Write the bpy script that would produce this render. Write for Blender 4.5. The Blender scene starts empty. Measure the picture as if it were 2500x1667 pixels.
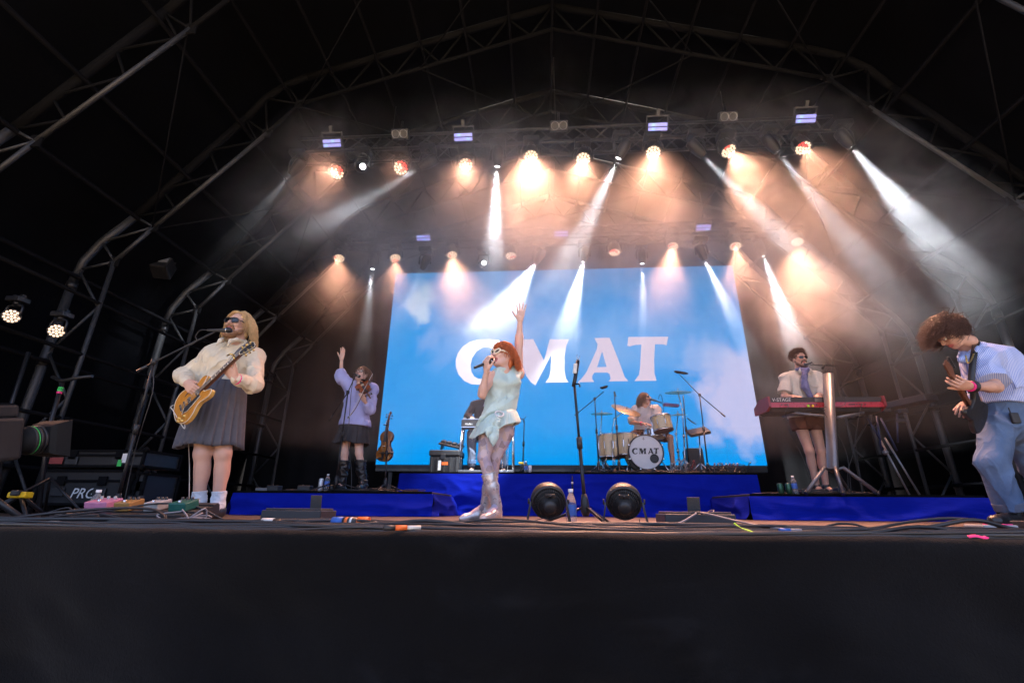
import bpy, bmesh, math, random
import numpy as np
from mathutils import Vector, Matrix, Quaternion
R = math.radians
sc = bpy.context.scene
COL = sc.collection
V = Vector
random.seed(7)
RNG = np.random.default_rng(7)

# ------------------------------------------------------------------ camera
cd = bpy.data.cameras.new('camera'); cam = bpy.data.objects.new('camera', cd); COL.objects.link(cam); sc.camera = cam
cd.sensor_width = 36; cd.lens = 16.206; cd.clip_end = 400; cd.clip_start = .02
YAW, PITCH, ROLL = -0.067, 0.3483, 0.0086
_f = V((math.sin(YAW)*math.cos(PITCH), math.cos(YAW)*math.cos(PITCH), math.sin(PITCH)))
_r = V((math.cos(YAW), -math.sin(YAW), 0)); _u = _r.cross(_f)
_r2 = math.cos(ROLL)*_r + math.sin(ROLL)*_u; _u2 = -math.sin(ROLL)*_r + math.cos(ROLL)*_u
cam.matrix_world = Matrix(((_r2.x, _u2.x, -_f.x, 0), (_r2.y, _u2.y, -_f.y, 0), (_r2.z, _u2.z, -_f.z, .1013), (0, 0, 0, 1)))

# ------------------------------------------------------------------ world, sun, exposure
w = bpy.data.worlds.new('World'); sc.world = w; w.use_nodes = True
nt = w.node_tree; nt.nodes.clear()
sky = nt.nodes.new('ShaderNodeTexSky'); sky.sky_type = 'NISHITA'; sky.sun_disc = False
SUN_EL, SUN_AZ = 58, 15          # behind the stage roof: the stage itself stays in the shade
sky.sun_elevation = R(SUN_EL); sky.sun_rotation = R(SUN_AZ); sky.dust_density = 5.0; sky.air_density = .35; sky.ozone_density = .6
bg = nt.nodes.new('ShaderNodeBackground'); bg.inputs[1].default_value = .15
wo = nt.nodes.new('ShaderNodeOutputWorld')
nt.links.new(sky.outputs[0], bg.inputs[0]); nt.links.new(bg.outputs[0], wo.inputs[0])
sd = bpy.data.lights.new('sun', 'SUN'); sd.energy = 4.5; sd.angle = R(.6); sd.color = (1, .92, .80)
sun = bpy.data.objects.new('sun', sd); COL.objects.link(sun)
_sdir = V((math.sin(R(SUN_AZ))*math.cos(R(SUN_EL)), math.cos(R(SUN_AZ))*math.cos(R(SUN_EL)), math.sin(R(SUN_EL))))
sun.rotation_euler = (-_sdir).to_track_quat('-Z', 'Y').to_euler(); sun.location = _sdir*40
sc.view_settings.view_transform = 'Standard'; sc.view_settings.look = 'None'
sc.view_settings.exposure = 3.0; sc.view_settings.gamma = 1; sc.view_settings.use_curve_mapping = False
sc.render.engine = 'CYCLES'
cy = sc.cycles
cy.use_denoising = True; cy.max_bounces = 5; cy.diffuse_bounces = 2; cy.glossy_bounces = 3; cy.transmission_bounces = 4
cy.transparent_max_bounces = 6; cy.volume_bounces = 1; cy.sample_clamp_indirect = 4; cy.caustics_reflective = False; cy.caustics_refractive = False
cy.use_light_tree = True

# ------------------------------------------------------------------ materials
def srgb(r, g, b):
    def c(x):
        x /= 255
        return x/12.92 if x <= .04045 else ((x+.055)/1.055)**2.4
    return (c(r), c(g), c(b))

class NT:
    def __init__(s, m):
        s.m = m; s.t = m.node_tree; s.n = s.t.nodes
    def new(s, t, **k):
        n = s.n.new(t)
        for a, b in k.items(): setattr(n, a, b)
        return n
    def link(s, a, b): s.t.links.new(a, b)
    def math(s, op, a, b=None, c=None, clamp=False):
        n = s.new('ShaderNodeMath', operation=op); n.use_clamp = clamp
        for i, x in enumerate((a, b, c)):
            if x is None: continue
            if isinstance(x, (int, float)): n.inputs[i].default_value = x
            else: s.link(x, n.inputs[i])
        return n.outputs[0]
    def mix(s, f, a, b):
        n = s.new('ShaderNodeMix', data_type='RGBA')
        for i, x in ((0, f), (6, a), (7, b)):
            if isinstance(x, (int, float)): n.inputs[i].default_value = x
            elif isinstance(x, tuple): n.inputs[i].default_value = (*x[:3], 1)
            else: s.link(x, n.inputs[i])
        return n.outputs[2]
    def noise(s, scale, detail=3, rough=.55, vec=None, dist=0):
        n = s.new('ShaderNodeTexNoise'); n.inputs['Scale'].default_value = scale; n.inputs['Detail'].default_value = detail
        n.inputs['Roughness'].default_value = rough; n.inputs['Distortion'].default_value = dist
        if vec is not None: s.link(vec, n.inputs['Vector'])
        return n.outputs['Fac']

def mat(name, col, rough=.6, metal=0., var=.12, vscale=6., bump=0., bscale=80., emit=None, estr=1., spec=.5, coat=0., sheen=0., alpha=1., trans=0., crease=0.):
    m = bpy.data.materials.new(name); m.use_nodes = True
    N = NT(m); b = N.n['Principled BSDF']
    co = N.new('ShaderNodeTexCoord').outputs['Object']
    b.inputs['Roughness'].default_value = rough; b.inputs['Metallic'].default_value = metal
    b.inputs['Specular IOR Level'].default_value = spec; b.inputs['Coat Weight'].default_value = coat; b.inputs['Sheen Weight'].default_value = sheen
    b.inputs['Alpha'].default_value = alpha; b.inputs['Transmission Weight'].default_value = trans
    if var > 0:
        f = N.noise(vscale, 4, .6, co)
        lo = tuple(c*(1-var*1.6) for c in col); hi = tuple(min(1, c*(1+var*1.6)) for c in col)
        N.link(N.mix(f, lo, hi), b.inputs['Base Color'])
        rf = N.math('MULTIPLY_ADD', N.noise(vscale*3, 3, .6, co), .3, rough-.15, True)
        N.link(rf, b.inputs['Roughness'])
    else: b.inputs['Base Color'].default_value = (*col, 1)
    if bump > 0:
        bn = N.new('ShaderNodeBump'); bn.inputs['Strength'].default_value = bump; bn.inputs['Distance'].default_value = .01
        N.link(N.noise(bscale, 3, .6, co), bn.inputs['Height']); N.link(bn.outputs[0], b.inputs['Normal'])
        if crease:
            b2 = N.new('ShaderNodeBump'); b2.inputs['Strength'].default_value = crease; b2.inputs['Distance'].default_value = .03
            mp = N.new('ShaderNodeMapping'); mp.inputs['Scale'].default_value = (1, 1, .55); mp.inputs['Rotation'].default_value = (.3, .5, 0); N.link(co, mp.inputs[0])
            rg = N.math('ABSOLUTE', N.math('SUBTRACT', N.noise(6.5, 2.5, .5, mp.outputs[0], .6), .5)); N.link(N.math('POWER', N.math('SUBTRACT', 1, N.math('MULTIPLY', rg, 2)), 3), b2.inputs['Height']); N.link(b2.outputs[0], bn.inputs['Normal'])
    if emit is not None:
        b.inputs['Emission Color'].default_value = (*emit, 1); b.inputs['Emission Strength'].default_value = estr
    return m

M = {}
M['black'] = mat('black_plastic', (.018, .018, .02), .45, bump=.1, bscale=300)
M['blackmetal'] = mat('black_metal', (.022, .022, .025), .38, .4, var=.2)
M['rubber'] = mat('cable_rubber', (.02, .02, .022), .42, var=.25, vscale=3)
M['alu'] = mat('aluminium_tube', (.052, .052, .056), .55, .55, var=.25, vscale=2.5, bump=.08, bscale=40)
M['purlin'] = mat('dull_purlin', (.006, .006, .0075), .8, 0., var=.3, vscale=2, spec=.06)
M['alushade'] = mat('shaded_alu', (.006, .006, .007), .85, 0., var=.3, vscale=2, spec=.06)  # arch and case metal with the shade they stand in put into the colour
M['chrome'] = mat('chrome', (.62, .62, .64), .18, 1., var=.1)
M['silver'] = mat('silver_paint', (.19, .19, .20), .38, .6, var=.15, bump=.05)
M['drape'] = mat('black_drape', (.007, .0065, .007), .9, var=.4, vscale=1.2, bump=.3, bscale=14, spec=.15)
M['roof'] = mat('roof_membrane', (.0018, .0020, .0030), .9, var=.45, vscale=.9, bump=.25, bscale=5, spec=.05)
M['white'] = mat('white_plastic', (.75, .75, .76), .45, var=.06)
M['offwhite'] = mat('offwhite', (.62, .60, .56), .6, var=.1)
M['label'] = mat('print_white', (.72, .72, .72), .55, var=.1)
M['printblack'] = mat('print_black', (.02, .02, .025), .5, var=0)
M['bottle'] = mat('bottle_plastic', (.82, .87, .95), .08, trans=.85, var=0)
M['bottle'].node_tree.nodes['Principled BSDF'].inputs['IOR'].default_value = 1.2
M['bluelabel'] = mat('blue_label', srgb(70, 110, 190), .5, var=.3, vscale=30)
M['pink'] = mat('pink_tape', srgb(235, 50, 130), .6, var=.1)
M['orange'] = mat('orange_plastic', srgb(225, 105, 40), .5)
M['yellow'] = mat('yellow_plastic', srgb(235, 190, 20), .5)
M['green'] = mat('green_tape', srgb(60, 190, 90), .6)
M['lime'] = mat('lime_ribbon', srgb(150, 210, 40), .6)
M['blueplug'] = mat('blue_plug', srgb(40, 95, 175), .5)
M['skin'] = mat('skin', (.56, .33, .25), .5, var=.10, vscale=9, bump=.05, bscale=90, spec=.4)
M['skinpale'] = mat('skin_pale', (.66, .43, .35), .5, var=.10, vscale=9, bump=.05, bscale=90, spec=.4)
M['lip'] = mat('lip', (.45, .13, .12), .4, var=.1)
M['eye'] = mat('eye', (.7, .68, .66), .2, var=0)
M['mouth'] = mat('mouth_inside', (.08, .015, .015), .5, var=0)

# ------------------------------------------------------------------ mesh helpers
def basis(z, up=(0, 0, 1)):
    z = V(z).normalized(); up = V(up)
    if abs(z.dot(up)) > .98: up = V((0, 1, 0)) if abs(z.y) < .9 else V((1, 0, 0))
    x = up.cross(z).normalized(); y = z.cross(x)
    return x, y, z

def frame(o, x, z):
    """matrix with origin o, local X along x, local Z near z"""
    x = V(x).normalized(); z = V(z); z = (z - x*z.dot(x)).normalized(); y = z.cross(x)
    return Matrix(((x.x, y.x, z.x, o[0]), (x.y, y.y, z.y, o[1]), (x.z, y.z, z.z, o[2]), (0, 0, 0, 1)))

class MB:
    def __init__(s): s.v = []; s.f = []; s.mi = []; s.sm = []
    def add(s, vs, fs, mi=0, sm=False, mx=None):
        o = len(s.v)
        if mx is not None: vs = [mx @ V(v) for v in vs]
        s.v += [tuple(v) for v in vs]; s.f += [tuple(i+o for i in f) for f in fs]; s.mi += [mi]*len(fs); s.sm += [sm]*len(fs)
        return s
    def box(s, c, d, mx=None, mi=0, bev=0.):
        x, y, z = (t/2 for t in d); b = min(bev, x*.9, y*.9, z*.9)
        if b <= 0:
            vs = [(c[0]+i*x, c[1]+j*y, c[2]+k*z) for i in (-1, 1) for j in (-1, 1) for k in (-1, 1)]
            return s.add(vs, [(0, 1, 3, 2), (4, 6, 7, 5), (0, 4, 5, 1), (2, 3, 7, 6), (0, 2, 6, 4), (1, 5, 7, 3)], mi, False, mx)
        bm = bmesh.new(); bmesh.ops.create_cube(bm, size=1)
        for v in bm.verts: v.co = (c[0]+v.co.x*2*x, c[1]+v.co.y*2*y, c[2]+v.co.z*2*z)
        bmesh.ops.bevel(bm, geom=bm.edges[:], offset=b, segments=2, affect='EDGES', profile=.5)
        bm.verts.index_update()
        s.add([v.co[:] for v in bm.verts], [[v.index for v in f.verts] for f in bm.faces], mi, False, mx); bm.free()
        return s
    def tube(s, pts, r, n=8, cap=True, mi=0, mx=None, closed=False):
        pts = [V(p) for p in pts]; m = len(pts)
        rs = [r]*m if isinstance(r, (int, float)) else list(r)
        vs = []; px = None
        for i, p in enumerate(pts):
            a = pts[i-1] if (i > 0 or closed) else p; b = pts[(i+1) % m] if (i < m-1 or closed) else p
            t = (b-a)
            t = t.normalized() if t.length > 1e-9 else V((0, 0, 1))
            if px is None: x, y, _ = basis(t)
            else:
                x = px - t*px.dot(t)
                x = x.normalized() if x.length > 1e-6 else basis(t)[0]
                y = t.cross(x)
            px = x
            for k in range(n):
                a_ = 2*math.pi*k/n; vs.append(p + (x*math.cos(a_)+y*math.sin(a_))*rs[i])
        fs = []
        for i in range(m if closed else m-1):
            j = (i+1) % m
            for k in range(n): fs.append((i*n+k, i*n+(k+1) % n, j*n+(k+1) % n, j*n+k))
        s.add(vs, fs, mi, True, mx)
        if cap and not closed:
            o = len(s.v)-len(vs)
            s.f.append(tuple(o+k for k in reversed(range(n)))); s.f.append(tuple(o+(m-1)*n+k for k in range(n))); s.mi += [mi]*2; s.sm += [False]*2
        return s
    def lathe(s, prof, n=20, mx=None, mi=0, sm=True, a0=0., a1=2*math.pi):
        full = abs(a1-a0-2*math.pi) < 1e-6; k_ = n if full else n+1
        vs = [(r*math.cos(a0+(a1-a0)*k/n), r*math.sin(a0+(a1-a0)*k/n), z) for r, z in prof for k in range(k_)]
        fs = []
        for i in range(len(prof)-1):
            for k in range(n):
                k2 = (k+1) % k_
                fs.append((i*k_+k, i*k_+k2, (i+1)*k_+k2, (i+1)*k_+k))
        return s.add(vs, fs, mi, sm, mx)
    def disc(s, r, n=20, mx=None, mi=0, z=0.):
        return s.add([(r*math.cos(2*math.pi*k/n), r*math.sin(2*math.pi*k/n), z) for k in range(n)], [tuple(range(n))], mi, False, mx)
    def cyl(s, p0, p1, r0, r1=None, n=14, mi=0): return s.tube([p0, p1], [r0, r0 if r1 is None else r1], n, True, mi)
    def prism(s, out, z0, z1, mx=None, mi=0, bev=0., inset=0.):
        n = len(out); c = V((sum(p[0] for p in out)/n, sum(p[1] for p in out)/n))
        rings = [(z0, 0), (z1, 0)] if bev <= 0 else [(z0, bev), (z0+bev*.4, bev*.35), (z0+bev, 0), (z1-bev, 0), (z1-bev*.4, bev*.35), (z1, bev)]
        vs = []
        for z, ins in rings:
            for i, p in enumerate(out):
                if ins:
                    a = V(out[i-1][:2]); b = V(out[(i+1) % n][:2]); t = (b-a).normalized(); nn = V((-t.y, t.x))
                    p = (p[0]+nn.x*ins, p[1]+nn.y*ins)
                vs.append((p[0], p[1], z))
        fs = []; m = len(rings)
        for j in range(m-1):
            for i in range(n): fs.append((j*n+i, j*n+(i+1) % n, (j+1)*n+(i+1) % n, (j+1)*n+i))
        s.add(vs, fs, mi, bev > 0, mx)
        o = len(s.v)-len(vs)
        s.f.append(tuple(o+i for i in reversed(range(n)))); s.f.append(tuple(o+(m-1)*n+i for i in range(n))); s.mi += [mi]*2; s.sm += [False]*2
        return s
    def ball(s, c, r, n=12, mi=0, mx=None, sc=(1, 1, 1)):
        vs = []; fs = []; h = n//2
        for i in range(h+1):
            t = math.pi*i/h
            for k in range(n):
                a = 2*math.pi*k/n; vs.append((c[0]+r*sc[0]*math.sin(t)*math.cos(a), c[1]+r*sc[1]*math.sin(t)*math.sin(a), c[2]+r*sc[2]*math.cos(t)))
        for i in range(h):
            for k in range(n): fs.append((i*n+k, (i+1)*n+k, (i+1)*n+(k+1) % n, i*n+(k+1) % n))
        return s.add(vs, fs, mi, True, mx)
    def build(s, name, mats, parent=None, world=True):
        me = bpy.data.meshes.new(name)
        off = getattr(parent, 'get', lambda *_: None)('_o') if (parent is not None and world) else None
        vs = s.v
        if off is not None:
            ox, oy, oz = off; vs = [(a-ox, b-oy, c-oz) for a, b, c in vs]
        me.from_pydata(vs, [], s.f); me.update()
        if not isinstance(mats, (list, tuple)): mats = [mats]
        for m in mats: me.materials.append(M[m] if isinstance(m, str) else m)
        me.polygons.foreach_set('material_index', s.mi); me.polygons.foreach_set('use_smooth', s.sm); me.update()
        return link(name, me, parent)

def link(name, data, parent=None):
    o = bpy.data.objects.new(name, data); COL.objects.link(o)
    if parent is not None:
        o.parent = parent
        if '_o' in parent.keys(): o['_o'] = parent['_o'] if parent.type == 'EMPTY' else parent['_o']
    return o

def tag(o, label, cat, group=None):
    o['label'] = label; o['category'] = cat
    if group: o['group'] = group
    return o
def thing(name, label, cat, loc=(0, 0, 0), group=None):
    o = bpy.data.objects.new(name, None); COL.objects.link(o); o.location = loc; o['_o'] = tuple(float(t) for t in loc)
    o.empty_display_size = .1
    return tag(o, label, cat, group)
def structure(o): o['kind'] = 'structure'; return o

def tex(s_, size, mx, mats, name, parent, depth=.002, align='CENTER', shear=0.):
    """lettering as a flat raised mesh; mx maps the local XY text plane into the world"""
    cu = bpy.data.curves.new(name, 'FONT'); cu.body = s_; cu.size = size; cu.align_x = align; cu.align_y = 'CENTER'; cu.extrude = depth; cu.shear = shear; cu.resolution_u = 3
    t = bpy.data.objects.new(name, cu); COL.objects.link(t)
    dg = bpy.context.evaluated_depsgraph_get(); me = bpy.data.meshes.new_from_object(t.evaluated_get(dg)); bpy.data.objects.remove(t)
    b = MB(); b.add([v.co[:] for v in me.vertices], [tuple(p.vertices) for p in me.polygons], 0, False, mx); bpy.data.meshes.remove(me)
    return b.build(name, mats, parent)

# value noise in numpy
def vnoise(p, seed=0):
    p = np.asarray(p, float); i = np.floor(p).astype(np.int64); f = p-i; f = f*f*(3-2*f)
    def h(a, b, c):
        n = (a*374761393 + b*668265263 + c*2147483647 + seed*1274126177) & 0xffffffff
        n = ((n ^ (n >> 13))*1274126177) & 0xffffffff
        return ((n ^ (n >> 16)) & 0xffff)/65535.*2-1
    r = 0
    for dx in (0, 1):
        for dy in (0, 1):
            for dz in (0, 1):
                wgt = (f[..., 0] if dx else 1-f[..., 0])*(f[..., 1] if dy else 1-f[..., 1])*(f[..., 2] if dz else 1-f[..., 2])
                r = r + wgt*h(i[..., 0]+dx, i[..., 1]+dy, i[..., 2]+dz)
    return r
def fbm(p, o=3, seed=0):
    r = 0; a = 1.
    p = np.asarray(p, float)
    for k in range(o): r = r + a*vnoise(p*(2**k), seed+k*17); a *= .5
    return r

def sheet(o, du, dv, nu, nv, disp, thick=0.):
    """grid from corner o along du, dv, displaced along the normal by disp(u_m, v_m)"""
    o, du, dv = (np.array(t, float) for t in (o, du, dv)); n = np.cross(du, dv); n /= np.linalg.norm(n)
    u, v = np.meshgrid(np.linspace(0, 1, nu+1), np.linspace(0, 1, nv+1), indexing='ij')
    d = disp(u*np.linalg.norm(du), v*np.linalg.norm(dv))
    P = o + u[..., None]*du + v[..., None]*dv + d[..., None]*n
    i, j = np.meshgrid(np.arange(nu), np.arange(nv), indexing='ij'); a = i*(nv+1)+j
    F = np.stack([a, a+nv+1, a+nv+2, a+1], -1).reshape(-1, 4)
    b = MB(); b.add(P.reshape(-1, 3).tolist(), F.tolist(), 0, True)
    return b
def bez(pts, n=8):
    """Catmull-Rom through pts"""
    P = [V(p) for p in pts]; out = []
    for i in range(len(P)-1):
        p0 = P[max(i-1, 0)]; p1 = P[i]; p2 = P[i+1]; p3 = P[min(i+2, len(P)-1)]
        for k in range(n):
            t = k/n; out.append(.5*((2*p1)+(p2-p0)*t+(2*p0-5*p1+4*p2-p3)*t*t+(3*p1-p0-3*p2+p3)*t**3))
    out.append(P[-1]); return out

# ------------------------------------------------------------------ setting
CX = .27                        # the stage's centre line
GZ = -1.45                      # field level below the deck
EDGE = 2.05                     # front edge of the deck
def floor_material():
    m = bpy.data.materials.new('plywood_deck'); m.use_nodes = True; N = NT(m); b = N.n['Principled BSDF']
    co = N.new('ShaderNodeTexCoord').outputs['Object']
    mp = N.new('ShaderNodeMapping'); mp.inputs['Scale'].default_value = (.35, 3.5, 1); N.link(co, mp.inputs[0])
    g = N.noise(6, 5, .65, mp.outputs[0], .6); s = N.noise(1.3, 4, .6, co); sc_ = N.noise(38, 3, .7, mp.outputs[0])
    c = N.mix(g, (.065, .038, .027), (.14, .092, .068)); c = N.mix(N.math('MULTIPLY', s, .5), c, (.035, .025, .022))
    c = N.mix(N.math('GREATER_THAN', sc_, .66), c, (.14, .10, .08)); N.link(c, b.inputs['Base Color'])
    N.link(N.math('MULTIPLY_ADD', s, .3, .5), b.inputs['Roughness'])
    bn = N.new('ShaderNodeBump'); bn.inputs['Strength'].default_value = .2; bn.inputs['Distance'].default_value = .004; N.link(g, bn.inputs['Height']); N.link(bn.outputs[0], b.inputs['Normal'])
    return m
M['floor'] = floor_material()
M['field'] = mat('trodden_grass', (.33, .26, .18), .9, var=.45, vscale=3, bump=.5, bscale=20, spec=.2)
def felt_material():
    m = bpy.data.materials.new('stage_felt'); m.use_nodes = True; N = NT(m); b = N.n['Principled BSDF']
    co = N.new('ShaderNodeTexCoord').outputs['Object']
    n1 = N.noise(130, 3, .8, co); n2 = N.noise(1.7, 5, .65, co); n3 = N.noise(90, 3, .7, co)
    c = N.mix(N.math('MULTIPLY_ADD', n1, 2.2, -.6, True), (.0004, .0005, .0008), (.0062, .0068, .0088)); c = N.mix(N.math('MULTIPLY_ADD', n2, 2.6, -.8, True), c, (.0015, .0015, .002)); N.link(c, b.inputs['Base Color'])
    mp_ = N.new('ShaderNodeMapping'); mp_.inputs['Scale'].default_value = (1., 1., 2.2); mp_.inputs['Rotation'].default_value = (0, .35, 0); N.link(co, mp_.inputs[0])
    dust = N.math('MULTIPLY_ADD', N.noise(1.1, 6, .68, mp_.outputs[0], 1.4), 5., -2.75, True); c = N.mix(N.math('MULTIPLY', dust, .6), c, (.0115, .012, .0145)); N.link(c, b.inputs['Base Color'])
    b.inputs['Roughness'].default_value = .95; b.inputs['Specular IOR Level'].default_value = .1; b.inputs['Sheen Weight'].default_value = .06; b.inputs['Sheen Roughness'].default_value = .5
    bn = N.new('ShaderNodeBump'); bn.inputs['Strength'].default_value = .5; bn.inputs['Distance'].default_value = .006
    N.link(N.math('ADD', n1, n3), bn.inputs['Height']); N.link(bn.outputs[0], b.inputs['Normal'])
    return m
M['felt'] = felt_material()

b = MB(); b.add([(-20, -20, GZ), (20, -20, GZ), (20, 18, GZ), (-20, 18, GZ)], [(0, 1, 2, 3)])
structure(b.build('ground', 'field'))
b = MB(); b.box((CX, (EDGE+.03+11.4)/2, -.1), (15.4, 11.4-EDGE-.03, .2)); structure(b.build('stage_floor', 'floor'))

# felt skirt hung over the front of the deck
nx, prof = 260, []
xs = np.linspace(-8.2, 8.7, nx)
rows = [(EDGE+.16, .006), (EDGE+.10, .009), (EDGE+.055, .011), (EDGE+.022, .008), (EDGE+.004, -.004), (EDGE-.008, -.022)] + [(EDGE-.012, z) for z in np.linspace(-.05, GZ, 46)]
vs = []
for k, (y, z) in enumerate(rows):
    dep = max(0., min(1., (-z-.02)/.5))
    dd = .10*fbm(np.stack([xs*.9, np.full(nx, z*1.6), xs*0], -1), 3, 5) + .06*fbm(np.stack([xs*2.1+z*1.7, np.full(nx, z*2.6), xs*0], -1), 3, 9)
    fz = .0025*vnoise(np.stack([xs*37, np.full(nx, k*1.), xs*0], -1), 3) + .004*vnoise(np.stack([xs*5, xs*0+k*.3, xs*0], -1), 8)
    vs += [(float(xs[i]), float(y-dd[i]*dep), float(z+fz[i]*(1 if k < 5 else .3))) for i in range(nx)]
fs = [(r*nx+i, (r+1)*nx+i, (r+1)*nx+i+1, r*nx+i+1) for r in range(len(rows)-1) for i in range(nx-1)]
b = MB(); b.add(vs, fs, 0, True); tag(b.build('stage_skirt', 'felt'), 'dark charcoal felt skirt covering the whole front of the stage', 'stage skirt')

# ------------------------------------------------------------------ roof arches
OUT = [(6.95, -.0), (6.95, 3.15), (6.90, 3.45), (6.72, 3.76), (6.33, 4.18), (4.98, 6.02), (4.74, 6.42), (4.42, 6.70), (4.1, 6.84), (0, 8.2)]
INN = [(6.42, -.0), (6.42, 3.42), (5.98, 3.99), (4.57, 5.68), (4.13, 6.26), (0, 7.65)]
def at_x(pl, x):
    for (a, za), (c, zc) in zip(pl[1:], pl[2:]):
        if c <= x <= a: return za+(zc-za)*(a-x)/(a-c)
def arch(y, gi):
    t = thing('roof_arch', ARCH_LABEL[gi], 'truss', (CX, y, 0), 'roof arches')
    for sx in (-1, 1):
        P = lambda p: (CX+sx*p[0], y, p[1])
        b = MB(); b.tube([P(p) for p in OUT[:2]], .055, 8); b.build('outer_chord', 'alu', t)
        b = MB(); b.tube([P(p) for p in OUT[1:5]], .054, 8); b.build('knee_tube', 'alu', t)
        b = MB(); b.tube([P(p) for p in OUT[4:6]], .058, 8); b.build('rafter_tube', 'alushade', t)
        b = MB(); b.tube([P(p) for p in OUT[5:9]], .055, 8); b.build('knee_tube', 'alushade', t)
        b = MB(); b.tube([P(p) for p in OUT[8:]], .055, 8); b.build('rafter_tube', 'alushade', t)
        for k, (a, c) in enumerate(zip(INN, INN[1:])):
            b = MB(); b.tube([P(a), P(c)], .029, 8); b.build('inner_chord', 'alu' if k < 3 else 'alushade', t)
        # gusset plates and couplers where the inner chord turns
        for q in INN[1:5]:
            b = MB(); b.box((CX+sx*q[0], y, q[1]), (.15, .03, .17), bev=.01); b.build('gusset', 'alushade', t)
        for z in (.55, 1.9, 3.05):
            b = MB(); b.cyl((CX+sx*6.95, y, z-.05), (CX+sx*6.95, y, z+.05), .066, n=12); b.build('collar', 'blackmetal', t)
        zs = [.1, .75, 1.4, 2.05, 2.7, 3.3]
        L = [((6.93, zs[k]), (6.43, zs[k+1])) if k % 2 else ((6.43, zs[k]), (6.93, zs[k+1])) for k in range(5)]
        L += [((6.93, 3.3), (6.42, 3.42)), ((6.72, 3.76), (6.42, 3.42)), ((6.72, 3.76), (5.98, 3.99)), ((6.33, 4.18), (5.98, 3.99))]
        sl = [(6.33, 4.18), (5.98-.25, 4.29), (5.98+.05, 4.66), (5.2, 4.93), (5.45, 5.38), (4.7, 5.53), (5.0, 6.0), (4.57, 5.68), (4.74, 6.42), (4.13, 6.26), (4.42, 6.70)]
        L += list(zip(sl, sl[1:]))
        xs_ = np.linspace(4.13, 0, 12)
        for k in range(11):
            a, c = float(xs_[k]), float(xs_[k+1])
            L.append(((a, at_x(INN, a)), (c, at_x(OUT, c))) if k % 2 == 0 else ((a, at_x(OUT, a)), (c, at_x(INN, c))))
        for k, (a, c) in enumerate(L):
            b = MB(); b.tube([P(a), P(c)], .018, 6); b.build('brace', 'alu' if k < 9 else 'alushade', t)
ARCH_LABEL = ['nearest aluminium roof arch crossing the top left corner of the picture',
              'second aluminium roof arch, its left leg rising beside the two round side lamps',
              'third aluminium roof arch, its left leg rising behind the guitarist in the pleated skirt',
              'fourth aluminium roof arch above the video wall, half lost in smoke',
              'rearmost aluminium roof arch behind the video wall']
YS = [3.8, 5.5, 7.2, 8.9, 10.6]
for gi, y in enumerate(YS): arch(y, gi)
# purlins running front to back
pur = [(0, 8.2-.11)] + [(s*.733*k, at_x(OUT, .733*k)-.11) for k in range(1, 6) for s in (-1, 1)] + [(s*p[0], p[1]) for p in [(4.40, 6.56), (5.02, 5.86), (5.72, 4.92), (6.25, 4.13), (6.84, 3.15), (6.86, 1.9), (6.86, .55)] for s in (-1, 1)]
ORD = ('first', 'second', 'third', 'fourth', 'fifth', 'sixth')
SIDEN = ('at the upper knee', 'on the upper part of the steep slope', 'on the lower part of the steep slope', 'at the lower knee', 'near the top of the legs', 'halfway up the legs', 'near the foot of the legs')
for k, (x, z) in enumerate(pur):
    side = 'left' if x < 0 else 'right'
    if x == 0: lab = 'thin roof purlin running front to back under the ridge'
    elif k < 11: lab = 'thin dark roof purlin, %s from the ridge on the %s slope' % (ORD[(k-1)//2], side)
    else: lab = 'slim pipe running back along the %s side, %s' % (side, SIDEN[(k-11)//2])
    b = MB(); ks = 12
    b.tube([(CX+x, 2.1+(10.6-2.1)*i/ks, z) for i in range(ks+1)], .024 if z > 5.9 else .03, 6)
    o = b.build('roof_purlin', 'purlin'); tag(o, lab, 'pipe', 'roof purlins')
for s in (-1, 1):
    for j in range(4):
        for qi, (a, c) in enumerate([((6.0, 3.95), (4.6, 5.65)), ((4.1, 6.2), (2.2, 6.88)), ((2.2, 6.9), (.3, 7.5))]):
            q = (a, c) if j % 2 else (c, a)
            b = MB(); b.tube([(CX+s*q[0][0], YS[j], q[0][1]), (CX+s*q[1][0], YS[j+1], q[1][1])], .011, 5)
            tag(b.build('brace_cable', 'purlin'), 'thin bracing cable %s, %s side, between %s and %s arches' % (('on the steep slope', 'halfway up the roof', 'beside the ridge')[qi], 'left' if s < 0 else 'right', ORD[j], ORD[j+1]), 'cable', 'roof bracing cables')
# steel rails tying the side legs together (left side is in view)
for s in (-1, 1):
    for nz_, z in (('lowest', 1.15), ('middle', 2.0), ('topmost', 2.75)):
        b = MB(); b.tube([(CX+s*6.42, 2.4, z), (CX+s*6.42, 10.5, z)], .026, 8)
        tag(b.build('side_rail', 'alushade'), '%s horizontal rail tying the arch legs together on the %s side' % (nz_, 'left' if s < 0 else 'right'), 'pipe', 'side rails')

# membrane, side walls and black back drape
prf = [(7.5, GZ)] + [(7.3, 3.2)] + [(x+.20, z+.20) for x, z in OUT[2:-1]] + [(0, 8.48)]
prf = [(-x, z) for x, z in prf] + [(x, z) for x, z in reversed(prf[:-1])]
pts = []
for (a, za), (c, zc) in zip(prf, prf[1:]):
    m_ = max(1, int(math.hypot(c-a, zc-za)/.35))
    pts += [(a+(c-a)*k/m_, za+(zc-za)*k/m_) for k in range(m_)]
pts.append(prf[-1])
ys = np.linspace(.8, 11.2, 44); vs = []
for y in ys:
    bay = abs(((y-2.1) % 1.7)/1.7-.5)*2
    for x, z in pts:
        n_ = float(vnoise(np.array([[x*.9, y*.9, z*.9]]), 2)[0]); sag = .05*(1-bay) if z > 3 else .02
        l = math.hypot(x, max(z, .1)-2); vs.append((CX+x*(1-sag/l)+.03*n_, y, z-sag*(max(z, 0)/8.3)+.02*n_))
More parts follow.
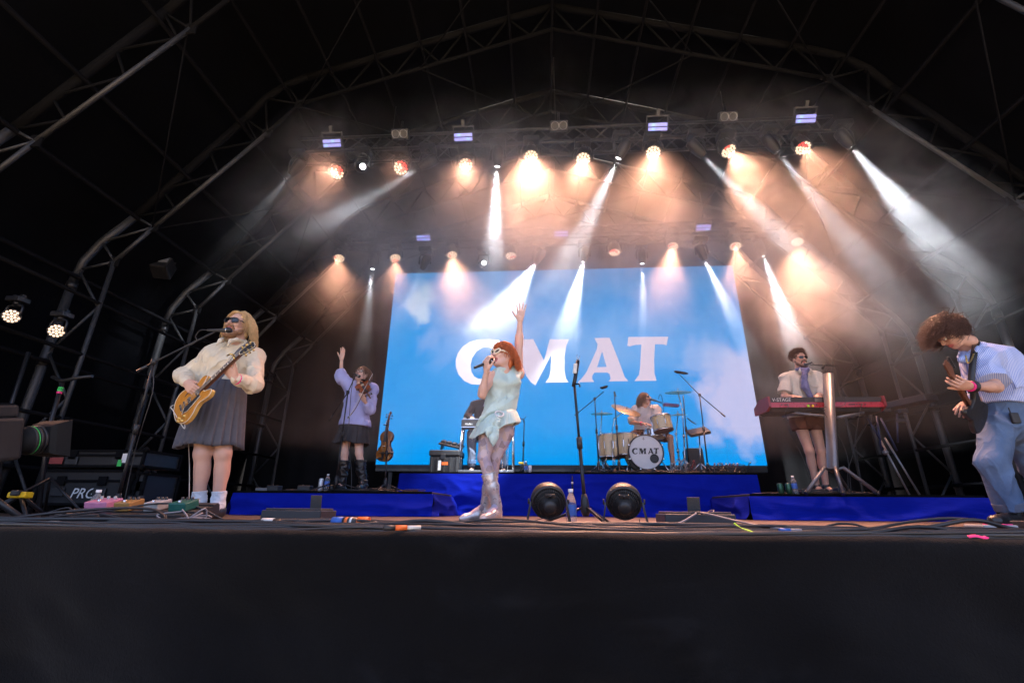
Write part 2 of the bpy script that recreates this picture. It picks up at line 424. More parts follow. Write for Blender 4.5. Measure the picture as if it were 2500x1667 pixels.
k_ = len(pts); fs = [(r*k_+i, r*k_+i+1, (r+1)*k_+i+1, (r+1)*k_+i) for r in range(len(ys)-1) for i in range(k_-1)]
b = MB(); b.add(vs, fs, 0, True); tag(b.build('stage_roof', 'roof'), 'black fabric tent roof and side walls arching over the stage', 'tent roof')
fold = lambda u, v: .06*np.sin(u*5.1+1.2*np.sin(u*1.7)) + .02*np.sin(u*13+v*.4)
b = sheet((-7.1, 10.95, -.3), (14.7, 0, 0), (0, 0, 8.6), 200, 10, fold); tag(b.build('back_drape', 'drape'), 'black pleated drape hanging across the back of the stage', 'drape')

# ------------------------------------------------------------------ video wall
SX0, SX1, SZ0, SZ1, SY = -3.519, 4.481, .959, 5.48, 9.819
def screen_material():
    m = bpy.data.materials.new('video_sky'); m.use_nodes = True; N = NT(m); N.n.clear()
    co = N.new('ShaderNodeTexCoord').outputs['Object']; sp = N.new('ShaderNodeSeparateXYZ'); N.link(co, sp.inputs[0]); X, Z = sp.outputs[0], sp.outputs[2]
    zz = N.math('DIVIDE', Z, 4.52, None, True)
    n1 = N.noise(1.15, 6, .6, co); n2 = N.noise(2.6, 6, .62, co); n0 = N.noise(.55, 3, .5, co)
    base = N.mix(zz, srgb(0, 150, 236), srgb(56, 150, 222))
    base = N.mix(N.math('MULTIPLY_ADD', n0, 1.3, -.55, True), base, srgb(40, 150, 228))
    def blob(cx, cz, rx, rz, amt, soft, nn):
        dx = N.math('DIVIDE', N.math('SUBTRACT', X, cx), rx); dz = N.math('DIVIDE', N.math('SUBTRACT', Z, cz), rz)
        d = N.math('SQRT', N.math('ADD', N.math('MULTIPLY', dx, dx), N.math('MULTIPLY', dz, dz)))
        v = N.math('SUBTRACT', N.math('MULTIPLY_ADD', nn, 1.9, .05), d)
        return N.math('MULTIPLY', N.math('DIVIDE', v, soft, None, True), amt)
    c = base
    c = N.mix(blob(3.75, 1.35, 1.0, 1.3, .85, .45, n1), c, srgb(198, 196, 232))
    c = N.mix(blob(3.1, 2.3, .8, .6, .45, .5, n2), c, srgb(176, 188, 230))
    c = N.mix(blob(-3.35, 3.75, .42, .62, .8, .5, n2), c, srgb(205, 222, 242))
    c = N.mix(blob(-1.7, 3.3, 1.8, 1.3, .85, .8, n1), c, srgb(170, 186, 230))  # screen cloud, enlarged and paled to paint in the glow of lit smoke
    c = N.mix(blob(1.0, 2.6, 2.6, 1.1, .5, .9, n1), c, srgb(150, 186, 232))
    # the diode grid
    br = N.math('MULTIPLY_ADD', N.math('SINE', N.math('MULTIPLY', Z, 400)), .04, .98)
    for ax_, off in ((X, 0.), (Z, .02)):                                   # panel joints every half metre
        fr_ = N.math('FRACT', N.math('MULTIPLY_ADD', ax_, 2., off)); br = N.math('MULTIPLY', br, N.math('MULTIPLY_ADD', N.math('LESS_THAN', N.math('ABSOLUTE', N.math('SUBTRACT', fr_, .5)), .012), -.10, 1.))
    em = N.new('ShaderNodeEmission'); N.link(c, em.inputs[0]); N.link(N.math('MULTIPLY', br, SCREEN), em.inputs[1])
    out = N.new('ShaderNodeOutputMaterial'); N.link(em.outputs[0], out.inputs[0]); return m
SCREEN = .137
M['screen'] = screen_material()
M['letter'] = mat('video_letters', (.02, .02, .02), .6, var=0, emit=srgb(222, 208, 232), estr=SCREEN*.84)
wall = thing('video_wall', 'large video wall showing blue sky, clouds and pale CMAT lettering', 'video wall', ((SX0+SX1)/2, SY, SZ0))
b = MB(); b.box(((SX0+SX1)/2, SY+.07, (SZ0+SZ1)/2), (SX1-SX0+.02, .12, SZ1-SZ0+.02)); b.build('cabinet', 'black', wall)
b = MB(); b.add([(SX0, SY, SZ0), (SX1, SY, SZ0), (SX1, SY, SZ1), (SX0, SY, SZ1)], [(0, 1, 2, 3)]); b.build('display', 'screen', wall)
b = MB()
for x in np.linspace(SX0+.3, SX1-.3, 9): b.box((float(x), SY+.25, SZ0/2), (.08, .3, SZ0-.02))
b.box(((SX0+SX1)/2, SY+.12, SZ0-.07), (SX1-SX0, .2, .12)); b.build('support_frame', 'blackmetal', wall)
GLYPH = {
 'C': [(-0.940,3.706),(-0.963,3.402),(-0.997,3.369),(-1.071,3.486),(-1.183,3.542),(-1.322,3.540),(-1.458,3.450),(-1.555,3.294),(-1.584,3.122),(-1.558,2.968),(-1.492,2.859),(-1.389,2.806),(-1.273,2.805),(-1.127,2.867),(-0.994,2.974),(-0.958,2.946),(-1.017,2.802),(-1.162,2.709),(-1.354,2.667),(-1.547,2.680),(-1.714,2.761),(-1.845,2.902),(-1.917,3.085),(-1.929,3.249),(-1.886,3.414),(-1.781,3.571),(-1.626,3.679),(-1.427,3.731),(-1.188,3.735)],
 'M': [(-0.591,3.721),(-0.178,3.722),(0.060,3.215),(0.198,3.716),(0.630,3.709),(0.568,3.565),(0.516,3.316),(0.505,2.965),(0.533,2.793),(0.589,2.707),(0.079,2.704),(0.157,2.813),(0.200,2.968),(0.221,3.337),(-0.137,2.645),(-0.236,2.714),(-0.335,2.853),(-0.402,3.080),(-0.486,3.329),(-0.509,2.906),(-0.435,2.709),(-0.718,2.712),(-0.629,2.821),(-0.586,2.977),(-0.565,3.330),(-0.573,3.582)],
 'A': [(1.195,3.727),(1.539,3.726),(1.741,3.044),(1.806,2.807),(1.874,2.724),(1.449,2.720),(1.498,2.778),(1.482,2.881),(1.439,2.920),(1.153,2.920),(1.112,2.861),(1.100,2.782),(1.142,2.711),(0.781,2.707),(0.867,2.784),(0.979,2.925),(1.235,3.454),(1.260,3.577)],
 'T': [(1.952,3.740),(2.831,3.735),(2.771,3.530),(2.691,3.556),(2.520,3.558),(2.467,3.195),(2.444,2.879),(2.477,2.726),(1.996,2.723),(2.107,2.851),(2.153,3.039),(2.220,3.555),(2.082,3.548),(1.966,3.517),(1.913,3.534)]}
AHOLE = [(1.351,3.411),(1.428,3.047),(1.220,3.046)]
def glyph(ch, holes, mapper, name, material, parent):
    bm = bmesh.new(); es = []
    for loop in [GLYPH[ch]] + holes:
        vv = [bm.verts.new(mapper(*p)) for p in loop]
        es += [bm.edges.new((vv[i], vv[(i+1) % len(vv)])) for i in range(len(vv))]
    bmesh.ops.triangle_fill(bm, edges=es, use_beauty=True)
    bm.verts.index_update(); b = MB(); b.add([v.co[:] for v in bm.verts], [[v.index for v in f.verts] for f in bm.faces]); bm.free()
    return b.build(name, material, parent)
for ch in 'CMAT': glyph(ch, [AHOLE] if ch == 'A' else [], lambda x, z: (x, SY-.006, z), 'letter', 'letter', wall)

# ------------------------------------------------------------------ risers in blue cloth
def cloth_material():
    m = bpy.data.materials.new('blue_cloth'); m.use_nodes = True; N = NT(m); b = N.n['Principled BSDF']
    co = N.new('ShaderNodeTexCoord').outputs['Object']
    n = N.noise(3, 4, .6, co); w_ = N.noise(240, 2, .6, co)
    c = N.mix(n, (.0015, .008, .25), (.004, .019, .43)); N.link(c, b.inputs['Base Color'])
    b.inputs['Roughness'].default_value = .92; b.inputs['Specular IOR Level'].default_value = .15
    bn = N.new('ShaderNodeBump'); bn.inputs['Strength'].default_value = .35; bn.inputs['Distance'].default_value = .012
    mp = N.new('ShaderNodeMapping'); mp.inputs['Scale'].default_value = (1.2, 1.2, 5); mp.inputs['Rotation'].default_value = (0, .25, 0); N.link(co, mp.inputs[0])
    N.link(N.math('ADD', N.noise(4, 4, .6, mp.outputs[0], 1.2), N.math('MULTIPLY', w_, .12)), bn.inputs['Height']); N.link(bn.outputs[0], b.inputs['Normal']); return m
M['bluecloth'] = cloth_material()
M['deck'] = mat('riser_deck', (.05, .04, .038), .7, var=.3, vscale=5)
def riser(label, x0, x1, y0, y1, z, seed):
    t = thing('riser', label, 'riser', ((x0+x1)/2, y0, 0), 'blue risers')
    b = MB(); b.box(((x0+x1)/2, (y0+y1)/2, z-.03), (x1-x0, y1-y0, .055), bev=.006); b.build('deck', 'deck', t)
    b = MB(); b.box(((x0+x1)/2, y0-.004, z-.016), (x1-x0+.012, .012, .028)); b.build('front_trim', 'alushade', t)
    def dis(u, v):
        p = np.stack([u*1.1+v*1.4, v*3.2-u*.35, u*0+seed], -1); q = np.stack([u*2.6-v*1.2, v*7+u*.8, u*0+seed], -1)
        r1 = 1-np.abs(vnoise(p, seed)); r2 = 1-np.abs(vnoise(q, seed+3))
        sl = np.clip((z-.03-v)/(z*.6), 0, 1)
        return (.045*r1**3 + .022*r2**3 + .03*fbm(np.stack([u*.9, v*2, u*0], -1), 2, seed+9))*np.clip(sl*1.3, 0, 1) + .012 + .05*np.clip(1-v/.06, 0, 1)*(.5+.5*np.sin(u*6+3*np.sin(u*1.9)))
    b = sheet((x0-.035, y0-.012, .006), (x1-x0+.07, 0, 0), (0, 0, z-.036), int((x1-x0)*42), max(14, int(z*48)), dis); b.build('front_drape', 'bluecloth', t)
    b = sheet((x1+.01, y0, .006), (0, y1-y0, 0), (0, 0, z-.036), 40, 16, dis); b.build('side_drape', 'bluecloth', t)
    b = sheet((x0-.01, y1, .006), (0, y0-y1, 0), (0, 0, z-.036), 40, 16, dis); b.build('side_drape', 'bluecloth', t)
    b = MB(); b.box(((x0+x1)/2, (y0+y1)/2+.03, (z-.06)/2), (x1-x0-.1, y1-y0-.1, z-.07)); b.build('frame', 'blackmetal', t)
ZL, ZC = .30, .645
riser('low blue-draped riser under the fiddle player', -3.967, -1.408, 6.05, 7.42, ZL, 11)
riser('tall blue-draped centre riser carrying the drum kit', -2.228, 3.181, 7.45, 9.5, ZC, 23)
riser('low blue-draped riser under the red keyboard', 2.5, 5.158, 6.05, 7.42, ZL, 37)

# ------------------------------------------------------------------ lighting rig
M['lensrim'] = mat('lens_rim', (.03, .03, .033), .35, .5)
M['cellwarm'] = mat('warm_cell', (.5, .5, .5), .3, var=0, emit=(1., .66, .42), estr=.19)
M['cellred'] = mat('red_cell', (.5, .05, .05), .3, var=0, emit=(1., .06, .05), estr=.18)
M['cellwhite'] = mat('white_lens', (.6, .6, .6), .2, var=0, emit=(.93, .96, 1.), estr=2.5)
M['strip1'] = mat('strobe_violet', (.2, .2, .3), .3, var=0, emit=(.30, .30, 1.), estr=.16)
M['strip2'] = mat('strobe_blue', (.2, .2, .3), .3, var=0, emit=(.22, .48, 1.), estr=.2)
M['reflector'] = mat('lamp_reflector', (.45, .46, .48), .25, .9, var=.3, vscale=40)

def box_truss(label, y, z, x0, x1, s=.29):
    t = thing('lighting_truss', label, 'truss', ((x0+x1)/2, y, z), 'lighting trusses')
    for a in (-1, 1):
        for c in (-1, 1):
            b = MB(); b.tube([(x0, y+a*s/2, z+c*s/2), (x1, y+a*s/2, z+c*s/2)], .025, 8); b.build('chord', 'blackmetal', t)
    b = MB(); n = int((x1-x0)/.29)
    for k in range(n):
        xa, xb = x0+(x1-x0)*k/n, x0+(x1-x0)*(k+1)/n; q = 1 if k % 2 else -1
        for a in (-1, 1):
            b.tube([(xa, y+a*s/2, z-q*s/2), (xb, y+a*s/2, z+q*s/2)], .011, 5, False)
            b.tube([(xa, y-q*s/2, z+a*s/2), (xb, y+q*s/2, z+a*s/2)], .011, 5, False)
    o = b.build('lacing', 'blackmetal', t)
    for x in (x0+1.6, (x0+x1)/2, x1-1.6):
        b = MB(); b.tube([(x, y, z+s/2), (x, y, 7.9 if abs(x-CX) < 1 else 6.9)], .008, 5); b.build('hoist_chain', 'blackmetal', t)
box_truss('front lighting truss carrying the upper row of lamps', 6.22, 5.95, -4.15, 4.75)
box_truss('rear lighting truss carrying the lower row of lamps above the video wall', 8.95, 5.86, -4.5, 5.25)

_mesh = {}
def shared(key, fn, mats):
    if key not in _mesh:
        o = fn().build(key, mats); _mesh[key] = o.data; bpy.data.objects.remove(o)
    return _mesh[key]
def put(name, key, fn, mats, parent, loc=(0, 0, 0), q=None):
    o = bpy.data.objects.new(name, shared(key, fn, mats)); COL.objects.link(o); o.parent = parent; o.location = loc
    if q is not None: o.rotation_mode = 'QUATERNION'; o.rotation_quaternion = q
    return o
def hexcells():
    c = [(0, 0)]
    for n, r in ((6, .047), (12, .090)): c += [(r*math.cos(2*math.pi*(k+.25)/n), r*math.sin(2*math.pi*(k+.25)/n)) for k in range(n)]
    return c
def head_wash():
    b = MB(); b.lathe([(.0, .23), (.07, .23), (.105, .20), (.122, .12), (.126, .0), (.122, -.02), (.116, -.02), (.114, -.008), (0, -.008)], 24); 
    for k in range(8): b.box((.118*math.cos(k*math.pi/4), .118*math.sin(k*math.pi/4), .14), (.016, .016, .1))
    return b
def cells(sel):
    def f():
        b = MB()
        for k, (x, y) in enumerate(hexcells()):
            if sel(k, x, y): b.lathe([(.0205, -.009), (.0195, -.016), (.012, -.021), (0, -.0225)], 10, Matrix.Translation((x, y, 0)))
        return b
    return f
def yoke(w):
    def f():
        b = MB(); b.box((0, 0, .30), (.26, .2, .09), bev=.015)
        b.tube([(0, 0, .27), (0, 0, .21)], .05, 12)
        b.tube([(-w, 0, -.01), (-w, 0, .14), (-w*.8, 0, .2), (w*.8, 0, .2), (w, 0, .14), (w, 0, -.01)], .02, 6)
        b.box((-.07, 0, .365), (.04, .06, .06)); b.box((.07, 0, .365), (.04, .06, .06))
        return b
    return f
def head_spot():
    return MB().lathe([(0, .2), (.06, .2), (.085, .17), (.09, .08), (.08, -.04), (.062, -.1), (.06, -.13), (.052, -.13), (.05, -.115), (0, -.115)], 20)
def add_light(name, parent, col, watts, cone, blend, size, q, d):
    L = bpy.data.lights.new(name, 'SPOT'); L.color = col; L.energy = watts; L.spot_size = R(cone); L.spot_blend = blend; L.shadow_soft_size = size
    o = bpy.data.objects.new(name, L); COL.objects.link(o); o.parent = parent; o.rotation_mode = 'QUATERNION'; o.rotation_quaternion = q; o.location = d
    return o
WARM = (1., .47, .29); COOL = (.86, .93, 1.)
def wash(label, loc, target, watts, cone=34, red=(), group='round wash lamps', blend=1.):
    t = thing('wash_lamp', label, 'stage lamp', loc, group)
    d = (V(target)-V(loc)).normalized(); q = (-d).to_track_quat('Z', 'Y')
    put('yoke', 'wash_yoke', yoke(.15), 'blackmetal', t)
    h = put('head', 'wash_head', head_wash, 'lensrim', t, (0, 0, 0), q)
    rk = tuple(red)
    o = put('lens_cells', 'wash_cells_%s' % (rk,), cells(lambda k, x, y: k not in rk), 'cellwarm', h)
    if rk: put('red_cells', 'wash_red_%s' % (rk,), cells(lambda k, x, y: k in rk), 'cellred', h)
    if 'side' in group: t.scale = (.66, .66, .66)
    if watts: add_light('wash_light', t, WARM, watts*WASH_GAIN, cone, blend, .07, q, d*.03)
    return t
def spot(label, loc, target, watts, cone=15, group='narrow beam lamps'):
    t = thing('beam_lamp', label, 'stage lamp', loc, group)
    d = (V(target)-V(loc)).normalized(); q = (-d).to_track_quat('Z', 'Y')
    put('yoke', 'spot_yoke', yoke(.115), 'blackmetal', t)
    h = put('head', 'spot_head', head_spot, 'blackmetal', t, (0, 0, 0), q)
    put('lens', 'spot_lens', lambda: MB().lathe([(.045, -.116), (.03, -.124), (0, -.128)], 16), 'cellwhite', h)
    add_light('beam_light', t, COOL, watts*SPOT_GAIN, cone, .8, .03, q, d*.14)
    return t
SPOT_GAIN, WASH_GAIN = .15, .032
LEFT5 = (3, 4, 9, 10, 11, 12)
# upper row, left to right
UY = 7.0
spot('upper row beam lamp nearest the left arch, throwing a faint bluish beam', (-4.043,6,5.397), (-5.194,6.4,4.209), 420, 16)
spot('upper row beam lamp seen as a small white dot beside the leftmost wash lamp', (-2.916,6,5.386), (.9, .5, 1.2), 120, 10)
spot('upper row beam lamp between the second and third wash lamps, beam thrown left', (-1.826,6,5.401), (-4.398,6.6,4.308), 1500, 15)
spot('upper row beam lamp with a straight down beam left of centre', (-0.662,6,5.444), (-0.804,6.8,3.616), 3800, 19)
spot('upper row beam lamp right of centre, beam slanting down to the left', (1.333,6,5.494), (0.273,6.8,3.515), 3800, 19)
spot('upper row beam lamp left of the sixth strobe bar, beam slanting down right', (2.521,6,5.458), (4.552,6.8,3.411), 4200, 13)
spot('upper row beam lamp under the rightmost strobe bar, beam slanting down right', (3.669,6,5.489), (5.532,6.8,2.972), 4200, 13)
spot('rightmost upper row beam lamp throwing the broadest white beam', (4.786,6,5.528), (6.555,6.6,2.864), 4800, 19)
wash('leftmost upper row wash lamp with red cells along its left side', (-3.32,6,5.296), (-2.9, 1.5, 1.2), 900, 84, LEFT5)
wash('second upper row wash lamp from the left, half its left cells red', (-2.251,6,5.338), (-1.5, 1.5, 1.2), 260, 70, (3, 4, 5, 9, 10, 11, 12, 13))
wash('third upper row wash lamp from the left with all cells warm white', (-1.181,6,5.345), (-.6, 3.2, .4), 1300, 70, (11,))
wash('upper row wash lamp glowing straight down left of the ridge blinder', (-0.116,6,5.467), (-0.108,4.9,2.252), 8500, 72)
wash('upper row wash lamp glowing down just right of the ridge blinder', (0.716,6,5.377), (0.377,4.9,2.242), 6500, 72)
wash('upper row wash lamp with a strong glow under the third strobe bar', (1.826,6,5.453), (1.209,4.9,2.226), 9500, 74)
wash('upper row wash lamp pointing right with one red edge', (2.984,6,5.427), (3.5,5.3,2.908), 7500, 66, (7, 8))
wash('rightmost upper row wash lamp with red cells at its top', (4.115,6,5.426), (4.061,5.1,2.783), 4800, 66, (2, 3, 8, 9))
# lower row
LY = 9.2
spot('leftmost lower row beam lamp with a thin cone pointing straight down', (-3.648,8.7,5.124), (-3.764,9,3.181), 2600, 15)
spot('lower row beam lamp over the upper left corner of the video wall', (-2.356,8.2,4.814), (-3.034,9.2,4.196), 700, 14)
spot('lower row beam lamp seen as a tiny dot left above the video wall', (-1.217,8.7,5.065), (1., .5, 1.2), 100, 10)
spot('lower row beam lamp with a wide white cone thrown left over the video wall', (-0.027,8.7,5.161), (-0.761,9.25,4.172), 6500, 44)
spot('lower row beam lamp with a wide white cone at the middle of the video wall', (0.951,8.7,5.182), (0.566,9.25,3.763), 6800, 28)
spot('lower row beam lamp with a thin straight cone above the T on the video wall', (2.156,8.7,5.097), (2.105,9.2,2.991), 3400, 12)
spot('lower row beam lamp slanting right over the right of the video wall', (3.202,8.2,4.868), (4.239,9.2,3.14), 6500, 16)
spot('rightmost lower row beam lamp, its cone falling past the wall edge', (4.611,8.7,5.201), (5.095,9.1,3.446), 6200, 18)
wash('leftmost lower row wash lamp beyond the corner of the video wall', (-4.436,8.7,5.29), (-3.918,7.8,2.779), 4200, 70, (7,))
wash('second lower row wash lamp from the left with red cells at the bottom', (-3.168,8.7,5.263), (-2.579,7.9,2.48), 2000, 60, (5, 14, 15, 16))
wash('third lower row wash lamp from the left with a bright warm flare', (-1.907,8.7,5.297), (-1.445,8,2.813), 4200, 70, (6,))
wash('dim lower row wash lamp left of the wide white cone', (-0.626,8.7,5.239), (-0.473,8.2,3.196), 700, 40, (4, 5, 13))
wash('dim reddish lower row wash lamp right of the two wide white cones', (1.586,8.7,5.263), (1.438,8.3,2.555), 700, 20, (2, 3, 4, 8, 9, 10))
wash('lower row wash lamp glowing down to the left above the letter T', (2.822,8.7,5.375), (2.072,8.1,2.799), 6000, 56, (2, 3, 8))
wash('second lower row wash lamp from the right with two red cells', (4.101,8.7,5.335), (3.756,8,2.743), 5000, 56, (1, 2))
wash('rightmost lower row wash lamp with a wide warm cone beyond the wall', (5.366,8.7,5.393), (4.58,7.8,2.664), 7000, 64)
# side lamps on the left arch leg
wash('round side lamp with warm cells at the left edge of the picture', (-5.933,4.4,2.089), (-2.2, 2.2, 1.2), 260, 60, (), 'round side lamps')
wash('round side lamp clamped to the left arch leg', (-5.565,4.6,1.983), (-2.6, 1.6, 1.0), 160, 60, (), 'round side lamps')

def strobe(label, c, w_=.27):
    t = thing('strobe_bar', label, 'strobe light', c, 'blue strobe bars')
    def body():
        b = MB(); b.box((0, .06, 0), (.33, .1, .15), bev=.01); b.box((-.17, .06, .06), (.012, .04, .2)); b.box((.17, .06, .06), (.012, .04, .2)); b.box((0, .06, .17), (.35, .05, .02)); b.box((0, .06, .22), (.05, .06, .1)); return b
    q = Quaternion((1, 0, 0), R(38))
    h = put('housing', 'strobe_body', body, 'blackmetal', t, (0, 0, 0), q)
    for z in (-.033, .033):
        put('light_strip', 'strobe_strip', lambda: MB().box((0, .004, 0), (.30, .012, .048)), 'strip1', h, (0, 0, z))
        put('light_cell', 'strobe_cell', lambda: MB().box((0, .002, 0), (.05, .014, .046)), 'strip2', h, (random.choice((-.07, .02, -.1, .08)), 0, z))
for lab, p in [('leftmost blue strobe bar of the upper row', (-3.5,6,5.911)), ('second upper blue strobe bar, left of the ridge', (-1.247,6,5.923)), ('third upper blue strobe bar, right of the ridge', (1.947,6,5.963)), ('rightmost blue strobe bar of the upper row', (4.28,6,6.001)),
               ('blue strobe bar above the left part of the video wall', (-2.575,8.7,5.744)), ('blue strobe bar above the middle of the video wall', (0.471,8.7,5.747)), ('blue strobe bar above the right part of the video wall', (3.514,8.7,5.798))]: strobe(lab, p)
def blinder(label, c):
    t = thing('blinder_lamp', label, 'stage lamp', c, 'unlit twin blinders')
    q = Quaternion((1, 0, 0), R(35))
    h = put('housing', 'blinder_body', lambda: MB().box((0, .07, 0), (.30, .12, .17), bev=.02), 'blackmetal', t, (0, 0, 0), q)
    for x in (-.068, .068):
        put('reflector', 'blinder_refl', lambda: MB().lathe([(.066, -.004), (.062, -.006), (.05, .022), (.02, .034), (0, .026)], 18, Matrix.Rotation(R(-90), 4, 'X')), 'reflector', h, (x, .004, 0))
        put('rim', 'blinder_rim', lambda: MB().tube([(.064*math.cos(a*math.pi/10), -.004, .064*math.sin(a*math.pi/10)) for a in range(20)], .005, 6, False, closed=True), 'silver', h, (x, .004, 0))
    b = MB(); b.tube([V(c)+V((0, .08, .08)), V(c)+V((0, .08, .35))], .02, 8); b.build('hanger', 'blackmetal', t)
for lab, p in [('unlit twin blinder left of the ridge', (-2.344,6,6.052)), ('unlit twin blinder under the ridge', (0.35,6,6.079)), ('unlit twin blinder right of the ridge', (3.098,6,6.112)), ('unlit twin blinder in the smoke above the left of the video wall', (-3.855,8.7,5.871))]: blinder(lab, p)
M['grille'] = mat('pale_speaker_grille', (.16, .165, .19), .6, var=.2, vscale=60)
def fill_speaker(label, c, rz):
    t = thing('hanging_speaker', label, 'loudspeaker', c, 'hanging side speakers')
    mx = Matrix.Translation(c) @ Matrix.Rotation(rz, 4, 'Z') @ Matrix.Rotation(R(-25), 4, 'X')
    b = MB(); b.box((0, .16, 0), (.34, .3, .5), mx, bev=.02); b.build('cabinet', 'black', t)
    b = MB(); b.box((0, 0, 0), (.30, .012, .30), mx, bev=.004); b.build('grille', 'grille', t)
    b = MB(); b.tube([mx @ V((-.18, .15, 0)), mx @ V((-.18, .15, .34)), mx @ V((.18, .15, .34)), mx @ V((.18, .15, 0))], .012, 6); b.build('bracket', 'blackmetal', t)
fill_speaker('speaker with a pale square grille hung between the left arches', (-6.562,6.6,4.171), R(20))
fill_speaker('speaker with a pale grille hung at the right edge of the picture', (7.429,6.6,4.227), R(-20))

# ------------------------------------------------------------------ organic shapes: blended distance field -> surface net
class SDF:
    def __init__(s, res=.008): s.res = res; s.p = []; s.clips = []; s.disp = None
    def cone(s, a, b, ra, rb=None, k=.02, m=0):
        s.p.append(('c', np.array(a, float), np.array(b, float), ra, ra if rb is None else rb, k, m)); return s
    def chain(s, pts, rs, k=.02, m=0):
        for i in range(len(pts)-1): s.cone(pts[i], pts[i+1], rs[i], rs[i+1], k, m)
        return s
    def ell(s, c, r, ax=None, k=.02, m=0, sub=False):
        A = np.eye(3) if ax is None else np.array([list(t) for t in ax], float)
        s.p.append(('s' if sub else 'e', np.array(c, float), np.array(r, float), A, None, k, m)); return s
    def clipat(s, p, n, rad=9.):
        n = np.array(n, float)/np.linalg.norm(n); s.clips.append((n, float(n @ np.array(p, float)), np.array(p, float), rad)); return s
    def mesh(s):
        lo = np.full(3, 1e9); hi = -lo
        for q in s.p:
            if q[0] == 's': continue
            if q[0] == 'c': r = max(q[3], q[4]); l = np.minimum(q[1], q[2])-r; h = np.maximum(q[1], q[2])+r
            else: r = q[2].max(); l = q[1]-r; h = q[1]+r
            lo = np.minimum(lo, l); hi = np.maximum(hi, h)
        pad = s.res*4 + (.03 if s.disp else 0); lo -= pad; hi += pad
        n = np.ceil((hi-lo)/s.res).astype(int)+1
        F = np.full(n, .5, np.float32); Rw = np.full(n, .5, np.float32); T = np.zeros(n, np.int16)
        ax = [lo[i]+s.res*np.arange(n[i]) for i in range(3)]
        for q in s.p:
            k = q[5]; mg = k*1.5+s.res*4 + (.03 if s.disp else 0)
            if q[0] == 'c': r = max(q[3], q[4]); l = np.minimum(q[1], q[2])-r-mg; h = np.maximum(q[1], q[2])+r+mg
            else: r = q[2].max(); l = q[1]-r-mg; h = q[1]+r+mg
            i0 = np.clip(((l-lo)/s.res).astype(int), 0, n-1); i1 = np.clip(((h-lo)/s.res).astype(int)+2, 1, n)
            sl = tuple(slice(i0[i], i1[i]) for i in range(3))
            X, Y, Z = np.meshgrid(*(ax[i][sl[i]] for i in range(3)), indexing='ij')
            if q[0] == 'c':
                a, b, ra, rb = q[1:5]; ba = b-a; L2 = max(ba @ ba, 1e-12)
                t = np.clip(((X-a[0])*ba[0]+(Y-a[1])*ba[1]+(Z-a[2])*ba[2])/L2, 0, 1)
                d = np.sqrt((X-a[0]-t*ba[0])**2+(Y-a[1]-t*ba[1])**2+(Z-a[2]-t*ba[2])**2)-(ra+(rb-ra)*t)
            else:
                c, r, A = q[1:4]; P = [(X-c[0])*A[i][0]+(Y-c[1])*A[i][1]+(Z-c[2])*A[i][2] for i in range(3)]
                k0 = np.sqrt(sum((P[i]/r[i])**2 for i in range(3))); k1 = np.sqrt(sum((P[i]/r[i]**2)**2 for i in range(3)))+1e-9
                d = k0*(k0-1)/k1
            f = F[sl]
            if q[0] == 's':
                h_ = np.maximum(k-np.abs(f+d), 0)/k; F[sl] = np.maximum(f, -d)+h_*h_*k*.25
                T[sl] = np.where((-d > f-.004) & (q[6] > 0), q[6], T[sl])
            else:
                h_ = np.maximum(k-np.abs(f-d), 0)/k; F[sl] = np.minimum(f, d)-h_*h_*k*.25
                rw = Rw[sl]; b_ = d < rw; T[sl] = np.where(b_, q[6], T[sl]); Rw[sl] = np.where(b_, d, rw)
        if s.disp or s.clips:
            near = np.argwhere(np.abs(F) < .06); P = lo+near*s.res; ix = tuple(near.T)
            if s.disp: F[ix] += s.disp(P).astype(np.float32)
            for nn, dd, pc, rd in s.clips: F[ix] = np.maximum(F[ix], np.minimum(P @ nn-dd, rd-np.linalg.norm(P-pc, axis=1)).astype(np.float32))
            if s.clips:
                ins = np.argwhere(F < -.0); P = lo+ins*s.res; ix = tuple(ins.T)
                for nn, dd, pc, rd in s.clips: F[ix] = np.maximum(F[ix], np.minimum(P @ nn-dd, rd-np.linalg.norm(P-pc, axis=1)).astype(np.float32))
        I = F < 0
        c8 = [I[a:n[0]-1+a, b:n[1]-1+b, c:n[2]-1+c] for a in (0, 1) for b in (0, 1) for c in (0, 1)]
        sm = np.zeros(c8[0].shape, np.int8)
        for c in c8: sm += c
        act = np.argwhere((sm > 0) & (sm < 8)); idx = np.full(sm.shape, -1, np.int32); idx[tuple(act.T)] = np.arange(len(act))
        offs = np.array([(a, b, c) for a in (0, 1) for b in (0, 1) for c in (0, 1)])
        val = np.stack([F[tuple((act+o).T)] for o in offs], 1)
        acc = np.zeros((len(act), 3)); cnt = np.zeros(len(act))
        for i in range(8):
            for j in range(i+1, 8):
                if np.abs(offs[i]-offs[j]).sum() != 1: continue
                x = (val[:, i] < 0) != (val[:, j] < 0); t = np.where(x, val[:, i]/np.where(x, val[:, i]-val[:, j], 1), 0)
                acc += x[:, None]*(offs[i]+t[:, None]*(offs[j]-offs[i])); cnt += x
        Vt = lo+(act+acc/cnt[:, None])*s.res
        mt = T[tuple(act.T)]
        Q = []
        for a in range(3):
            b, c = (a+1) % 3, (a+2) % 3
            s0 = [slice(1, -1)]*3; s0[a] = slice(0, n[a]-1)
            s1 = list(s0); s1[a] = slice(1, n[a])
            x = I[tuple(s0)] != I[tuple(s1)]; e = np.argwhere(x)
            if not len(e): continue
            flip = I[tuple(s0)][tuple(e.T)]
            g = e.copy(); g[:, b] += 1; g[:, c] += 1
            def cell(db, dc):
                h_ = g.copy(); h_[:, b] -= db; h_[:, c] -= dc; return idx[tuple(h_.T)]
            q4 = np.stack([cell(1, 1), cell(0, 1), cell(0, 0), cell(1, 0)], 1)
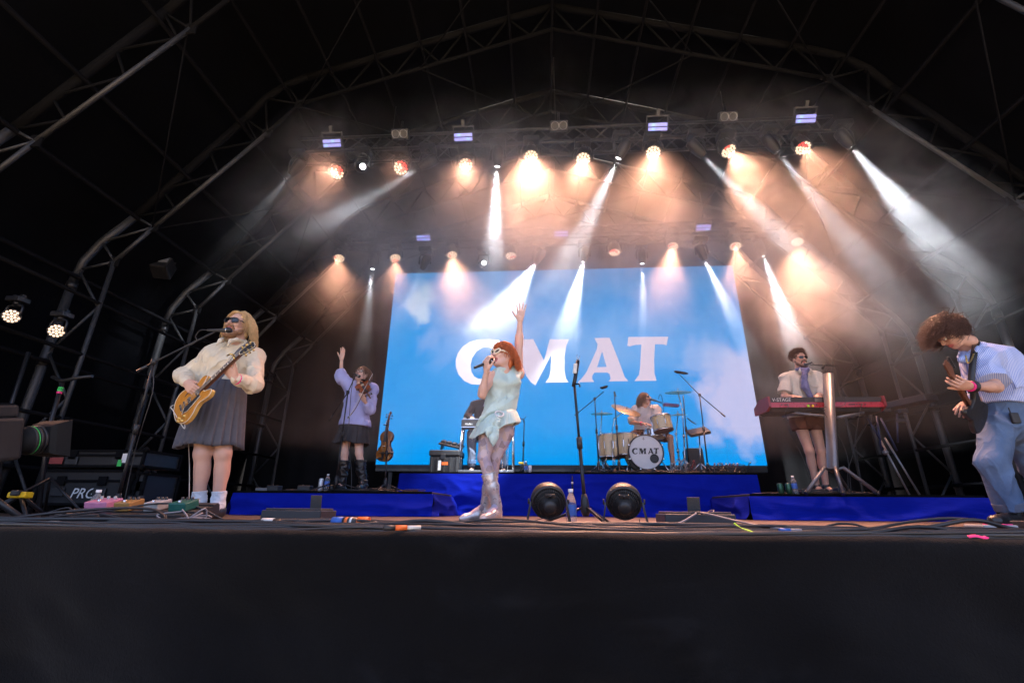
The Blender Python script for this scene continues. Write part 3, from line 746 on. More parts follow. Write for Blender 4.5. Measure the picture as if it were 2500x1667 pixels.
            q4[~flip] = q4[~flip][:, ::-1]; Q.append(q4)
        Q = np.concatenate(Q); Q = Q[(Q >= 0).all(1)]
        return Vt, Q, mt[Q[:, 0]]

def solid(name, parts, mats, parent=None):
    """joins several surface nets into one mesh object"""
    vs, fs, ms, o = [], [], [], 0
    for s in parts:
        v, f, m = s.mesh() if isinstance(s, SDF) else s
        vs.append(v); fs.append(f+o); ms.append(m); o += len(v)
    vs = np.concatenate(vs); fs = np.concatenate(fs); ms = np.concatenate(ms)
    if parent is not None: vs = vs-np.array(parent['_o'])
    me = bpy.data.meshes.new(name); me.vertices.add(len(vs)); me.vertices.foreach_set('co', vs.astype(np.float32).ravel())
    me.loops.add(len(fs)*4); me.loops.foreach_set('vertex_index', fs.astype(np.int32).ravel())
    me.polygons.add(len(fs)); me.polygons.foreach_set('loop_start', np.arange(len(fs), dtype=np.int32)*4); me.polygons.foreach_set('loop_total', np.full(len(fs), 4, np.int32))
    me.update(calc_edges=True); me.validate()
    for m in (mats if isinstance(mats, (list, tuple)) else [mats]): me.materials.append(M[m] if isinstance(m, str) else m)
    me.polygons.foreach_set('material_index', ms.astype(np.int32)); me.polygons.foreach_set('use_smooth', np.ones(len(fs), bool)); me.update()
    return link(name, me, parent)

def folds(amp=.006, f=14., seed=0, dirn=(0, 0, 1), stretch=2.2):
    """cloth creases: ridged noise stretched along dirn"""
    d = np.array(dirn, float); d /= np.linalg.norm(d)
    def g(P):
        a = (P @ d)[:, None]*d; Q = (P-a)+a/stretch
        W = np.stack([vnoise(Q*f*.5+k*9, seed+k) for k in range(3)], -1)*.45; r = 1-np.abs(vnoise(Q*f+W, seed)); r2 = 1-np.abs(vnoise(Q*f*.42+7+W, seed+5))
        return -(amp*(r**4-.2) + amp*1.5*(r2**5-.2))
    return g

def A3(p): return np.array(p, float)
def lerp(a, b, t): return A3(a)+(A3(b)-A3(a))*t
def unit(v): v = A3(v); return v/np.linalg.norm(v)

def hand(wrist, d, nrm, side=1, curl=(.3,)*4, spread=.12, thumb=(.6, .4), s=1., res=.0036):
    """palm and five fingers. d: wrist to knuckles, nrm: out of the palm side, side: +1 puts the thumb at d x nrm"""
    d = unit(d); nrm = A3(nrm); nrm = unit(nrm-d*(nrm @ d)); wv = np.cross(d, nrm)*side       # wv: towards the thumb
    S = SDF(res); wr = A3(wrist)
    kn = [wr+d*(.088-.004*abs(i-1.2)**1.5)*s+wv*(.030-.020*i)*s for i in range(4)]
    for i in range(4): S.cone(wr+wv*(.016-.011*i)*s, kn[i], .0145*s, .0115*s, .012)
    S.ell(wr+d*.045*s, (.046*s, .013*s, .034*s), (d, nrm, wv), .012)
    S.ell(wr+d*.03*s+wv*.024*s+nrm*.006*s, (.03*s, .014*s, .016*s), (d, nrm, wv), .012)
    S.cone(wr-d*.012*s, wr+d*.015*s, .023*s, .021*s, .015)
    ln = [(.043, .026, .021), (.047, .030, .022), (.044, .028, .022), (.035, .021, .019)]
    for i in range(4):
        c = curl[i if len(curl) > 1 else 0]; sp = spread*(1.5-i)
        p = kn[i]; dd = unit(d*math.cos(sp)+wv*math.sin(sp)); nn = nrm; ang = 0; rr = (.0098, .0090, .0082, .0066) if i < 3 else (.0086, .0078, .0070, .0058)
        for j in range(3):
            ang += c*(.75 if j == 0 else 1.05 if j == 1 else .7); q = p+(dd*math.cos(ang)+nn*math.sin(ang))*ln[i][j]*s
            S.cone(p, q, rr[j]*s, rr[j+1]*s, .004); p = q
    b = wr+d*.022*s+wv*.026*s; t0 = unit(d*.62+wv*math.sin(thumb[0])+nrm*thumb[1]); m_ = b+t0*.042*s
    t1 = unit(t0*.8+d*.45+nrm*thumb[1]*.5); S.cone(b, m_, .0145*s, .0112*s, .010).cone(m_, m_+t1*.030*s, .0108*s, .0095*s, .004).cone(m_+t1*.03*s, m_+t1*.054*s, .0095*s, .0072*s, .004)
    return S

def head(c, f, u, s=1., mouth=0., res=.0045, beard=0.):
    f = unit(f); u = A3(u); u = unit(u-f*(u @ f)); r = np.cross(f, u); c = A3(c)
    P = lambda x, y, z: c+(r*x+f*y+u*z)*s
    E = lambda S, x, y, z, rx, ry, rz, k=.02, m=0, sub=False: S.ell(P(x, y, z), (rx*s, ry*s, rz*s), (r, f, u), k*s, m, sub)
    S = SDF(res)
    E(S, 0, -.014, .030, .074, .094, .084); E(S, 0, .028, -.028, .060, .066, .086); E(S, 0, .036, -.078, .046, .048, .034, .03)
    E(S, 0, .074, -.100, .020, .018, .016, .02)
    for q in (-1, 1):
        E(S, q*.036, .066, -.020, .026, .022, .020, .02); S.cone(P(q*.052, -.005, -.045), P(q*.034, .05, -.092), .020*s, .016*s, .03*s)
        E(S, q*.033, .100, .006, .017, .014, .012, .012, 0, True); E(S, q*.032, .083, .006, .013, .0125, .012, .003, 2)
        E(S, q*.076, -.012, -.012, .011, .020, .032, .01)
        S.cone(P(q*.014, .094, .024), P(q*.046, .082, .022), .0085*s, .006*s, .012*s)
    S.cone(P(0, .090, .014), P(0, .113, -.020), .0085*s, .0125*s, .010*s)
    for q in (-1, 1): E(S, q*.011, .102, -.024, .010, .010, .008, .006)
    if mouth > 0:
        E(S, 0, .094, -.062-.008*mouth, .021, .028, .010+.012*mouth, .004, 3, True)
        S.chain([P(-.024, .083, -.060), P(0, .097, -.050), P(.024, .083, -.060)], [.004*s, .0065*s, .004*s], .004*s, 1)
        S.chain([P(-.024, .083, -.062), P(0, .095, -.078-.016*mouth), P(.024, .083, -.062)], [.004*s, .007*s, .004*s], .004*s, 1)
    else:
        S.chain([P(-.023, .086, -.060), P(0, .099, -.056), P(.023, .086, -.060)], [.003*s, .0055*s, .003*s], .005*s, 1)
        S.chain([P(-.021, .086, -.063), P(0, .098, -.067), P(.021, .086, -.063)], [.003*s, .006*s, .003*s], .005*s, 1)
    S.cone(P(0, -.02, -.06), P(0, -.035, -.14), .056*s, .058*s, .03*s)
    return S, P, (r, f, u)

def beard_solid(P, ax, s, seed=0, full=True):
    S = SDF(.0045); r, f, u = ax
    S.chain([P(-.068, .0, -.03), P(-.058, .03, -.075), P(-.03, .075, -.108), P(0, .088, -.115), P(.03, .075, -.108), P(.058, .03, -.075), P(.068, 0, -.03)], [.012*s, .019*s, .022*s, .022*s, .022*s, .019*s, .012*s], .02*s)
    S.ell(P(0, .05, -.118), (.045*s, .042*s, .022*s), (r, f, u), .02)
    S.chain([P(-.034, .078, -.07), P(-.026, .094, -.046), P(0, .103, -.040), P(.026, .094, -.046), P(.034, .078, -.07)], [.010*s, .009*s, .0085*s, .009*s, .010*s], .008*s)
    S.disp = lambda p: .003*vnoise(p*170, seed)
    return S

def hair_locks(P, ax, s, n, seed, fn, rad=(.0045, .0015), seg=8):
    """n locks of hair; fn(rng) gives the lock's centre line in head space"""
    rng = random.Random(seed); b = MB()
    for _ in range(n):
        pts = fn(rng)
        if pts is None: continue
        pts = [P(*p) for p in pts]; m = len(pts); k = .7+.6*rng.random()
        rs = [max(.0008, (rad[0]*(1-(i/(m-1))**2)+rad[1]*(i/(m-1))**2)*k) for i in range(m)]
        b.tube(pts, rs, 3, False)
    return b
def scalp(rng, back=True, front=.55):
    while True:
        a = rng.uniform(-math.pi, math.pi); z = rng.uniform(-.35, 1)
        h = math.sqrt(max(0, 1-z*z)); x, y = h*math.sin(a), h*math.cos(a)
        if y > .3 and z < front: continue
        if z < 0 and y > 0: continue
        return x, y, z
def flow(rng, root, d0, length, steps, grav, curl=0., out=1.06, wind=(0, 0, 0), wob=.25, cfreq=3.):
    """grows a lock over the skull: starts along d0, falls with gravity, slides round the head ellipsoid"""
    R3 = (.076, .096, .088); C3 = (0, -.014, .030)
    p = [C3[i]+root[i]*R3[i]*1.02 for i in range(3)]; d = list(d0); st = length/steps; pts = [tuple(p)]; ph = rng.uniform(0, 6.28)
    for k in range(steps):
        for i in range(3): d[i] = d[i]*.62 + (grav[i]+wind[i])*.38 + wob*rng.uniform(-1, 1)*.25
        l = math.sqrt(sum(t*t for t in d)); d = [t/l for t in d]
        p = [p[i]+d[i]*st for i in range(3)]
        q = [(p[i]-C3[i])/R3[i] for i in range(3)]; l = math.sqrt(sum(t*t for t in q))
        if l < out: p = [C3[i]+q[i]/l*out*R3[i] for i in range(3)]
        if p[1] < .03 and abs(p[0]) < .065 and p[2] < -.03 and p[1] > -.075: p[0] = math.copysign(.067+.012*rng.random(), p[0] or 1)
        c = curl*(k/steps)
        pts.append((p[0]+c*math.sin(ph+k*cfreq), p[1]+c*math.cos(ph+k*cfreq*.8), p[2]+c*.6*math.sin(ph*2+k*cfreq*1.1)))
    return pts
def hair_cap(P, ax, s, seed=0, low=0., grow=1.0, amp=.004):
    S = SDF(.006); r, f, u = ax; S.ell(P(0, -.024, .038), (.082*s*grow, .094*s*grow, .086*s*grow), (r, f, u))
    if low: S.ell(P(0, -.055, -.03), (.078*s*grow, .055*s, (.06+low)*s), (r, f, u), .03)
    S.disp = lambda p: amp*vnoise(p*70, seed)
    return S
def glasses(P, lens, framem, parent, w_=.031, rx=.026, rz=.019, tilt=0., shape=2.3, z0=.006, y0=.108, fr=.0035):
    g = MB()
    for q in (-1, 1):
        ring = []
        for k in range(20):
            a = 2*math.pi*k/20; cx_, cz = math.cos(a), math.sin(a); n_ = (abs(cx_)**shape+abs(cz)**shape)**(-1/shape)
            x = q*w_+q*cx_*n_*rx; ring.append((x, y0-abs(x)*.22-.2*max(0, abs(x)-.045), z0+cz*n_*rz+tilt*cx_*n_*rx))
        g.tube([P(*t) for t in ring], fr, 6, False, 1, closed=True)
        g.add([P(x, y-.001, z) for x, y, z in ring], [tuple(range(20))] if q > 0 else [tuple(reversed(range(20)))], 0)
        g.tube([P(q*(w_+rx), y0-.02, z0+.006), P(q*.074, .06, z0+.008), P(q*.082, -.01, z0)], fr*.9, 6, True, 1)
    g.tube([P(-.008, y0+.002, z0+.004), P(0, y0+.005, z0+.007), P(.008, y0+.002, z0+.004)], fr*.9, 6, True, 1)
    return g.build('glasses', [lens, framem], parent)
M['darklens'] = mat('dark_lens', (.006, .006, .008), .08, var=0, spec=.6)
M['framedark'] = mat('dark_frame', (.015, .012, .012), .3, var=0)

def leg(S, hip, kn, an, to, s=1., k=.03, hr=.083, m=0):
    hip, kn, an, to = map(A3, (hip, kn, an, to))
    S.cone(hip, kn, hr*s, .055*s, k, m).cone(kn, an, .052*s, .036*s, k, m)
    back = unit(np.cross(np.cross(kn-an, to-an), kn-an)); calf = lerp(kn, an, .3)-back*.016*s
    S.ell(calf, (.047*s, .047*s, .105*s), (unit(np.cross(kn-an, back)), back, unit(kn-an)), .03, m)
    S.ell(kn+back*.02*s, (.040*s, .030*s, .045*s), (unit(np.cross(kn-an, back)), back, unit(kn-an)), .02, m)
    S.cone(an, lerp(an, to, .5)-A3((0, 0, .012)), .038*s, .034*s, .02, m).cone(lerp(an, to, .5)-A3((0, 0, .012)), to, .034*s, .026*s, .02, m)
def arm(S, sh, el, wr, s=1., k=.025, m=0):
    sh, el, wr = map(A3, (sh, el, wr))
    S.cone(sh, el, .050*s, .039*s, k, m).cone(el, wr, .040*s, .025*s, k, m).ell(lerp(el, wr, .25), (.040*s,)*3, None, .03, m)
def torso(S, neck, chest, waist, pelvis, shL, shR, hiL, hiR, s=1., k=.04, g=0., m=0, belly=0., fr=None):
    ax = unit(A3(shL)-A3(shR)); neck, chest, waist, pelvis = map(A3, (neck, chest, waist, pelvis))
    for q in (-1, 1):
        S.cone(chest+ax*q*.075*s, waist+ax*q*.06*s, (.105+g)*s, (.098+g)*s, k, m).cone(waist+ax*q*.06*s, pelvis+ax*q*.07*s, (.098+g)*s, (.108+g)*s, k, m)
    S.cone(shL, shR, (.056+g)*s, (.056+g)*s, k, m); S.cone(neck, chest, (.058+g*.3)*s, (.11+g)*s, k, m)
    for q, h in ((shL, 1), (shR, 1)): S.cone(lerp(neck, q, .25), q, (.050+g*.6)*s, (.058+g)*s, k, m)
    if belly and fr is not None: S.ell(lerp(waist, pelvis, .3)+A3(fr)*.05, (.13*s, belly*s, .12*s), (ax, unit(fr), unit(np.cross(ax, fr))), k, m)

def skirt(name, parent, material, top, bot, rt, rb, axx, pleats, amp, nz=14, na=220, seed=0, hemvar=.01, thick=.004, swing=None):
    """pleated tube of cloth from an oval waist to an oval hem; open below"""
    top, bot = A3(top), A3(bot); ax = unit(axx); ay = unit(np.cross(A3((0, 0, 1)), ax)); V_, F_ = [], []
    th = np.linspace(0, 2*math.pi, na, endpoint=False)
    for lay in (0, 1):
        for i in range(nz+1):
            t = i/nz; e = t**.8
            c = lerp(top, bot, t); rx = rt[0]+(rb[0]-rt[0])*e; ry = rt[1]+(rb[1]-rt[1])*e
            saw = ((th*pleats/(2*math.pi)) % 1.); pl = np.where(saw < .8, saw/.8, (1-saw)/.2)-.5
            nz_ = vnoise(np.stack([np.cos(th)*2.2, np.sin(th)*2.2, th*0+t*1.5], -1), seed)
            rr = 1+amp*pl*(.25+.75*t)+.07*nz_*t
            if swing is not None: rr = rr+swing[0]*t*np.maximum(0, np.cos(th-swing[1]))**3
            rr = rr-lay*thick/((rx+ry)/2)
            z = -hemvar*t*vnoise(np.stack([np.cos(th)*1.7+5, np.sin(th)*1.7, th*0], -1), seed+2)
            P = c+np.outer(rr*rx*np.cos(th), ax)+np.outer(rr*ry*np.sin(th), ay); P[:, 2] += z; V_.append(P)
    Vv = np.concatenate(V_); o = (nz+1)*na; a = np.arange(na); a2 = (a+1) % na
    for i in range(nz):
        F_ += np.stack([i*na+a, (i+1)*na+a, (i+1)*na+a2, i*na+a2], 1).tolist(); F_ += np.stack([o+i*na+a, o+i*na+a2, o+(i+1)*na+a2, o+(i+1)*na+a], 1).tolist()
    F_ += np.stack([nz*na+a, o+nz*na+a, o+nz*na+a2, nz*na+a2], 1).tolist()
    b = MB(); b.add(Vv.tolist(), F_, 0, True); return b.build(name, material, parent)

# ------------------------------------------------------------------ cloth and hair colours
def stripe_shirt():
    m = mat('striped_shirt', (.30, .40, .72), .8, var=0, crease=.22, bump=.01); N = NT(m); b = N.n['Principled BSDF']; co = N.new('ShaderNodeTexCoord').outputs['Object']
    mp = N.new('ShaderNodeMapping'); mp.inputs['Rotation'].default_value = (0, 0, .5); N.link(co, mp.inputs[0]); sp = N.new('ShaderNodeSeparateXYZ'); N.link(mp.outputs[0], sp.inputs[0])
    w_ = N.math('SINE', N.math('MULTIPLY', N.math('ADD', sp.outputs[0], N.math('MULTIPLY', N.noise(5, 2, .5, co), .03)), 620)); f = N.math('MULTIPLY_ADD', w_, .5, .5)
    N.link(N.mix(f, (.16, .26, .66), (.62, .68, .86)), b.inputs['Base Color']); return m
def denim(name, lo, hi):
    m = mat(name, hi, .85, var=0, bump=.15, bscale=260, crease=.22); N = NT(m); b = N.n['Principled BSDF']; co = N.new('ShaderNodeTexCoord').outputs['Object']
    f = N.math('MULTIPLY_ADD', N.noise(5, 4, .6, co), 1.5, -.25, True); g = N.noise(300, 2, .6, co)
    c = N.mix(f, lo, hi); c = N.mix(N.math('MULTIPLY', g, .35), c, tuple(t*1.5 for t in hi)); N.link(c, b.inputs['Base Color']); return m
def patchwork():
    m = mat('patchwork_tights', (.5, .4, .42), .7, var=0); N = NT(m); b = N.n['Principled BSDF']; co = N.new('ShaderNodeTexCoord').outputs['Object']
    mp = N.new('ShaderNodeMapping'); mp.inputs['Scale'].default_value = (4.2, 4.2, 3.2); mp.inputs['Rotation'].default_value = (.2, .35, .3); N.link(co, mp.inputs[0])
    vo = N.new('ShaderNodeTexVoronoi'); vo.inputs['Randomness'].default_value = .75; N.link(mp.outputs[0], vo.inputs['Vector']); sp = N.new('ShaderNodeSeparateColor'); N.link(vo.outputs['Color'], sp.inputs[0])
    cr = N.new('ShaderNodeValToRGB'); cr.color_ramp.interpolation = 'CONSTANT'; e = cr.color_ramp.elements
    e[0].position = 0; e[0].color = (.55, .43, .46, 1); e[1].position = .28; e[1].color = (.66, .50, .48, 1)
    for p, c in ((.45, (.27, .20, .22)), (.62, (.44, .38, .50)), (.78, (.34, .26, .27)), (.9, (.55, .40, .33))): k = e.new(p); k.color = (*c, 1)
    N.link(sp.outputs[0], cr.inputs[0]); N.link(N.mix(N.math('MULTIPLY', N.noise(24, 4, .7, co), .45), cr.outputs[0], (.42, .33, .35)), b.inputs['Base Color']); return m
M['cream'] = mat('cream_shirt', (.66, .58, .44), .8, var=.08, bump=.25, bscale=45, crease=.65)
M['slate'] = mat('slate_pleats', (.085, .085, .105), .85, var=.15, vscale=14, bump=.1, bscale=200)
M['sock'] = mat('white_sock', (.62, .66, .72), .9, var=.1, bump=.4, bscale=160)
M['shoe'] = mat('black_shoe', (.02, .02, .022), .4)
M['blond'] = mat('blond_hair', (.66, .42, .20), .45, var=.35, vscale=40)
M['beard'] = mat('brown_beard', (.24, .12, .06), .7, var=.4, vscale=60)
M['lilac'] = mat('lilac_shirt', (.40, .42, .74), .8, var=.1, bump=.25, bscale=45, crease=.22)
M['charcoal'] = mat('charcoal_skirt', (.035, .032, .036), .8, var=.2)
M['leather'] = mat('black_leather', (.016, .015, .016), .35, var=.2, bump=.15, bscale=40)
M['brownhair'] = mat('brown_hair', (.16, .085, .05), .45, var=.45, vscale=40)
M['darkhair'] = mat('dark_hair', (.095, .045, .03), .45, var=.5, vscale=40)
M['ginger'] = mat('ginger_hair', (.50, .125, .035), .42, var=.35, vscale=40)
M['mint'] = mat('mint_satin', (.50, .66, .63), .42, var=.05, bump=.06, bscale=30, sheen=.2, crease=.22)
M['tights'] = patchwork()
M['boots'] = mat('silver_boots', (.66, .62, .61), .30, .5, var=.15, bump=.25, bscale=30)
M['whiteframe'] = mat('cream_frame', (.80, .74, .58), .35, var=0)
M['brownlens'] = mat('brown_lens', (.06, .03, .025), .1, var=0)
M['clearlens'] = mat('clear_lens', (.35, .25, .24), .1, var=0, alpha=.25)
M['pinkshirt'] = mat('pale_shirt', (.62, .56, .56), .8, var=.08, bump=.25, bscale=45, crease=.22)
M['navyjacket'] = mat('navy_jacket', (.020, .022, .038), .85, var=.25, bump=.2, bscale=60, crease=.22)
M['khaki'] = mat('khaki_shirt', (.55, .52, .46), .85, var=.08, bump=.3, bscale=45, crease=.22)
M['rust'] = mat('rust_shorts', (.085, .03, .02), .8, var=.3)
M['scarf'] = mat('blue_scarf', (.10, .11, .24), .55, var=.9, vscale=26)
M['stripes'] = stripe_shirt()
M['denim'] = denim('blue_denim', (.035, .065, .13), (.11, .175, .30))
M['denimgrey'] = denim('grey_denim', (.05, .06, .09), (.13, .15, .21))
M['gold'] = mat('brass', (.70, .48, .16), .28, 1., var=.1)
M['ink'] = mat('tattoo_ink', (.10, .07, .07), .6, var=.3, vscale=60)
SK = ['skin', 'lip', 'eye', 'mouth']; SKP = ['skinpale', 'lip', 'eye', 'mouth']
def zz(p, z): return (p[0], p[1], z)
def cloth(name, parent, material, fn, amp=.008, f=13., seed=0, dirn=(0, 0, 1), stretch=2., res=.0075, clips=()):
    S = SDF(res); fn(S); S.disp = folds(amp*1.5, f, seed, dirn, stretch)
    for q in clips: S.clipat(*q)
    return solid(name, [S], material, parent)
def ribbon(pts, w_, th, nrm):
    """flat band along pts"""
    P = [V(p) for p in pts]; b = MB(); vs = []; fs = []
    for i, p in enumerate(P):
        t = (P[min(i+1, len(P)-1)]-P[max(i-1, 0)]).normalized(); n = V(nrm[i] if isinstance(nrm[0], (tuple, list)) else nrm); s = t.cross(n).normalized(); n = s.cross(t).normalized()
        vs += [p+s*w_/2+n*th/2, p-s*w_/2+n*th/2, p-s*w_/2-n*th/2, p+s*w_/2-n*th/2]
    for i in range(len(P)-1):
        for k in range(4): fs.append((i*4+k, i*4+(k+1) % 4, i*4+4+(k+1) % 4, i*4+4+k))
    fs += [(3, 2, 1, 0), tuple(len(vs)-4+k for k in range(4))]
    return b.add(vs, fs, 0, True)

# ------------------------------------------------------------------ guitarist in the pleated skirt, front left
def guitarist():
    t = thing('person', 'bearded blond guitarist in sunglasses, cream shirt and grey pleated skirt', 'person', (-2.66, 3.78, 0))
    hd, f, u = (-2.747,3.72,1.649), (.0, -1, .04), (.06, .0, 1)
    nk, ch, wa, pe = (-2.742,3.78,1.465), (-2.77,3.78,1.314), (-2.819,3.8,1.119), (-2.861,3.82,0.998)
    shR, shL = (-2.915,3.72,1.362), (-2.607,3.84,1.381)
    elR, wrR = (-3.085,3.66,1.165), (-2.854,3.43,1.036)
    elL, wrL = (-2.406,3.62,1.061), (-2.448,3.42,1.064)
    hiR, hiL = (-2.913,3.8,0.928), (-2.775,3.84,0.929)
    knR, knL = (-2.787,3.7,0.505), (-2.651,3.76,0.511)
    anR, anL = zz((-2.762,3.76,0.131), .10), zz((-2.63,3.8,0.126), .10)
    toR, toL = (anR[0]-.04, 3.60, .035), (anL[0]+.03, 3.63, .035)
    S = SDF(.008); torso(S, nk, ch, wa, pe, shL, shR, hiL, hiR, 1.0)
    arm(S, shR, elR, wrR); arm(S, shL, elL, wrL)
    leg(S, hiR, knR, anR, toR, 1.12, m=0); leg(S, hiL, knL, anL, toL, 1.12, m=0)
    S.cone(nk, hd, .060, .056)
    H, P, ax = head(hd, f, u, 1.04)
    hR = hand(wrR, A3((-2.741,3.4,0.951))-A3(wrR), (.35, .9, -.1), 1, (.62, .72, .8, .85), .03, (.35, .5), 1.08)
    hL = hand(wrL, A3((-2.525,3.37,1.156))-A3(wrL), (-.25, .45, .75), -1, (.75, .85, .9, .8), .06, (.5, .1), 1.1)
    solid('body', [S, H, hR, hL], SK, t)
    solid('beard', [beard_solid(P, ax, 1.04, 3)], 'beard', t)
    def sh(S):
        torso(S, nk, ch, wa, pe, shL, shR, hiL, hiR, 1.0, g=.020)
        for s_, e, w_ in ((shR, elR, wrR), (shL, elL, wrL)):
            S.cone(s_, e, .066, .062, .05); S.cone(e, lerp(e, w_, .78), .062, .050, .04); S.cone(lerp(e, w_, .78), lerp(e, w_, .93), .045, .041, .012)
    cloth('shirt', t, 'cream', sh, .008, 11, 4, (.3, 0, 1), 2.2, clips=[(zz(wa, wa[2]-.04), (0, 0, -1), .165), (A3(P(0, .02, -.155)), unit(A3(u)*.9+A3(f)*.55), .13)])
    for q in (-1, 1): cloth('collar', t, 'cream', lambda S: S.chain([P(q*.066, -.03, -.135), P(q*.062, .04, -.150), P(q*.045, .085, -.180), P(q*.050, .105, -.225)], [.014, .016, .018, .010], .01), .001, 20, 3, res=.006)
    skirt('pleated_skirt', t, 'slate', lerp(wa, pe, -.1), (-2.814,3.8,0.57), (.185, .155), (.258, .22), (1, .12, 0), 24, .13, seed=6, hemvar=.03)
    for a, k_, to in ((anR, knR, toR), (anL, knL, toL)):
        cloth('sock', t, 'sock', lambda S: (S.chain([lerp(a, k_, .30), lerp(a, k_, .12), a, lerp(a, to, .3)], [.053, .046, .047, .045], .02)), .003, 60, 2, (1, 1, 0), 3, .006, [(lerp(a, k_, .29), unit(A3(k_)-A3(a)))])
        cloth('shoe', t, 'shoe', lambda S: (S.cone(A3(a)+(0, .03, -.035), A3(a)+(0, -.03, -.04), .052, .05, .02), S.cone(A3(a)+(0, 0, -.05), A3(to)+(0, -.01, .008), .05, .042, .03)), .001, 20, 2, res=.006, clips=[((0, 0, .004), (0, 0, -1)), ((0, 0, .115), (0, 0, 1))])
    glasses(P, 'darklens', 'framedark', t, rx=.030, rz=.021, shape=2.6, fr=.0045)
    solid('hair', [hair_cap(P, ax, 1.04, 5, .05, 1.0)], 'blond', t)
    def lk(rng):
        x, y, z = scalp(rng, front=.74); sgn = 1 if x > -.05 else -1
        return flow(rng, (x, y, z), (x*.5+sgn*.7, y*.4-.1, .15+z*.3), rng.uniform(.16, .235), 9, (0, -.28, -1.), .010, 1.06+.22*rng.random(), wob=.22, cfreq=.9)
    hair_locks(P, ax, 1.04, 2300, 11, lk, (.0026, .0007)).build('hair_locks', 'blond', t)
    b = ribbon(bez([(-2.713,3.86,1.533), (-2.628,3.7,1.459), (-2.634,3.63,1.351), (-2.665,3.6,1.216), (-2.716,3.58,1.089)], 6), .055, .004, (-.3, -.95, .2)); b.build('guitar_strap', 'slate', t)
    b = MB(); c0 = lerp(wrL, elL, .10); d_ = unit(A3(elL)-A3(wrL)); x_, y_, _ = basis(d_)
    b.tube([V(c0)+(x_*math.cos(k*.5236)+y_*math.sin(k*.5236))*.036 for k in range(12)], .011, 6, False, closed=True); b.build('wristband', 'pink', t)
    b = MB(); b.tube([V(c0)+V(d_)*.025+(x_*math.cos(k*.5236)+y_*math.sin(k*.5236))*.038 for k in range(12)], .008, 6, False, closed=True); b.build('wristband', 'slate', t)
guitarist()

# ------------------------------------------------------------------ fiddle player on the left riser
def fiddler():
    t = thing('person', 'fiddle player in lilac shirt, dark skirt and tall black boots raising one arm', 'person', (-2.55, 6.4, ZL))
    hd, f, u = (-2.592,6.28,1.918), (-.16, -.97, .2), (.14, .12, 1)
    nk, ch, wa, pe = (-2.623,6.4,1.797), (-2.656,6.42,1.655), (-2.674,6.42,1.367), (-2.688,6.42,1.191)
    shR, shL = (-2.791,6.4,1.768), (-2.474,6.42,1.721)
    elR, wrR = (-2.939,6.36,1.895), (-2.938,6.3,2.159)
    elL, wrL = (-2.41,6.26,1.404), (-2.443,6.1,1.491)
    hiR, hiL = (-2.76,6.42,1.104), (-2.593,6.42,1.098); knR, knL = (-2.735,6.36,0.797), (-2.536,6.38,0.81)
    anR, anL = zz((-2.728,6.4,0.409), ZL+.10), zz((-2.437,6.4,0.41), ZL+.10); toR, toL = (anR[0]-.05, 6.22, ZL+.035), (anL[0]+.02, 6.20, ZL+.035)
    S = SDF(.008); torso(S, nk, ch, wa, pe, shL, shR, hiL, hiR, .88); arm(S, shR, elR, wrR, .85); arm(S, shL, elL, wrL, .85)
    leg(S, hiR, knR, anR, toR, .92); leg(S, hiL, knL, anL, toL, .92); S.cone(nk, hd, .048, .045)
    H, P, ax = head(hd, f, u, .95, mouth=.3)
    hR = hand(wrR, (.06, -.05, 1), (-.2, -.95, .1), -1, (.12, .1, .12, .15), .07, (.6, .2), .95)
    hL = hand(wrL, A3((-2.446,6.02,1.57))-A3(wrL), (-.1, .7, .6), 1, (.7, .8, .9, 1.0), .03, (.4, .3), .95)
    solid('body', [S, H, hR, hL], SKP, t)
    def sh(S):
        torso(S, nk, ch, wa, pe, shL, shR, hiL, hiR, .88, g=.035); S.cone(wa, (-2.689,6.42,1.156), .165, .185, .06); S.cone(wa, (-2.572,6.4,1.187), .13, .14, .06)
        S.cone(shR, elR, .072, .078, .04); S.cone(elR, lerp(elR, wrR, .22), .078, .060, .03); S.cone(shL, elL, .072, .075, .04); S.cone(elL, lerp(elL, wrL, .45), .075, .06, .03)
    cloth('shirt', t, 'lilac', sh, .008, 12, 8, (.2, 0, 1), 2.4, clips=[(zz(pe, pe[2]+.0), (-.05, 0, -1)), (A3(P(0, .0, -.15)), unit(A3(u)+A3(f)*.4), .11)])
    skirt('skirt', t, 'charcoal', (-2.668,6.42,1.226), (-2.691,6.42,0.938), (.18, .16), (.252, .22), (1, .05, 0), 20, .10, seed=3, hemvar=.02)
    for a, k_, to in ((anR, knR, toR), (anL, knL, toL)):
        cloth('boot', t, 'leather', lambda S: (S.chain([lerp(a, k_, .80), lerp(a, k_, .35), A3(a)+(0, 0, .01)], [.068, .060, .052], .02), S.cone(A3(a)+(0, .02, -.05), A3(to)+(0, -.01, .012), .05, .042, .03)), .007, 16, 5, (0, 0, 1), .6, .007, [((0, 0, ZL+.004), (0, 0, -1)), (lerp(a, k_, .78), (0, 0, 1))])
    glasses(P, 'clearlens', 'framedark', t, rx=.028, rz=.020, shape=2.6, fr=.003)
    solid('hair', [hair_cap(P, ax, .95, 2, .02, 1.02)], 'brownhair', t)
    def lk(rng):
        x, y, z = scalp(rng, front=.55); k = rng.random()
        if k < .3: return flow(rng, (x, y, z), (x, y*.5, .2), rng.uniform(.10, .24), 8, (0, -.3, -1.), .012, 1.1, wob=.6)
        return flow(rng, (x, y, z), (x*.3, -.8, z*.4), rng.uniform(.08, .13), 7, (0, -1., -.1), .006, 1.08, wob=.4)
    hair_locks(P, ax, .95, 900, 21, lk, (.0034, .0010)).build('hair_locks', 'brownhair', t)
    S = SDF(.006); S.ell(P(0, -.115, .045), (.045, .04, .045)); S.disp = lambda p: .008*vnoise(p*55, 4); solid('hair_bun', [S], 'brownhair', t)
fiddler()

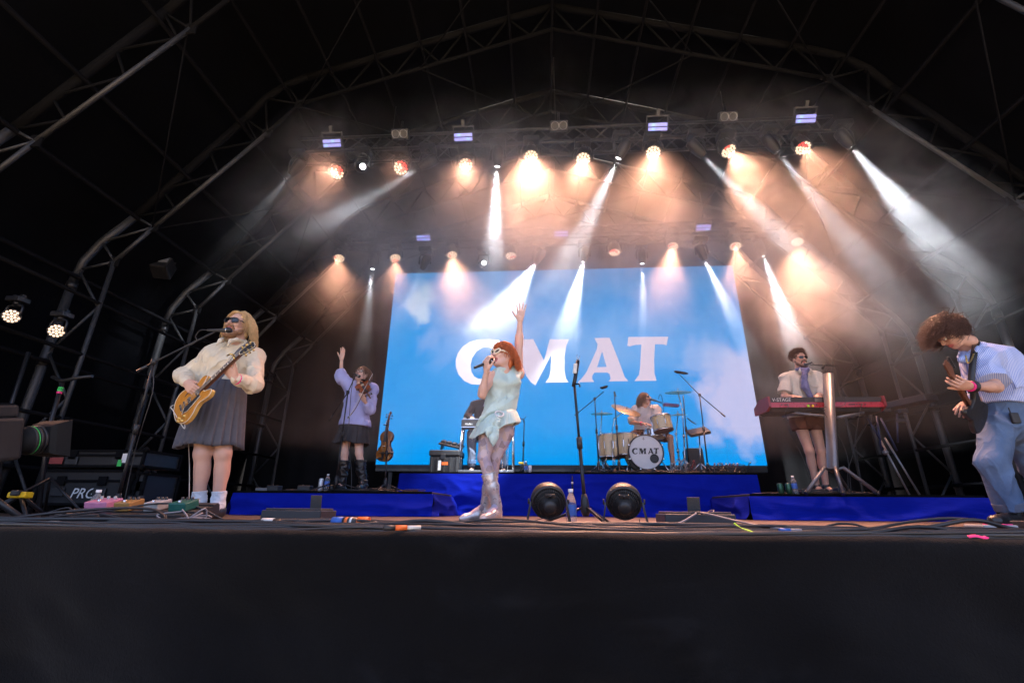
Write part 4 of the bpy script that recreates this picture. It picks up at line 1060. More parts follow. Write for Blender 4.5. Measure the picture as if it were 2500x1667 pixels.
# ------------------------------------------------------------------ lead singer
def singer():
    t = thing('person', 'red-haired lead singer in mint dress and silver boots with one arm raised', 'person', (-.45, 4.1, 0))
    hd, f, u = (-0.359,4.06,1.44), (-.66, -.75, .06), (.12, .05, 1)
    nk, ch, wa, pe = (-0.336,4.13,1.31), (-0.346,4.13,1.184), (-0.378,4.14,0.987), (-0.417,4.15,0.839)
    shR, shL = (-0.456,4.05,1.226), (-0.217,4.2,1.305)
    elL, wrL = (-0.213,4.17,1.599), (-0.199,4.12,1.821)
    elR, wrR = (-0.521,3.92,1.042), (-0.476,3.83,1.224)
    hiR, hiL = (-0.475,4.12,0.753), (-0.34,4.18,0.755)
    knR, anR = (-0.496,3.96,0.509), zz((-0.383,4.02,0.091), .13)
    knL, anL = (-0.42,4.1,0.502), zz((-0.493,4.18,0.084), .13)
    toR, toL = (anR[0]-.075, 3.86, .035), (anL[0]-.15, 4.09, .035)
    ax0 = unit(A3(shL)-A3(shR)); fr = A3((-.62, -.78, .05)); fr = unit(fr-ax0*(fr @ ax0)); up0 = np.cross(ax0, fr); up0 = up0*np.sign(up0[2])
    S = SDF(.0075); torso(S, nk, ch, wa, pe, shL, shR, hiL, hiR, .84); arm(S, shL, elL, wrL, .90); arm(S, shR, elR, wrR, .90)
    leg(S, hiR, knR, anR, toR, .92, hr=.098, m=4); leg(S, hiL, knL, anL, toL, .92, hr=.098, m=4); S.cone(nk, hd, .050, .048)
    H, P, ax = head(hd, f, u, .98, mouth=1.)
    hL = hand(wrL, (.10, -.08, 1), (-.30, -.93, .12), -1, (.10, .06, .08, .12), .20, (.95, .05), 1.0)
    hR = hand(wrR, A3((-0.482,3.8,1.297))-A3(wrR), (.55, .45, .25), -1, (.85, .9, .95, 1.0), .02, (.5, .45), 1.0)
    solid('body', [S, H, hL, hR], SKP+['tights'], t)
    def top(S):
        torso(S, lerp(nk, ch, .25), ch, wa, pe, lerp(nk, shL, .72), lerp(nk, shR, .55), hiL, hiR, .84, g=.012)
        for q in (-1, 1): S.ell(A3(ch)+fr*.082+ax0*q*.068-A3((0, 0, .03)), (.060, .050, .056), (ax0, fr, up0), .05)
        S.ell(lerp(wa, pe, .2)+fr*.045, (.105, .080, .11), (ax0, fr, up0), .05); S.cone(nk, P(.0, -.01, -.125), .062, .055, .02)
    cloth('dress_top', t, 'mint', top, .005, 12, 3, unit(ax0+A3((0, 0, .5))), 3., clips=[((0, 0, pe[2]-.04), (0, 0, -1)), (P(0, 0, -.128), u, .1)])
    def sash(S):
        for k in range(6):
            z = k/5; c = lerp(lerp(wa, pe, .35), pe, z*1.15)
            S.chain([c+(ax0*math.cos(a)*(.160+.016*z)+fr*math.sin(a)*(.142+.010*(k % 2)+.012*z))+A3((0, 0, .035*math.cos(a)*(1-z*1.6))) for a in np.linspace(0, 2*math.pi, 15)], [.015+.004*((k*7) % 3)/2]*15, .010)
    cloth('sash', t, 'mint', sash, .002, 30, 9, ax0, 4.)
    cr = A3((-0.371,3.965,0.877)); b = MB(); x_, y_, _ = basis(fr)
    b.tube([V(cr)+(x_*math.cos(k*.2618)+y_*math.sin(k*.2618))*.036 for k in range(24)], .0075, 8, False, closed=True); b.build('sash_ring', 'white', t)
    skirt('dress_skirt', t, 'mint', lerp(wa, pe, .45), (-0.418,4.14,0.756), (.160, .140), (.232, .195), ax0, 13, .07, nz=10, seed=8, hemvar=.05)
    for i, (p1, p2, w_) in enumerate([((-0.403,3.92,0.742), (-0.415,3.9,0.596), .10), ((-0.445,3.91,0.762), (-0.461,3.89,0.669), .07)]):
        b = ribbon(bez([tuple(cr+fr*.005), tuple(lerp(cr, p1, .5)+fr*.02), p1, p2], 6), w_, .006, tuple(fr)); n_ = len(b.v)//4
        for k in range(n_):
            c = sum((V(b.v[k*4+j]) for j in range(4)), V())/4; g = (.25+.75*(k/n_)) if k < n_-3 else (n_-1-k)/3*.8+.05
            for j in range(4): b.v[k*4+j] = tuple(c+(V(b.v[k*4+j])-c)*g+V(fr)*.012*math.sin(k*.9+j))
        b.build('sash_tail', 'mint', t)
    for a, k_, to in ((anR, knR, toR), (anL, knL, toL)):
        def bt(S):
            S.chain([lerp(a, k_, .68), lerp(a, k_, .35), A3(a)+(0, 0, -.01)], [.059, .055, .043], .02); d_ = unit((A3(to)-A3(a))*(1, 1, 0))
            S.chain([A3(a)-d_*.015+(0, 0, -.06), A3(a)+d_*.08+(0, 0, -.075), A3(to)+d_*.02+(0, 0, -.008), A3(to)+d_*.055+(0, 0, -.012)], [.040, .038, .027, .012], .02); S.cone(A3(a)-d_*.045+(0, 0, -.08), A3(a)-d_*.05+(0, 0, -.125), .026, .020, .01)
        cloth('boot', t, 'boots', bt, .0025, 22, 7, (0, 0, 1), 1.5, .006, [((0, 0, .003), (0, 0, -1)), (lerp(a, k_, .66), unit(A3(k_)-A3(a)))])
        d_ = unit((A3(to)-A3(a))*(1, 1, 0)); b = MB(); b.box((0, 0, .006), (.19, .075, .010), frame(tuple(A3(a)*(1, 1, 0)+d_*.10), tuple(d_), (0, 0, 1)), bev=.004); b.build('sole', 'leather', t)
    glasses(P, 'brownlens', 'whiteframe', t, rx=.030, rz=.019, tilt=.28, shape=2.2, fr=.0075, z0=.010)
    solid('hair', [hair_cap(P, ax, .98, 5, .06, 1.02)], 'ginger', t)
    def lk(rng):
        if rng.random() < .22:                              # fringe
            a = rng.uniform(-1.0, 1.0); x, y, z = math.sin(a)*.7, .72*math.cos(a), .68
            return flow(rng, (x, y, z), (x*.4, .8, -.1), rng.uniform(.075, .10), 6, (0, .1, -1.2), .002, 1.10, wob=.15)
        x, y, z = scalp(rng, front=.6); sg = 1 if x > 0 else -1
        if y > -.1 and z < .5: return None
        return flow(rng, (x, y, z), (x*.6+sg*.2, y*.2-.55, .1), rng.uniform(.12, .185), 10, (sg*.05, -.34, -1.), .016, 1.06+.26*rng.random(), wob=.2, cfreq=1.0)
    hair_locks(P, ax, .98, 2400, 31, lk, (.0027, .0007)).build('hair_locks', 'ginger', t)
    # tattoo strokes on the raised arm
    b = MB(); c0, c1 = A3(shL), A3(elL); d_ = unit(c1-c0); sd_ = unit(np.cross(d_, (0, -1, 0))); nr = unit(np.cross(sd_, d_))
    rngl = random.Random(4)
    for k in range(10):
        u0, u1 = rngl.uniform(.22, .6), rngl.uniform(.22, .62); a0, a1 = rngl.uniform(-.2, .75), rngl.uniform(-.2, .75); pts = []
        for j in range(6):
            q = j/5; uu = u0+(u1-u0)*q; aa = a0+(a1-a0)*q+.2*math.sin(q*5); r_ = .0495-.010*uu
            pts.append(tuple(lerp(c0, c1, uu)+(sd_*math.sin(aa)*-1+nr*-math.cos(aa)*-1)*r_))
        b.tube(pts, .0022, 4)
    b.build('tattoo', 'ink', t)
singer()

# ------------------------------------------------------------------ seated pedal steel player behind the singer
def steel_player():
    t = thing('person', 'seated musician in dark jacket and turned-up jeans playing behind the singer', 'person', (-.85, 8.5, ZC))
    hd, f, u = (-1.074,8.42,2.177), (.05, -.9, -.35), (0, -.3, 1)
    nk, ch, wa, pe = (-1.066,8.52,2.019), (-1.081,8.55,1.854), (-1.09,8.62,1.619), (-1.093,8.68,1.475)
    shR, shL = (-1.259,8.52,1.942), (-0.886,8.52,1.94); elR, wrR = (-1.389,8.42,1.706), (-1.262,8.2,1.634); elL, wrL = (-0.795,8.42,1.688), (-0.904,8.18,1.629)
    hiR, hiL = (-1.177,8.62,1.436), (-0.977,8.62,1.435); knR, knL = (-1.255,8.22,1.359), (-0.743,8.24,1.347)
    anR, anL = zz((-1.241,8.26,0.839), ZC+.10), zz((-0.695,8.28,0.842), ZC+.10); toR, toL = (anR[0], 8.08, ZC+.035), (anL[0]+.04, 8.10, ZC+.035)
    S = SDF(.009); torso(S, nk, ch, wa, pe, shL, shR, hiL, hiR, .92); arm(S, shR, elR, wrR); arm(S, shL, elL, wrL); leg(S, hiR, knR, anR, toR); leg(S, hiL, knL, anL, toL); S.cone(nk, hd, .055, .05)
    H, P, ax = head(hd, f, u, 1.)
    solid('body', [S, H, hand(wrR, (.2, -.6, -.3), (0, 0, -1), 1, (.5,), .05), hand(wrL, (-.2, -.6, -.3), (0, 0, -1), -1, (.5,), .05)], SK, t)
    def jk(S):
        torso(S, nk, ch, wa, pe, shL, shR, hiL, hiR, .95, g=.025); S.cone(shR, elR, .066, .060).cone(elR, lerp(elR, wrR, .85), .058, .045); S.cone(shL, elL, .066, .06).cone(elL, lerp(elL, wrL, .85), .058, .045)
    cloth('jacket', t, 'navyjacket', jk, .007, 12, 3, clips=[(P(0, 0, -.15), u, .13)])
    def tr(S):
        S.cone(pe, lerp(hiR, hiL, .5), .12, .12)
        for h, k_, a in ((hiR, knR, anR), (hiL, knL, anL)): S.cone(h, k_, .095, .082).cone(k_, lerp(k_, a, .86), .080, .070)
    cloth('jeans', t, 'denimgrey', tr, .006, 12, 6, clips=[])
    for a, k_ in ((anR, knR), (anL, knL)):
        cloth('turn_up', t, 'denim', lambda S: S.cone(lerp(k_, a, .74), lerp(k_, a, .86), .077, .077), .002, 12, 1, clips=[(lerp(k_, a, .86), (0, 0, -1)), (lerp(k_, a, .74), (0, 0, 1))])
    for a, to in ((anR, toR), (anL, toL)): cloth('boot', t, 'leather', lambda S: (S.cone(A3(a)+(0, 0, .08), a, .05, .048), S.cone(A3(a)+(0, .01, -.055), A3(to)+(0, 0, .008), .046, .04)), .002, 20, 2, clips=[((0, 0, ZC+.004), (0, 0, -1))])
    b = ribbon([A3(P(-.04, .06, -.15)), A3(P(-.02, .10, -.21)), A3(P(0, .12, -.27))], .05, .006, (0, -1, .2)); b.build('shirt_collar', 'lilac', t)
    b = MB()
    for k in range(4): b.ball(tuple(lerp(ch, wa, .1+.28*k)+A3((.0, -.135, 0))), .012, 8)
    b.build('buttons', 'chrome', t)
    solid('cap', [hair_cap(P, ax, 1.0, 5, .0, 1.03)], 'navyjacket', t)
    s_ = thing('player_seat', 'low black padded seat under the pedal steel player', 'seat', (pe[0], 8.7, ZC)); c = A3(pe)
    b = MB(); b.box((c[0], 8.72, c[2]-.15), (.42, .34, .08), bev=.02); b.build('cushion', 'leather', s_)
    for q in (-1, 1):
        for w_ in (-1, 1): b = MB(); b.cyl((c[0]+q*.18, 8.72+w_*.14, ZC), (c[0]+q*.18, 8.72+w_*.14, c[2]-.19), .015, n=8); b.build('leg', 'blackmetal', s_)
steel_player()

# ------------------------------------------------------------------ drummer
def drummer():
    t = thing('person', 'drummer with shoulder-length brown hair and pale short-sleeved shirt behind the kit', 'person', (1.85, 8.85, ZC))
    hd, f, u = (1.944,8.72,2.085), (.72, -.66, .12), (-.05, 0, 1)
    nk, ch, wa, pe = (1.955,8.8,1.937), (1.946,8.82,1.8), (1.916,8.84,1.586), (1.9,8.85,1.466)
    shR, shL = (1.778,8.78,1.886), (2.156,8.8,1.881); elR, wrR = (1.644,8.66,1.625), (1.816,8.46,1.567); elL, wrL = (2.176,8.66,1.646), (2.018,8.46,1.551)
    hiR, hiL = (1.781,8.8,1.428), (2.037,8.8,1.427); knR, knL = (1.615,8.46,1.333), (2.279,8.5,1.323)
    anR, anL = zz((1.587,8.5,0.895), ZC+.10), zz((2.275,8.5,0.896), ZC+.10); toR, toL = (anR[0], 8.32, ZC+.035), (anL[0]+.03, 8.32, ZC+.035)
    S = SDF(.009); torso(S, nk, ch, wa, pe, shL, shR, hiL, hiR, .92); arm(S, shR, elR, wrR, .95); arm(S, shL, elL, wrL, .95); leg(S, hiR, knR, anR, toR); leg(S, hiL, knL, anL, toL); S.cone(nk, hd, .052, .05)
    H, P, ax = head(hd, f, u, 1., mouth=.3)
    solid('body', [S, H, hand(wrR, (.8, -.5, -.1), (0, .3, -1), -1, (.8,), .03), hand(wrL, (-.5, -.6, -.1), (0, .3, -1), 1, (.8,), .03)], SK, t)
    def sh(S):
        torso(S, nk, ch, wa, pe, shL, shR, hiL, hiR, .95, g=.030); S.cone(shR, lerp(shR, elR, .85), .07, .078, .04).cone(shL, lerp(shL, elL, .85), .07, .078, .04)
    cloth('shirt', t, 'pinkshirt', sh, .007, 12, 9, clips=[(P(0, 0, -.15), u, .13), (zz(wa, wa[2]-.08), (0, 0, -1), .24)])
    def so(S):
        S.cone(pe, lerp(hiR, hiL, .5), .13, .12); S.cone(hiR, lerp(hiR, knR, .7), .1, .1).cone(hiL, lerp(hiL, knL, .7), .1, .1)
    cloth('shorts', t, 'rust', so, .006, 12, 2)
    for a, k_, to in ((anR, knR, toR), (anL, knL, toL)):
        cloth('sock', t, 'sock', lambda S: S.cone(lerp(a, k_, .25), a, .046, .045), .002, 50, 2, clips=[(lerp(a, k_, .24), (0, 0, 1))])
        cloth('shoe', t, 'shoe', lambda S: S.cone(A3(a)+(0, .03, -.05), A3(to)+(0, 0, .008), .048, .042), .001, 20, 2, clips=[((0, 0, ZC+.004), (0, 0, -1))])
    glasses(P, 'brownlens', 'framedark', t, rx=.027, rz=.02, fr=.0035)
    solid('hair', [hair_cap(P, ax, 1., 8, .04, 1.0)], 'brownhair', t)
    def lk(rng):
        x, y, z = scalp(rng, front=.6); sg = 1 if x > 0 else -1
        return flow(rng, (x, y, z), (x*.6+sg*.5, y*.3-.1, .1), rng.uniform(.17, .24), 8, (0, -.15, -1.), .007, 1.12, wob=.3)
    hair_locks(P, ax, 1., 800, 41, lk, (.0038, .0012)).build('hair_locks', 'brownhair', t)
    for q in (-1, 1):
        b = ribbon([P(q*.02, .07, -.15), P(q*.045, .095, -.19), P(q*.06, .1, -.235)], .055, .006, tuple(f)); b.build('collar', 'pinkshirt', t)
    b = MB(); x_, y_, _ = basis(unit(A3(wrR)-A3(elR))); b.tube([V(lerp(wrR, elR, .12))+(x_*math.cos(k*.5236)+y_*math.sin(k*.5236))*.032 for k in range(12)], .008, 6, False, closed=True); b.build('wristband', 'pink', t)
drummer()

# ------------------------------------------------------------------ keyboard player
def keyboardist():
    t = thing('person', 'bearded keyboard player in sunglasses, white short-sleeved shirt and blue neck scarf', 'person', (3.5, 6.75, ZL))
    hd, f, u = (3.779,6.7,2.197), (.08, -.99, -.06), (0, -.05, 1)
    nk, ch, wa, pe = (3.803,6.78,2.027), (3.782,6.78,1.859), (3.749,6.8,1.561), (3.736,6.82,1.387)
    shR, shL = (3.577,6.76,1.924), (4.018,6.8,1.949); elR, wrR = (3.445,6.68,1.638), (3.44,6.44,1.581); elL, wrL = (3.948,6.68,1.652), (3.743,6.44,1.579)
    hiR, hiL = (3.653,6.82,1.311), (3.861,6.84,1.314); knR, knL = (3.672,6.74,0.889), (3.858,6.8,0.897)
    anR, anL = zz((3.704,6.8,0.524), ZL+.10), zz((3.856,6.86,0.528), ZL+.10); toR, toL = (anR[0], 6.62, ZL+.035), (anL[0]+.04, 6.68, ZL+.035)
    S = SDF(.008); torso(S, nk, ch, wa, pe, shL, shR, hiL, hiR, 1.); arm(S, shR, elR, wrR); arm(S, shL, elL, wrL); leg(S, hiR, knR, anR, toR, 1.05); leg(S, hiL, knL, anL, toL, 1.05); S.cone(nk, hd, .055, .053)
    H, P, ax = head(hd, f, u, 1.02)
    solid('body', [S, H, hand(wrR, (.3, -.8, -.2), (0, .2, -1), -1, (.4,), .06), hand(wrL, (-.2, -.8, -.2), (0, .2, -1), 1, (.4,), .06)], SK, t)
    solid('beard', [beard_solid(P, ax, 1.05, 5)], 'darkhair', t)
    def sh(S):
        torso(S, nk, ch, wa, pe, shL, shR, hiL, hiR, 1., g=.028); S.cone(shR, lerp(shR, elR, .82), .076, .082, .04).cone(shL, lerp(shL, elL, .82), .076, .082, .04)
    cloth('shirt', t, 'khaki', sh, .007, 12, 19, clips=[(P(0, 0, -.15), u, .13), (zz(pe, pe[2]-.03), (0, 0, -1), .24), (lerp(shR, elR, .82), unit(A3(elR)-A3(shR)), .13)])
    for q in (-1, 1):
        b = MB(); b.box((0, 0, 0), (.10, .006, .035), frame(tuple(lerp(ch, wa, .25)+A3((q*.085+.02, -.138, 0))), (1, -q*.1, 0), (0, 0, 1)), bev=.002); b.build('pocket_flap', 'khaki', t)
        b = ribbon([P(q*.03, .06, -.15), P(q*.06, .085, -.18), P(q*.085, .08, -.22)], .06, .006, tuple(f)); b.build('collar', 'khaki', t)
    cloth('scarf', t, 'scarf', lambda S: (S.chain([P(-.07, .0, -.15), P(-.03, .075, -.165), P(.02, .085, -.175), P(.07, 0, -.15)], [.022, .028, .028, .022], .02), S.chain([P(.0, .09, -.175), A3((3.725,6.6,1.891)), A3((3.72,6.6,1.753)), A3((3.759,6.6,1.617))], [.026, .036, .042, .030], .02)), .006, 26, 4, (.3, 0, 1), 3.)
    def so(S):
        S.cone(pe, lerp(hiR, hiL, .5), .14, .14); S.cone(hiR, lerp(hiR, knR, .35), .12, .115).cone(hiL, lerp(hiL, knL, .35), .12, .115)
    cloth('shorts', t, 'rust', so, .008, 11, 2, clips=[((0, 0, A3((3.757,6.8,1.18))[2]), (0, 0, -1))])
    for a, k_, to in ((anR, knR, toR), (anL, knL, toL)):
        cloth('shoe', t, 'shoe', lambda S: (S.cone(A3(a)+(0, 0, .02), a, .05, .05), S.cone(A3(a)+(0, .03, -.05), A3(to)+(0, 0, .008), .05, .044)), .001, 20, 2, clips=[((0, 0, ZL+.004), (0, 0, -1))])
    glasses(P, 'darklens', 'framedark', t, rx=.029, rz=.019, shape=3, fr=.0035)
    solid('hair', [hair_cap(P, ax, 1.02, 8, .0, 1.0, .008)], 'darkhair', t)
    def lk(rng):
        x, y, z = scalp(rng, front=.5)
        return flow(rng, (x, y, z), (x, y*.8, .4+z), rng.uniform(.035, .07), 5, (0, .0, .2), .010, 1.06, wob=.9)
    hair_locks(P, ax, 1.02, 900, 51, lk, (.0042, .002)).build('hair_locks', 'darkhair', t)
keyboardist()

# ------------------------------------------------------------------ guitarist bending over at the right
def bender():
    t = thing('person', 'guitarist with brown curls bent over his black guitar, blue shirt and jeans', 'person', (3.7, 4.05, 0))
    hd, f, u = (3.544,3.98,1.562), (-.72, .12, -.68), (-.66, .10, .72)
    nk, ch, wa, pe = (3.725,4.02,1.411), (3.854,4.05,1.301), (3.924,4.1,1.06), (3.885,4.12,0.871)
    shL, shR = (3.659,3.9,1.293), (3.924,4.22,1.422); elL, wrL = (3.56,3.76,1.03), (3.273,3.66,1.014); elR, wrR = (3.931,4.22,1.071), (3.519,4,0.952)
    hiL, hiR = (3.743,4.04,0.772), (3.982,4.22,0.802); knL, anL = (3.513,3.96,0.471), zz((3.582,4,0.124), .11); knR, anR = (4.093,4.25,0.498), zz((4.269,4.4,0.145), .11)
    toL, toR = (anL[0]-.19, 3.92, .035), (anR[0]-.16, 4.3, .035)
    S = SDF(.008); torso(S, nk, ch, wa, pe, shL, shR, hiL, hiR, .98); arm(S, shL, elL, wrL, 1.02); arm(S, shR, elR, wrR); leg(S, hiL, knL, anL, toL); leg(S, hiR, knR, anR, toR); S.cone(nk, lerp(nk, hd, .6), .060, .056)
    H, P, ax = head(hd, f, u, 1.0)
    hL = hand(wrL, A3((3.137,3.6,1.034))-A3(wrL), (-.1, .5, .6), 1, (.7, .8, .9, .9), .06, (.5, .3), 1.05)
    hR = hand(wrR, A3((3.396,3.92,0.885))-A3(wrR), (.5, .5, 0), -1, (.4, .5, .6, .6), .05, (.3, .3), 1.05)
    solid('body', [S, H, hL, hR], SK, t)
    def sh(S):
        torso(S, nk, ch, wa, pe, shL, shR, hiL, hiR, .98, g=.050); S.cone(ch, wa, .18, .19, .06).cone(wa, lerp(wa, pe, .7), .19, .18, .06)
        S.cone(shL, lerp(shL, elL, .80), .088, .105, .05); S.cone(shR, lerp(shR, elR, .8), .088, .1, .05)
    cloth('shirt', t, 'stripes', sh, .010, 9, 14, (.4, 0, 1), 2.4, clips=[(lerp(nk, hd, .12), unit(A3(hd)-A3(nk)), .14), (lerp(wa, pe, .62), (-.15, 0, -1), .3), (lerp(shL, elL, .83), unit(A3(elL)-A3(shL)), .14)])
    def tr(S):
        [S.cone(lerp(wa, pe, .2)+unit(A3(shL)-A3(shR))*q*.07, A3(pe)+unit(A3(shL)-A3(shR))*q*.075, .118, .125, .05) for q in (-1, 1)]; S.cone(pe, lerp(hiL, hiR, .5), .15, .15, .05)
        for h, k_, a in ((hiL, knL, anL), (hiR, knR, anR)): S.cone(h, k_, .108, .088, .05).cone(k_, lerp(k_, a, .93), .086, .084, .04)
    cloth('jeans', t, 'denim', tr, .009, 10, 6, (.3, 0, 1), 1.6, clips=[(lerp(knL, anL, .96), unit(A3(anL)-A3(knL)), .14), (lerp(wa, pe, .15), (0, 0, 1), .3)])
    for k_, a, to in ((knL, anL, toL), (knR, anR, toR)):
        cloth('turn_up', t, 'denimgrey', lambda S: S.cone(lerp(k_, a, .82), lerp(k_, a, .97), .094, .094), .003, 14, 2, clips=[(lerp(k_, a, .97), unit(A3(a)-A3(k_))), (lerp(k_, a, .80), unit(A3(k_)-A3(a)))])
        cloth('shoe', t, 'leather', lambda S: (S.cone(A3(a)+(0, 0, .0), A3(a)+(-.02, 0, -.03), .055, .055), S.cone(A3(a)+(0, 0, -.05), A3(to)+(-.02, 0, .01), .055, .045)), .002, 20, 2, clips=[((0, 0, .004), (0, 0, -1))])
    solid('hair', [hair_cap(P, ax, 1.0, 8, .03, 1.06, .012)], 'darkhair', t)
    gl = np.array([ax[0] @ A3((0, 0, -1)), ax[1] @ A3((0, 0, -1)), ax[2] @ A3((0, 0, -1))]); wl = np.array([ax[i] @ A3((-1, 0, 0)) for i in range(3)])
    def lk(rng):
        x, y, z = scalp(rng, front=.35)
        return flow(rng, (x, y, z), (x, y, z), rng.uniform(.09, .19), 9, tuple(gl*.62), .023, 1.0+.28*rng.random(), tuple(wl*.35), .38, 1.5)
    hair_locks(P, ax, 1.0, 2300, 61, lk, (.0030, .0008)).build('hair_locks', 'darkhair', t)
    b = ribbon(bez([tuple(A3(nk)+(.06, .12, .02)), tuple(A3(nk)+(.035, -.02, .085)), (3.551,3.83,1.335), (3.447,3.8,1.143), (3.417,3.82,0.996)], 6), .042, .005, (-.6, -.75, .3)); b.build('guitar_strap', 'black', t)
    b = MB(); d_ = unit(A3(elL)-A3(wrL)); x_, y_, _ = basis(d_)
    for o_, m_, r_ in ((.012, 'pink', .008), (.045, 'black', .016)):
        b = MB(); b.tube([V(A3(wrL)+d_*o_)+(x_*math.cos(k*.5236)+y_*math.sin(k*.5236))*.034 for k in range(12)], r_, 6, False, closed=True); b.build('wristband', m_, t)
    b = MB(); b.tube(bez([(3.453,3.8,1.305), (3.429,3.78,1.24), (3.469,3.79,1.26), (3.532,3.81,1.329)], 6), .006, 6); b.build('chain_necklace', 'gold', t)
    b = MB(); b.box((0, 0, 0), (.062, .025, .085), Matrix.Translation((3.77,3.92,0.817)), bev=.008); b.box((-.02, 0, .06), (.006, .006, .05), Matrix.Translation((3.77,3.92,0.817))); b.build('belt_pack', 'black', t)
    cloth('collar', t, 'stripes', lambda S: S.chain([lerp(nk, shR, .3), lerp(nk, hd, .22)+A3((-.03, .02, -.05)), A3((3.487,3.88,1.288)), lerp(nk, hd, .12)+A3((.02, -.09, -.01)), lerp(nk, shL, .3)], [.03, .03, .022, .03, .03], .02), .003, 20, 2)
bender()

# ------------------------------------------------------------------ guitars and fiddles
def wood(name, lo, hi, rough=.22, coat=.4, scale=(14, 2.5, 2.5)):
    m = bpy.data.materials.new(name); m.use_nodes = True; N = NT(m); b = N.n['Principled BSDF']; co = N.new('ShaderNodeTexCoord').outputs['Object']
    mp = N.new('ShaderNodeMapping'); mp.inputs['Scale'].default_value = scale; mp.inputs['Rotation'].default_value = (.4, .7, .3); N.link(co, mp.inputs[0])
    N.link(N.mix(N.math('MULTIPLY_ADD', N.noise(5, 5, .6, mp.outputs[0], 1.), 1.5, -.25, True), lo, hi), b.inputs['Base Color'])
    b.inputs['Roughness'].default_value = rough; b.inputs['Coat Weight'].default_value = coat; b.inputs['Coat Roughness'].default_value = .1; return m
M['amber'] = wood('amber_maple', (.42, .15, .02), (.66, .29, .05)); M['honey'] = wood('honey_side', (.50, .25, .05), (.72, .44, .12)); M['rosewood'] = wood('rosewood', (.04, .018, .012), (.10, .045, .028), .5, 0)
M['fiddlered'] = wood('red_varnish', (.28, .05, .015), (.48, .12, .03)); M['fiddlebrown'] = wood('brown_varnish', (.22, .075, .02), (.46, .19, .05)); M['walnut'] = wood('walnut_neck', (.10, .035, .02), (.20, .08, .04), .4, .1)
M['ivory'] = mat('ivory_binding', (.70, .62, .46), .4, var=.05); M['cream_shell'] = wood('cream_shell', (.46, .36, .20), (.62, .50, .30), .3, .3)

